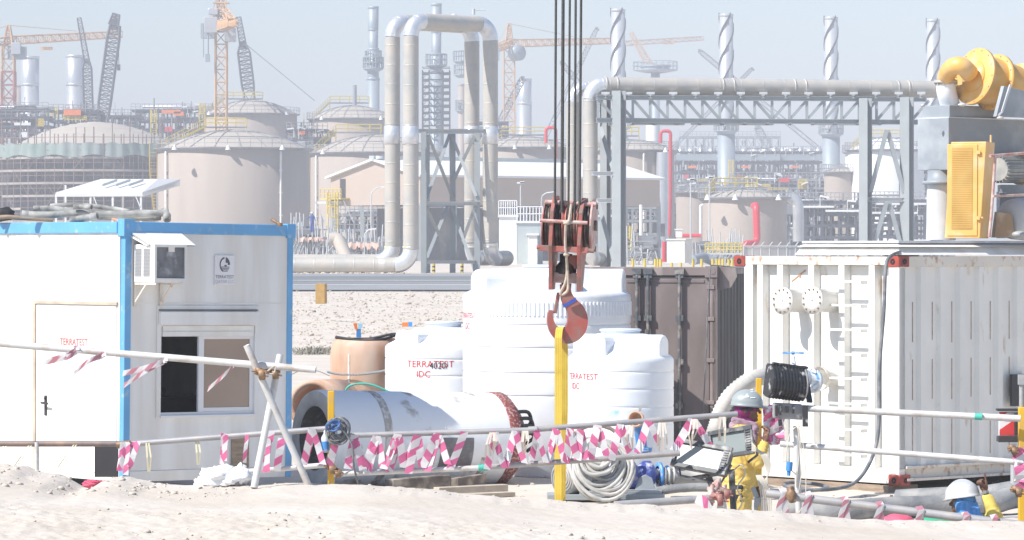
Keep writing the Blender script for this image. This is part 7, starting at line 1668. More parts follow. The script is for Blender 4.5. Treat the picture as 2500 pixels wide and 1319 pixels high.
b = MB(); b.beam(p0-z(.15), p1-z(.15), .15, .35); b.add([p1, p1-z(.4), P(440, 445, Yk+24)-z(.4), P(440, 445, Yk+24)], [(0, 1, 2, 3)]); b.hexa([p1, P(440, 452, Yk+22), P(440, 440, Yk+22), p2b, p1+up2, P(440, 452, Yk+22)+up2, P(440, 440, Yk+22)+up2, p2b+up2]); b.build('fascia', M['shedroof'], cn)
for px in (137, 221, 275, 344):
    b = MB(); p = P(px, 474, Yk+.1); b.beam(V((p.x, p.y, gfar(Yk))), p, .2, .2); b.build('column', M['lampwhite'], cn)
for px in (160, 300, 384):
    b = MB(); p = P(px, 452, Yk+13); b.beam(V((p.x, p.y, gfar(Yk))), p, .2, .2); b.build('column', M['lampwhite'], cn)
b = MB()
for k in range(3): b.beam(P(250+k*32, 458, Yk+4)+z(.25), P(285+k*32, 448, Yk+9)+z(.35), .15, .25)
b.build('roof_vent', M['shedgrey'], cn)
b = MB(); b.beam(P(228, 478, Yk), P(236, 500, Yk), .1, .1); b.beam(P(330, 476, Yk), P(342, 505, Yk), .1, .1); b.build('brace', M['lampwhite'], cn)
def store(x0, x1, y0, y1, Y, m, label, dpt=6, rail=False):
    o = T('store_box', P((x0+x1)/2, y1, Y), label, 'store'); b = MB(); p = P(x0, y0, Y); q = P(x1, y0, Y); g = gfar(Y); b.obox(V((p.x, Y, g)), V((q.x-p.x, 0, 0)), (0, dpt, 0), z(p.z-g)); b.build('wall', M[m], o)
    b = MB(); b.obox(V((p.x-.15, Y-.15, p.z)), V((q.x-p.x+.3, 0, 0)), (0, dpt+.3, 0), z(.2)); b.build('roof', M['shedroof'], o)
    if rail: b = MB(); handrail(b, [V((p.x+(q.x-p.x)*i/8, Y, p.z+.2)) for i in range(9)], 1.3, .05); b.build('handrail', M['lampwhite'], o)
    return o
store(1218, 1262, 530, 627, 340, 'tankwhite', 'white store box left of the hook block', rail=True)
store(1263, 1325, 545, 629, 338, 'shedgrey', 'grey store box just left of the hook block', rail=True)
store(1290, 1312, 575, 596, 332, 'tankwhite', 'small white awning unit on the grey store box')
store(1440, 1490, 530, 640, 345, 'shedgrey', 'grey store box behind the left bridge column', rail=True)

# ================================================================== stacks
def stack(px, Y, segs, label, m, plats=(), strake=False, grp=None, name='stack', top=True):
    c = P(px, 0, Y); g = gfar(Y); o = T(name, (c.x, Y, g), label, 'stack', grp)
    for k, (y0, y1, rpx, mk) in enumerate(segs):
        z0, z1 = P(0, y1, Y).z, P(0, y0, Y).z; r = rpx*mp(Y)
        if k == len(segs)-1: z0 = g
        b = MB(); b.lathe([(r, z0), (r, z1), (r*.85, z1), (r*.85, z1-1), (.01, z1-1)], 32, (c.x, Y, 0)); b.build('barrel', M[mk], o)
        b = MB(); b.lathe([(r, z1-.5), (r*1.06, z1-.45), (r*1.06, z1-.05), (r, z1)], 32, (c.x, Y, 0)); b.build('ring', M[mk], o)
    if strake:
        y0, y1, rpx, mk = segs[0]; z0, z1 = P(0, y1, Y).z, P(0, y0, Y).z; r = rpx*mp(Y)
        for ph in range(3):
            b = MB(); pts = []; n = 60; turns = (z1-z0)/(r*11.5)
            vs_ = []
            for i in range(n+1):
                a = -2*math.pi*(turns*(1-i/n)+ph/3)+.6; zz = z0+(z1-z0)*i/n; d = V((math.sin(a), -math.cos(a), 0))
                for rr_, dz in ((r*.99, -.3), (r*1.13, -.3), (r*1.13, .3), (r*.99, .3)): vs_.append(V((c.x, Y, zz+dz))+d*rr_)
            b.add(vs_, [(i*4+q, i*4+(q+1) % 4, i*4+4+(q+1) % 4, i*4+4+q) for i in range(n) for q in range(4)]); b.build('strake', M['stackdark'], o)
    for py, rpx in plats:
        zz = P(0, py, Y).z; r = rpx*mp(Y); b = MB(); b.lathe([(r*.5, zz-.6), (r, zz-.1), (r, zz+.1), (r*.5, zz+.1)], 28, (c.x, Y, 0)); n = 20; handrail(b, [V((c.x+r*math.cos(2*math.pi*i/n), Y+r*math.sin(2*math.pi*i/n), zz+.1)) for i in range(n)], 2.0, .09, True); b.build('platform', M['stackgrey'], o)
    return o
for k, (px, y0, yb, Y) in enumerate(((1509, 23, 315, 700), (1773, 35, 322, 710), (2029, 42, 330, 720), (2278, 48, 330, 730))):
    lab = ('white stack with spiral strakes right of the crane ropes', 'white stack with spiral strakes over the middle of the bridge', 'white stack with spiral strakes over the right part of the bridge', 'white stack with spiral strakes just left of the yellow drums')[k]
    stack(px, Y, ((y0, yb, 17-.4*k, 'stackwhite'), (yb, 600, 21.5, 'stackgrey')), lab, None, plats=((yb-2, 30),), strake=True, grp='spiral strake stacks')
stack(911, 690, ((16, 70, 13.2, 'stackgrey'), (70, 118, 12.2, 'stackgrey'), (118, 190, 14, 'stackgrey'), (190, 400, 15.5, 'stackgrey')), 'slim grey stepped stack left of the looped pipes', None, plats=((168, 25), (152, 20)), grp='stepped grey stacks')
sk2 = stack(1065, 690, ((9, 75, 13, 'stackgrey'), (75, 130, 12.2, 'stackgrey'), (130, 170, 14, 'stackgrey'), (170, 400, 16, 'stackgrey')), 'slim grey stepped stack seen between the looped pipes, wrapped in scaffold below', None, plats=((160, 26),), grp='stepped grey stacks')
b = MB(); c = P(1065, 0, 690); m9 = mp(690); hw_ = 33*m9
for k in range(9):
    zz = P(0, 308-k*16, 690).z
    b.path([V((c.x+sx*hw_, 690+sy*hw_, zz)) for sx, sy in ((-1, -1), (1, -1), (1, 1), (-1, 1))], .16, 4, closed=True); b.path([V((c.x+sx*hw_, 690+sy*hw_, zz+1.1)) for sx, sy in ((-1, -1), (1, -1), (1, 1), (-1, 1))], .07, 4, closed=True)
for sx in (-1, -.5, .5, 1):
    for sy in (-1, 1): b.tube(V((c.x+sx*hw_, 690+sy*hw_, gfar(690))), V((c.x+sx*hw_, 690+sy*hw_, P(0, 172, 690).z)), .1, n=4)
for k in range(8):
    zz = P(0, 308-k*16, 690).z; b.beam(V((c.x+hw_*.4, 690-hw_, zz)), V((c.x+hw_, 690-hw_, zz)), .2, .5); b.tube(V((c.x-hw_, 690-hw_, zz)), V((c.x-hw_*.5, 690-hw_, zz+1.6)), .06, n=4)
b.thing('scaffolding', M['steeldark'], 'square scaffold cage round the foot of the grey stack between the pipes', 'scaffolding')
for px, y0, lab in ((73, 138, 'fat silver vessel at the far left beside the tower crane'), (183, 135, 'fat silver vessel second from the left behind the dome tank')):
    stack(px, 800, ((y0, 204, 22.5, 'silver'), (204, 420, 22, 'silver')), lab, None, grp='fat silver vessels', name='vessel')
stack(1280, 820, ((192, 250, 17.5, 'silver'), (250, 420, 18, 'silver')), 'fat silver vessel right of the orange tower crane mast', None, name='vessel')
stack(43, 850, ((208, 420, 10, 'tank'),), 'slim beige vessel behind the leftmost silver one', None, name='vessel')
stack(1126, 760, ((205, 400, 8, 'tank'),), 'slim pale column with small platforms behind the looped pipes', None, plats=((150, 20), (183, 18), (270, 14)), name='column')
stack(1600, 900, ((160, 170, 36, 'stackgrey'), (170, 205, 11, 'stackgrey')), 'flat round platform head above the bridge left of centre', None, plats=((172, 54),), name='flare_platform')
stack(1590, 700, ((290, 420, 13, 'contwhite'),), 'pale round column behind the beige tank at the bridge', None, name='column')
bentpipe('column', [(1617, 640, 495), (1617, 372, 495)], .85, 'silver', 'silver vertical pipe at the right edge of the beige bridge tank', 'column')
bentpipe('mast', [(866, 258, 640), (866, 208, 640)], .35, 'machgrey', 'small mast on top of the tank behind', 'mast')

# ================================================================== cranes
def tower_crane(px, Y, y_base, y_cab, y_apex, jib, cj, label, m='craneor', mb='craneor', w=2.2, cab=True, vis=.13):
    c = P(px, 0, Y); o = T('tower_crane', (c.x, Y, gfar(Y)), label, 'tower crane', 'tower cranes')
    b = MB(); p0 = V((c.x, Y, gfar(Y))); p1 = P(px, y_cab, Y); ps = P(px, y_base, Y); b.lattice(p0, p1, w, w, max(8, int((p1.z-p0.z)/w/1.1)), vis, vis*.6); b.build('mast', M[mb], o)
    b = MB(); b.lattice(p1, P(px, y_apex, Y), w*.8, .5, 5, vis, vis*.6); b.build('tower_head', M[m], o)
    jx, jy, jY = jib; b = MB(); b.lattice(p1+z(1), P(jx, jy, jY), 1.5, 1.2, 26, vis*.8, vis*.5); b.build('jib', M[m], o)
    b = MB(); b.tube(P(px, y_apex, Y), p1.lerp(P(jx, jy, jY), .6)+z(1.5), .06, n=4, cap=False); b.build('tie_bar', M[m], o)
    if cj:
        kx, ky, kY = cj; e = P(kx, ky, kY); b = MB(); b.lattice(p1+z(1), e, 1.3, 1.2, 6, vis*.8, vis*.5); b.build('counter_jib', M[m], o)
        b = MB(); b.box(e-z(1), (2.4, 2.0, 2.6)); b.build('counterweight', M['stackgrey'], o)
        b = MB(); b.tube(P(px, y_apex, Y), e, .06, n=4, cap=False); b.build('tie_bar', M[m], o)
    if cab: b = MB(); b.box(p1+V((1.6, -1, -.6)), (1.8, 1.8, 2.2)); b.build('cab', M['silver'], o, .1)
    return o, p1
_o, _p = tower_crane(21, 700, 270, 112, 62, (292, 84, 740), (-160, 122, 690), 'tower crane at the far left with red lower mast and long orange jib', vis=.16)
b = MB(); q = P(21, 270, 700); b.lattice(V((q.x, 700, gfar(700))), P(21, 175, 700), 2.35, 2.35, 14, .2, .12); b.build('red_mast_section', M['cranered'], _o)
b = MB(); b.box(_p.lerp(P(292, 84, 740), .33)-z(1.3), (2.2, 1, .6)); b.build('trolley', M['craneor'], _o)
b = MB(); b.box(P(42, 130, 700), (3.4, 2, 2.4)); b.build('machinery_house', M['stackgrey'], _o)
_o, _p = tower_crane(540, 600, 250, 78, -40, (566, 55, 560), (508, 62, 640), 'tower crane above the tanks with its short jib pointing at the viewer', w=1.8, vis=.15)
b = MB(); b.box(_p+V((-1.5, -1.5, 1.0)), (2.2, 1.6, 2.6)); b.box(_p+V((-1.2, -1, 3.2)), (1.6, 1.2, 1)); b.build('machinery_house', M['silver'], _o, .1)
b = MB(); q0 = P(496, 62, 598); b.tube(q0, P(497, 140, 598), .08, n=4); b.tube(P(508, 65, 598), P(508, 135, 598), .12, n=4); b.box(P(507, 142, 598), (.7, .6, 1.3)); b.build('hook_block', M['stackgrey'], _o)
b = MB(); b.beam(P(550, 42, 598), P(572, 57, 590), .6, .7); b.lattice(P(550, 30, 598), P(575, 60, 585), 1, .8, 4, .1, .07); b.build('jib_root', M['craneor'], _o)
b = MB()
for k in range(4): b.box(P(540, 40-k*16, 600), (2.6, 2.2, .15)); handrail(b, [P(528+i*6, 40-k*16, 599) for i in range(5)], 1.2, .06)
b.build('platform', M['craneor'], _o)
_o, _p = tower_crane(1243, 760, 325, 118, 58, (1496, 100, 830), (1205, 121, 750), 'orange tower crane beside the looped pipes with a jib reaching right', vis=.17)
b = MB(); b.lathe([(.1, -1), (1.6, -1), (1.6, 1), (.1, 1)], 18, P(1262, 130, 758), (.5, -.8, 0)); b.build('winch_drum', M['stackgrey'], _o)
_o2 = T('tower_crane', P(1590, 200, 1150), 'faint distant crane with pale orange boom and jib above the bridge', 'tower crane', 'tower cranes')
b = MB(); b.lattice(P(1592, 172, 1150), P(1540, 80, 1150), 2.6, 1.0, 12, .17, .1); b.build('mast', M['craneor'], _o2)
b = MB(); b.lattice(P(1500, 108, 1150), P(1714, 94, 1200), 1.4, 1.2, 24, .14, .09); b.box(P(1632, 104, 1180), (3.6, 1, 1.2)); b.build('jib', M['craneor'], _o2)
def boom(px0, py0, px1, py1, Y, w0, wm, w1, label, hook=None, rc=.14, bays=22, jib=None, m='cranedark'):
    o = T('crawler_crane', P(px0, py0, Y), label, 'crane', 'dark lattice boom cranes'); o.location.z = gfar(Y); MW[o] = Matrix.Translation(o.location)
    b = MB(); p0, p1 = P(px0, py0, Y), P(px1, py1, Y); b.lattice(p0, p1, w0, w1, bays, rc, rc*.55, wm=wm); b.build('boom', M[m], o)
    d = (p0-p1).normalized(); q = p0+d*((p0.z-gfar(Y)-2)/max(.2, -d.z)) if d.z < -.2 else p0
    b = MB(); b.lattice(q, p0, w0*.7, w0, 8, rc, rc*.55); b.build('boom_foot', M[m], o)
    b = MB(); b.box(V((q.x, q.y, gfar(Y)+2.0)), (6, 8, 3)); b.build('machine_body', M[m], o, .2)
    b = MB(); b.box(p1, (w1*.8, w1*.8, w1*1.0)); b.tube(p1, p1+V((.6, 0, -.5)), .3, n=6); b.build('boom_head', M[m], o)
    if hook: b = MB(); e = P(*hook, Y); b.tube(V((e.x, p1.y, p1.z)), e, .05, n=4, cap=False); b.box(e, (.5, .4, 1.0)); b.build('hook_line', M[m], o)
    if jib: b = MB(); b.lattice(P(jib[0], jib[1], Y), P(jib[2], jib[3], Y), w1, w1*.7, 8, rc*.7, rc*.4); b.tube(P(jib[0], jib[1], Y), p1, .05, n=4); b.build('jib', M[m], o)
    return o
boom(252, 275, 281, 62, 620, 1.9, 2.0, 1.6, 'dark lattice boom crane rising broad above the dome tank', hook=(290, 165), rc=.15, bays=20, jib=(277, 62, 284, 34))
boom(216, 275, 212, 150, 640, 1.6, 1.5, .9, 'thinner dark lattice boom crane left of the broad one with a tall jib', rc=.12, bays=14, jib=(212, 150, 193, 44))
boom(607, 225, 593, 110, 680, 1.9, 2.2, 1.2, 'dark lattice boom crane right of the orange tower crane', rc=.14, bays=12, jib=(593, 110, 582, 42))
boom(1398, 195, 1457, 70, 1000, 1.2, 1.2, .8, 'thin distant boom crane behind the crane ropes leaning right', rc=.12, bays=16)
boom(1402, 190, 1370, 152, 1000, 1.2, 1.2, .8, 'short distant boom behind the crane ropes leaning left', rc=.12, bays=6)
boom(1757, 165, 1707, 124, 1100, 1.3, 1.3, .9, 'distant boom crane left of the second spiral stack leaning left', rc=.13, bays=8)
boom(1812, 192, 1836, 168, 1000, .9, .9, .7, 'short distant boom right of the second spiral stack', rc=.12, bays=5)
boom(1238, 265, 1276, 192, 800, 1.3, 1.3, 1.0, 'dark short boom before the silver vessel by the orange crane', rc=.15, bays=9)
boom(1882, 372, 1848, 310, 820, 1.5, 1.6, 1.2, 'grey lattice boom seen under the bridge', rc=.12, bays=9, m='stackgrey')
b = MB(); b.tube(P(768, 246, 690), P(600, 108, 690), .06, n=4); b.thing('crane_cable', M['cranedark'], 'long thin stay cable sloping from the boom crane tip to the tank', 'cable')
# ================================================================== process plant: pipe racks, coolers, scaffolds
def rack(x0, x1, y0, y1, Y, label, levels=4, bays=8, dpt=9, seed=1, dens=1.0, main='steeldark', colours=('pipes', 'steelmid', 'steeldark'), accents=(), name='pipe_rack', cat='pipe rack', lights=0, vessels=0, rails=True):
    rnd = random.Random(seed); g = gfar(Y); a = P(x0, 0, Y); e = P(x1, 0, Y); zt = P(0, y0, Y).z; zb = max(g, P(0, y1, Y).z) if y1 < 625 else g
    zb0 = g; o = T(name, ((a.x+e.x)/2, Y, g), label, cat, None)
    X = lambda t: a.x+(e.x-a.x)*t
    for i in range(bays+1):
        for yy in (0, dpt): one('column', M[main], o, lambda b: b.beam(V((X(i/bays), Y+yy, zb0)), V((X(i/bays), Y+yy, zt+rnd.uniform(-.5, .5))), .28, .28))
    zl = [zb+(zt-zb)*(k+1)/levels for k in range(levels)]
    b = MB()
    for zz in zl:
        for yy in (0, dpt): b.beam(V((X(0), Y+yy, zz)), V((X(1), Y+yy, zz)), .25, .35)
        for i in range(bays+1): b.beam(V((X(i/bays), Y, zz)), V((X(i/bays), Y+dpt, zz)), .22, .3)
    for i in range(bays):
        k = rnd.randrange(levels); lo = zb if k == 0 else zl[k-1]; b.beam(V((X(i/bays), Y-.02, lo)), V((X((i+1)/bays), Y-.02, zl[k])), .12, .12)
        if rnd.random() < .5: b.beam(V((X((i+1)/bays), Y-.03, lo)), V((X(i/bays), Y-.03, zl[k])), .12, .12)
    b.build('beam', M[main], o)
    for key in colours:
        b = MB()
        for k in range(int(5*dens*levels/len(colours))+1):
            zz = rnd.choice(zl)+rnd.uniform(.2, .9); yy = Y+rnd.uniform(.3, dpt-.5); t0 = rnd.random()*.6; t1 = min(1, t0+rnd.uniform(.25, .9)); r = rnd.choice([.08, .12, .18, .28]); pts = [V((X(t0), yy, zz-rnd.choice([0, 0, 1.5]))), V((X(t0), yy, zz)), V((X(t1), yy, zz)), V((X(t1), yy, zz-rnd.choice([0, 1.2, 2.5])))]
            b.path(pts, r, 6)
        for k in range(int(7*dens)): t = rnd.random(); zz = rnd.uniform(zb, zt-1); b.tube(V((X(t), Y+rnd.uniform(-.3, 1.5), zz)), V((X(t), Y+rnd.uniform(-.3, 1.5), zz+rnd.uniform(1, 4))), rnd.choice([.06, .1, .16]), n=6)
        b.build('piping', M[key], o)
    for k in range(int(16*dens)):
        t = rnd.random(); zz = rnd.choice([zb]+zl[:-1]); s_ = rnd.uniform(.4, 1.4); one('equipment_box', M[rnd.choice(['steelmid', 'steeldark', 'pipes'])], o, lambda b: b.box(V((X(t), Y+rnd.uniform(.2, dpt*.6), zz+s_/2)), (s_*rnd.uniform(.6, 1.6), s_, s_*rnd.uniform(.7, 1.8))))
    for zz in zl:
        if rnd.random() < .85: t0 = rnd.choice([0, 0, .2]); t1 = rnd.choice([1, 1, .75]); one('deck', M['steeldark'], o, lambda b: b.obox(V((X(t0), Y+.3, zz+.19)), V((X(t1)-X(t0), 0, 0)), (0, dpt-.4, 0), z(.06)))  # solid decks added to cast shade on the levels below
    for k in range(vessels):
        t = (k+.5)/vessels; zz = rnd.choice(zl[:-1] or zl)+.9; b = MB(); r = rnd.uniform(.6, .9); c = V((X(t), Y+1.5, zz)); L = (e.x-a.x)/vessels*.35; b.lathe([(.01, -L), (r*.7, -L*.96), (r, -L*.85), (r, L*.85), (r*.7, L*.96), (.01, L)], 18, c, (1, 0, 0)); b.build('vessel', M['pipes'], o)
    if rails:
        b = MB()
        for zz in zl[-2:]: handrail(b, [V((X(i/(bays*2)), Y-.1, zz+.15)) for i in range(bays*2+1)], 1.1, .05)
        b.build('handrail', M['lining'], o)
    for (tx, ty, w, h, key) in accents:
        b = MB(); q = P(tx, ty, Y-.3); b.box(q, (w*mp(Y), .6, h*mp(Y)));
        if key == 'yelrail': b = MB(); handrail(b, [q+V((w*mp(Y)*(i/6-.5), 0, -h*mp(Y)/2)) for i in range(7)], h*mp(Y), .07, rails=3)
        b.build({'orangebox': 'tarpaulin', 'yelrail': 'yellow_rail', 'firered': 'red_box', 'tankwhite': 'white_box', 'dark': 'dark_panel'}.get(key, 'panel'), M[key], o)
    for k in range(lights):
        b = MB(); t = rnd.random(); q = V((X(t), Y-.5, zt+rnd.uniform(-.5, 1.2))); s_ = rnd.choice([-1, 1]); b.tube(q-z(1.5), q, .05, n=4); b.beam(q, q+V((1.1*s_, 0, -.5*rnd.random())), .35, .22); b.build('floodlight', M['lampwhite'], o)
    return o
rack(-60, 118, 268, 350, 640, 'dark pipe rack at the far left behind the scaffolding', 4, 6, seed=3, dens=1.3, accents=((55, 303, 40, 7, 'tankwhite'), (60, 330, 22, 14, 'tankwhite'), (100, 300, 14, 18, 'yelrail')))
rack(118, 240, 272, 345, 660, 'pipe rack with yellow rails left of the silver vessels', 3, 5, seed=5, accents=((128, 275, 26, 28, 'yelrail'), (170, 285, 30, 12, 'yelrail')))
rack(160, 240, 276, 330, 600, 'pipe rack carrying an orange tarpaulin above the dome tank', 2, 4, seed=6, dens=.6, accents=((177, 275, 42, 14, 'orangebox'), (185, 290, 52, 12, 'yelrail')))
rack(225, 330, 285, 345, 650, 'pipe rack under the boom cranes right of the dome apex', 2, 6, seed=7, dens=.8)
rack(320, 520, 270, 345, 700, 'pipe rack with orange drums behind the largest tank', 3, 9, seed=8, dens=1.2, accents=((418, 273, 46, 9, 'orangebox'), (437, 278, 24, 10, 'orangebox'), (412, 316, 18, 12, 'firered')), lights=3)
rack(560, 760, 200, 330, 900, 'faint distant rack behind the rear tanks', 5, 8, seed=9, dens=.0, rails=False) if False else None
rack(700, 800, 318, 400, 600, 'small rack between the largest tank and the one behind', 3, 4, seed=10, accents=((738, 325, 14, 8, 'orangebox'),), lights=4)
rack(1160, 1240, 300, 420, 700, 'rack between the pipe loops and the orange crane', 4, 4, seed=11, dens=.5)
for k, (x0, x1, lab) in enumerate(((1650, 1775, 'row of air coolers left of the second stack foot'), (1780, 1905, 'row of air coolers between the two grey stack feet'), (1900, 2010, 'row of air coolers left of the third stack foot'))):
    o = rack(x0, x1, 372, 470, 760+k*8, lab, 4, 9, 14, seed=20+k, dens=1.6, main='steeldark', colours=('pipes', 'steeldark', 'steelmid'), accents=((x0+40, 408, 20, 6, 'orangebox'), (x0+70, 440, 34, 8, 'yelrail'), (x0+25, 432, 12, 10, 'firered')), lights=4, name='air_cooler', cat='air cooler')
    b = MB(); Yc = 760+k*8; n = 5
    for i in range(n):
        q = P(x0+(x1-x0)*(i+.5)/n, 372, Yc+4); r = (x1-x0)/n*mp(Yc)*.42; one('fan_hood', M['silver'], o, lambda b: b.lathe([(r, -.6), (r, .6), (r*.85, .7), (r*.3, 1.3), (.01, 1.4)], 20, q))
    b = MB(); q0 = P(x0, 392, Yc-.4); q1 = P(x1, 392, Yc-.4); b.obox(q0, q1-q0, (0, .3, 0), z(1.3)); b.build('header_box', M['stackgrey'], o)
rack(1660, 1905, 335, 372, 860, 'long thin pipe bridge frame behind the air coolers', 1, 12, 6, seed=31, dens=.3, main='stackgrey')
rack(1640, 1790, 455, 520, 600, 'rack crowded with yellow rails left above the small front tank', 3, 7, seed=32, dens=1.5, main='steelmid', accents=((1690, 472, 40, 8, 'yelrail'), (1745, 480, 30, 10, 'yelrail'), (1705, 492, 24, 6, 'orangebox')), lights=5)
rack(1790, 2060, 440, 500, 620, 'rack crowded with lights and yellow rails above the small front tank', 3, 12, seed=33, dens=1.5, main='steelmid', accents=((1850, 455, 60, 8, 'yelrail'), (1960, 450, 20, 22, 'yelrail'), (1915, 440, 24, 10, 'firered'), (1900, 462, 50, 7, 'yelrail')), lights=7)
rack(1650, 1725, 500, 630, 520, 'dark rack between the kiosk and the small front tank', 5, 4, seed=34, dens=1.6, accents=((1675, 487, 26, 14, 'orangebox'), (1690, 540, 40, 40, 'dark'), (1690, 562, 40, 16, 'yelrail')))
rack(1500, 1610, 508, 640, 470, 'dark open bay with pipes under the warehouse right end', 4, 5, seed=35, dens=1.0, main='steel')
rack(1925, 2110, 495, 640, 460, 'dark pipe rack left of the bridge end columns', 5, 9, seed=36, dens=2.0, accents=((1990, 505, 90, 5, 'tankwhite'), (2060, 515, 90, 5, 'tankwhite')), vessels=3, lights=2)
rack(2105, 2300, 492, 640, 480, 'dark pipe rack behind the bridge end columns', 5, 9, seed=37, dens=2.0, accents=((2200, 498, 120, 5, 'tankwhite'), (2180, 520, 120, 5, 'tankwhite'), (2250, 590, 40, 10, 'tankwhite')), vessels=3, lights=2)
rack(2225, 2330, 370, 640, 560, 'tall grey module behind the separator column', 7, 4, seed=38, dens=1.0, main='stackgrey')
b = MB(); q = P(2222, 380, 575); b.obox(V((q.x, 575, gfar(575))), (P(2330, 0, 575).x-q.x, 0, 0), (0, 10, 0), z(q.z-gfar(575))); b.thing('cold_box', M['stackgrey'], 'tall plain grey block behind the separator column', 'building')
rack(1216, 1345, 500, 640, 460, 'shaded pipes under the warehouse behind the white stores', 3, 6, seed=39, dens=.8, main='steel')
rack(820, 1000, 525, 640, 455, 'shaded pipes under the warehouse gable', 3, 8, seed=40, dens=.9, main='steelmid', colours=('steelmid', 'pipes'))
# scaffolds with orange net behind the ground pipe
def scaff(x0, x1, y0, Y, label, seed, net=None, bays=14, lev=4):
    rnd = random.Random(seed); g = gfar(Y); zt = P(0, y0, Y).z; a, e = P(x0, 0, Y).x, P(x1, 0, Y).x; o = T('scaffolding', ((a+e)/2, Y, g), label, 'scaffolding', 'low scaffolds behind the ground pipe')
    b = MB()
    for i in range(bays+1):
        for yy in (0, 1.5, 3): one('standard', M['steellight'], o, lambda b: b.tube(V((a+(e-a)*i/bays+rnd.uniform(-.3, .3), Y+yy, g)), V((a+(e-a)*i/bays, Y+yy, zt+rnd.uniform(-1, 1.6))), .06, n=4))
    b = MB()
    for k in range(lev+1):
        for yy in (0, 1.5, 3): t0, t1 = rnd.uniform(0, .3), rnd.uniform(.7, 1); one('ledger', M['lining'], o, lambda b: b.tube(V((a+(e-a)*t0, Y+yy, g+(zt-g)*k/lev)), V((a+(e-a)*t1, Y+yy, g+(zt-g)*k/lev)), .055, n=4))
    for k in range(bays): i = rnd.random(); h = rnd.random()*.6; one('brace', M['lining'], o, lambda b: b.tube(V((a+(e-a)*i, Y-.05, g+(zt-g)*h)), V((a+(e-a)*(i+.12), Y-.05, g+(zt-g)*(h+.35))), .05, n=4))
    b = MB()
    for k in range(bays+6): t = rnd.random(); one('equipment_box', M['steelmid'], o, lambda b: b.box(V((a+(e-a)*t, Y+rnd.uniform(.5, 3), g+(zt-g)*rnd.randrange(lev)/lev+.5)), (rnd.uniform(.4, 1.8), .5, rnd.uniform(.3, 1.2))))
    if net:
        b = MB(); n = 26; vs_ = []; 
        for i in range(n+1):
            px = net[0]+(net[1]-net[0])*i/n; w_ = 3*math.sin(i*1.1+seed)+2*math.sin(i*2.7); vs_ += [P(px, net[2]+w_*.5, Y-.2), P(px, net[3]+w_*1.6, Y-.35+.1*math.sin(i))]
        b.add(vs_, [(2*i, 2*i+1, 2*i+3, 2*i+2) for i in range(n)], True); b.build('orange_net', M['orangenet'], o)
    return o
scaff(706, 815, 560, 330, 'scaffold with orange net left, behind the ground pipe', 50, (730, 805, 580, 588))
scaff(800, 945, 592, 318, 'lower scaffold with pink orange net behind the ground pipe', 51, (845, 925, 593, 606), lev=3)
scaff(1700, 1815, 598, 330, 'low yellow and grey frame at the foot of the small front tank', 52, None, 12, 3)
scaff(1530, 1600, 590, 325, 'small white scaffold tower behind the bridge column', 53, None, 4, 4)
o = T('access_frame', P(1760, 640, 322), 'low yellow railed steel frame before the small front tank', 'frame'); b = MB(); handrail(b, [P(1722+i*9, 618, 322) for i in range(11)], .85, .05, rails=3); b.build('handrail', M['yelrail'], o); b = MB(); b.beam(P(1722, 620, 322), P(1812, 620, 322), 1.0, .15)
for x in (1725, 1765, 1810): b.beam(P(x, 642, 322), P(x, 620, 322), .12, .12)
b.build('deck', M['steellight'], o)
bentpipe('pipe_duct', [(805, 585, 310), (825, 582, 310), (850, 640, 308)], .55, 'tankroof', 'grey duct sloping down between the two low scaffolds', 'duct')
bentpipe('culvert', [(1690, 636, 250), (1720, 628, 252), (1745, 640, 252)], .35, 'machgrey', 'small grey pipe bend behind the row of bollards', 'pipe')
o = T('box_van', P(2070, 625, 330), 'small yellow and white site vehicle behind the chain link fence', 'vehicle')
b = MB(); q = P(2048, 636, 330); b.obox(q+z(.5), (2.0, 0, 0), (0, 1.5, 0), z(.95)); b.build('body', M['machyel'], o, .1); b = MB(); b.obox(q+V((-1.0, 0, .4)), (.95, 0, 0), (0, 1.5, 0), z(1.3)); b.build('cab', M['tankwhite'], o, .15)
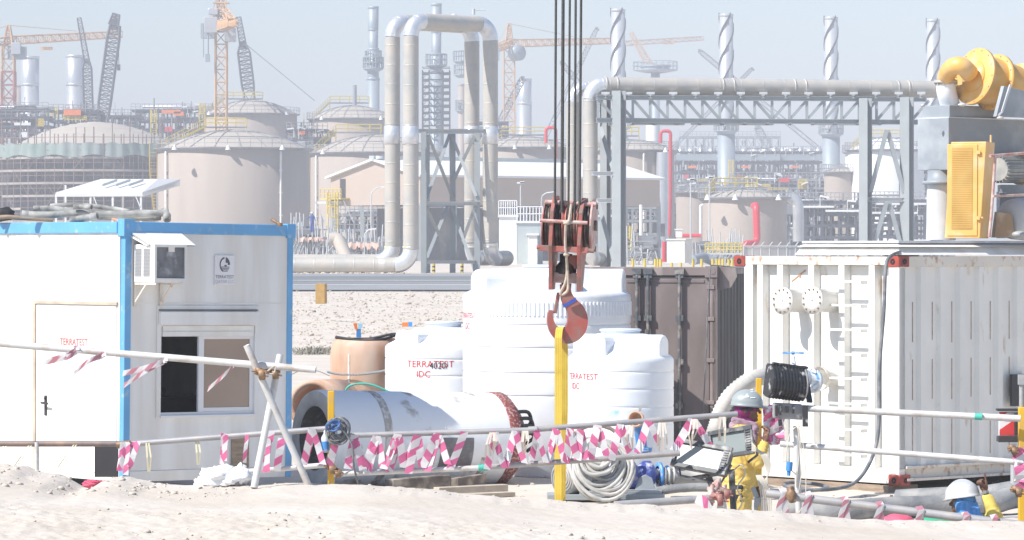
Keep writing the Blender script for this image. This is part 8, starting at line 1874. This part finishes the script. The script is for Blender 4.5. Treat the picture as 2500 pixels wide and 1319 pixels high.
b = MB(); b.obox(q+V((-.95, -.03, 1.0)), (.8, 0, 0), (0, .03, 0), z(.5)); b.build('windscreen', M['dark'], o)
for dx in (-.5, 1.5): b = MB(); b.tube(q+V((dx, -.1, .38)), q+V((dx, .15, .38)), .36, n=16); b.build('wheel', M['black'], o)
# tiny worker on the scaffold, far away
pw = P(762, 568, 329); w3 = T('person', pw, 'person in blue overalls and pale helmet high on the scaffold behind the cabin corner', 'person')
blob('body', [('c', pw+z(.05)+V((-.1, 0, 0)), pw+z(.85)+V((-.07, 0, 0)), .08, .1), ('c', pw+z(.05)+V((.12, 0, 0)), pw+z(.85)+V((.08, 0, 0)), .08, .1), ('c', pw+z(.85), pw+z(1.4), .16, .19), ('e', pw+z(1.66), .11, (1, 1, 1.2)), ('c', pw+V((-.2, 0, 1.4)), pw+V((-.5, -.1, 1.2)), .065, .05), ('c', pw+V((.2, 0, 1.4)), pw+V((.3, -.2, 1.05)), .065, .05)], .03, M['bluework'], w3, 2)
b = MB(); b.ball(pw+z(1.74), .15, (1.1, 1, .8)); b.build('helmet', M['machlight'], w3)
# smaller clutter on the ground behind the road
b = MB()
for k in range(90): q = P(random.uniform(700, 1000), 0, 219); rock(b, (q.x, 219+random.uniform(-2, 1.5), gfar(219)+.02), random.uniform(.05, .16))
tag(b.build('verge_stones', M['stone']), 'pale stones along the verge in front of the ground pipe', 'stones', kind='stuff')

# ================================================================== haze over the whole place
hz = MB(); hz.obox((-2600, -120, -1.2), (5200, 0, 0), (0, 2700, 0), (0, 0, 96)); ho_ = hz.build('haze', bpy.data.materials.new('haze_air'))
ho_['kind'] = 'stuff'; ho_['label'] = 'pale dusty haze filling the air over the plant'; ho_['category'] = 'haze'
hm = ho_.data.materials[0]; hm.use_nodes = True; hn = hm.node_tree; hn.nodes.clear(); hout = hn.nodes.new('ShaderNodeOutputMaterial'); hv = hn.nodes.new('ShaderNodeVolumePrincipled')
hv.inputs['Color'].default_value = (.935, .935, .975, 1); hv.inputs['Density'].default_value = .00092; hv.inputs['Anisotropy'].default_value = -.2
hn.links.new(hv.outputs[0], hout.inputs['Volume'])
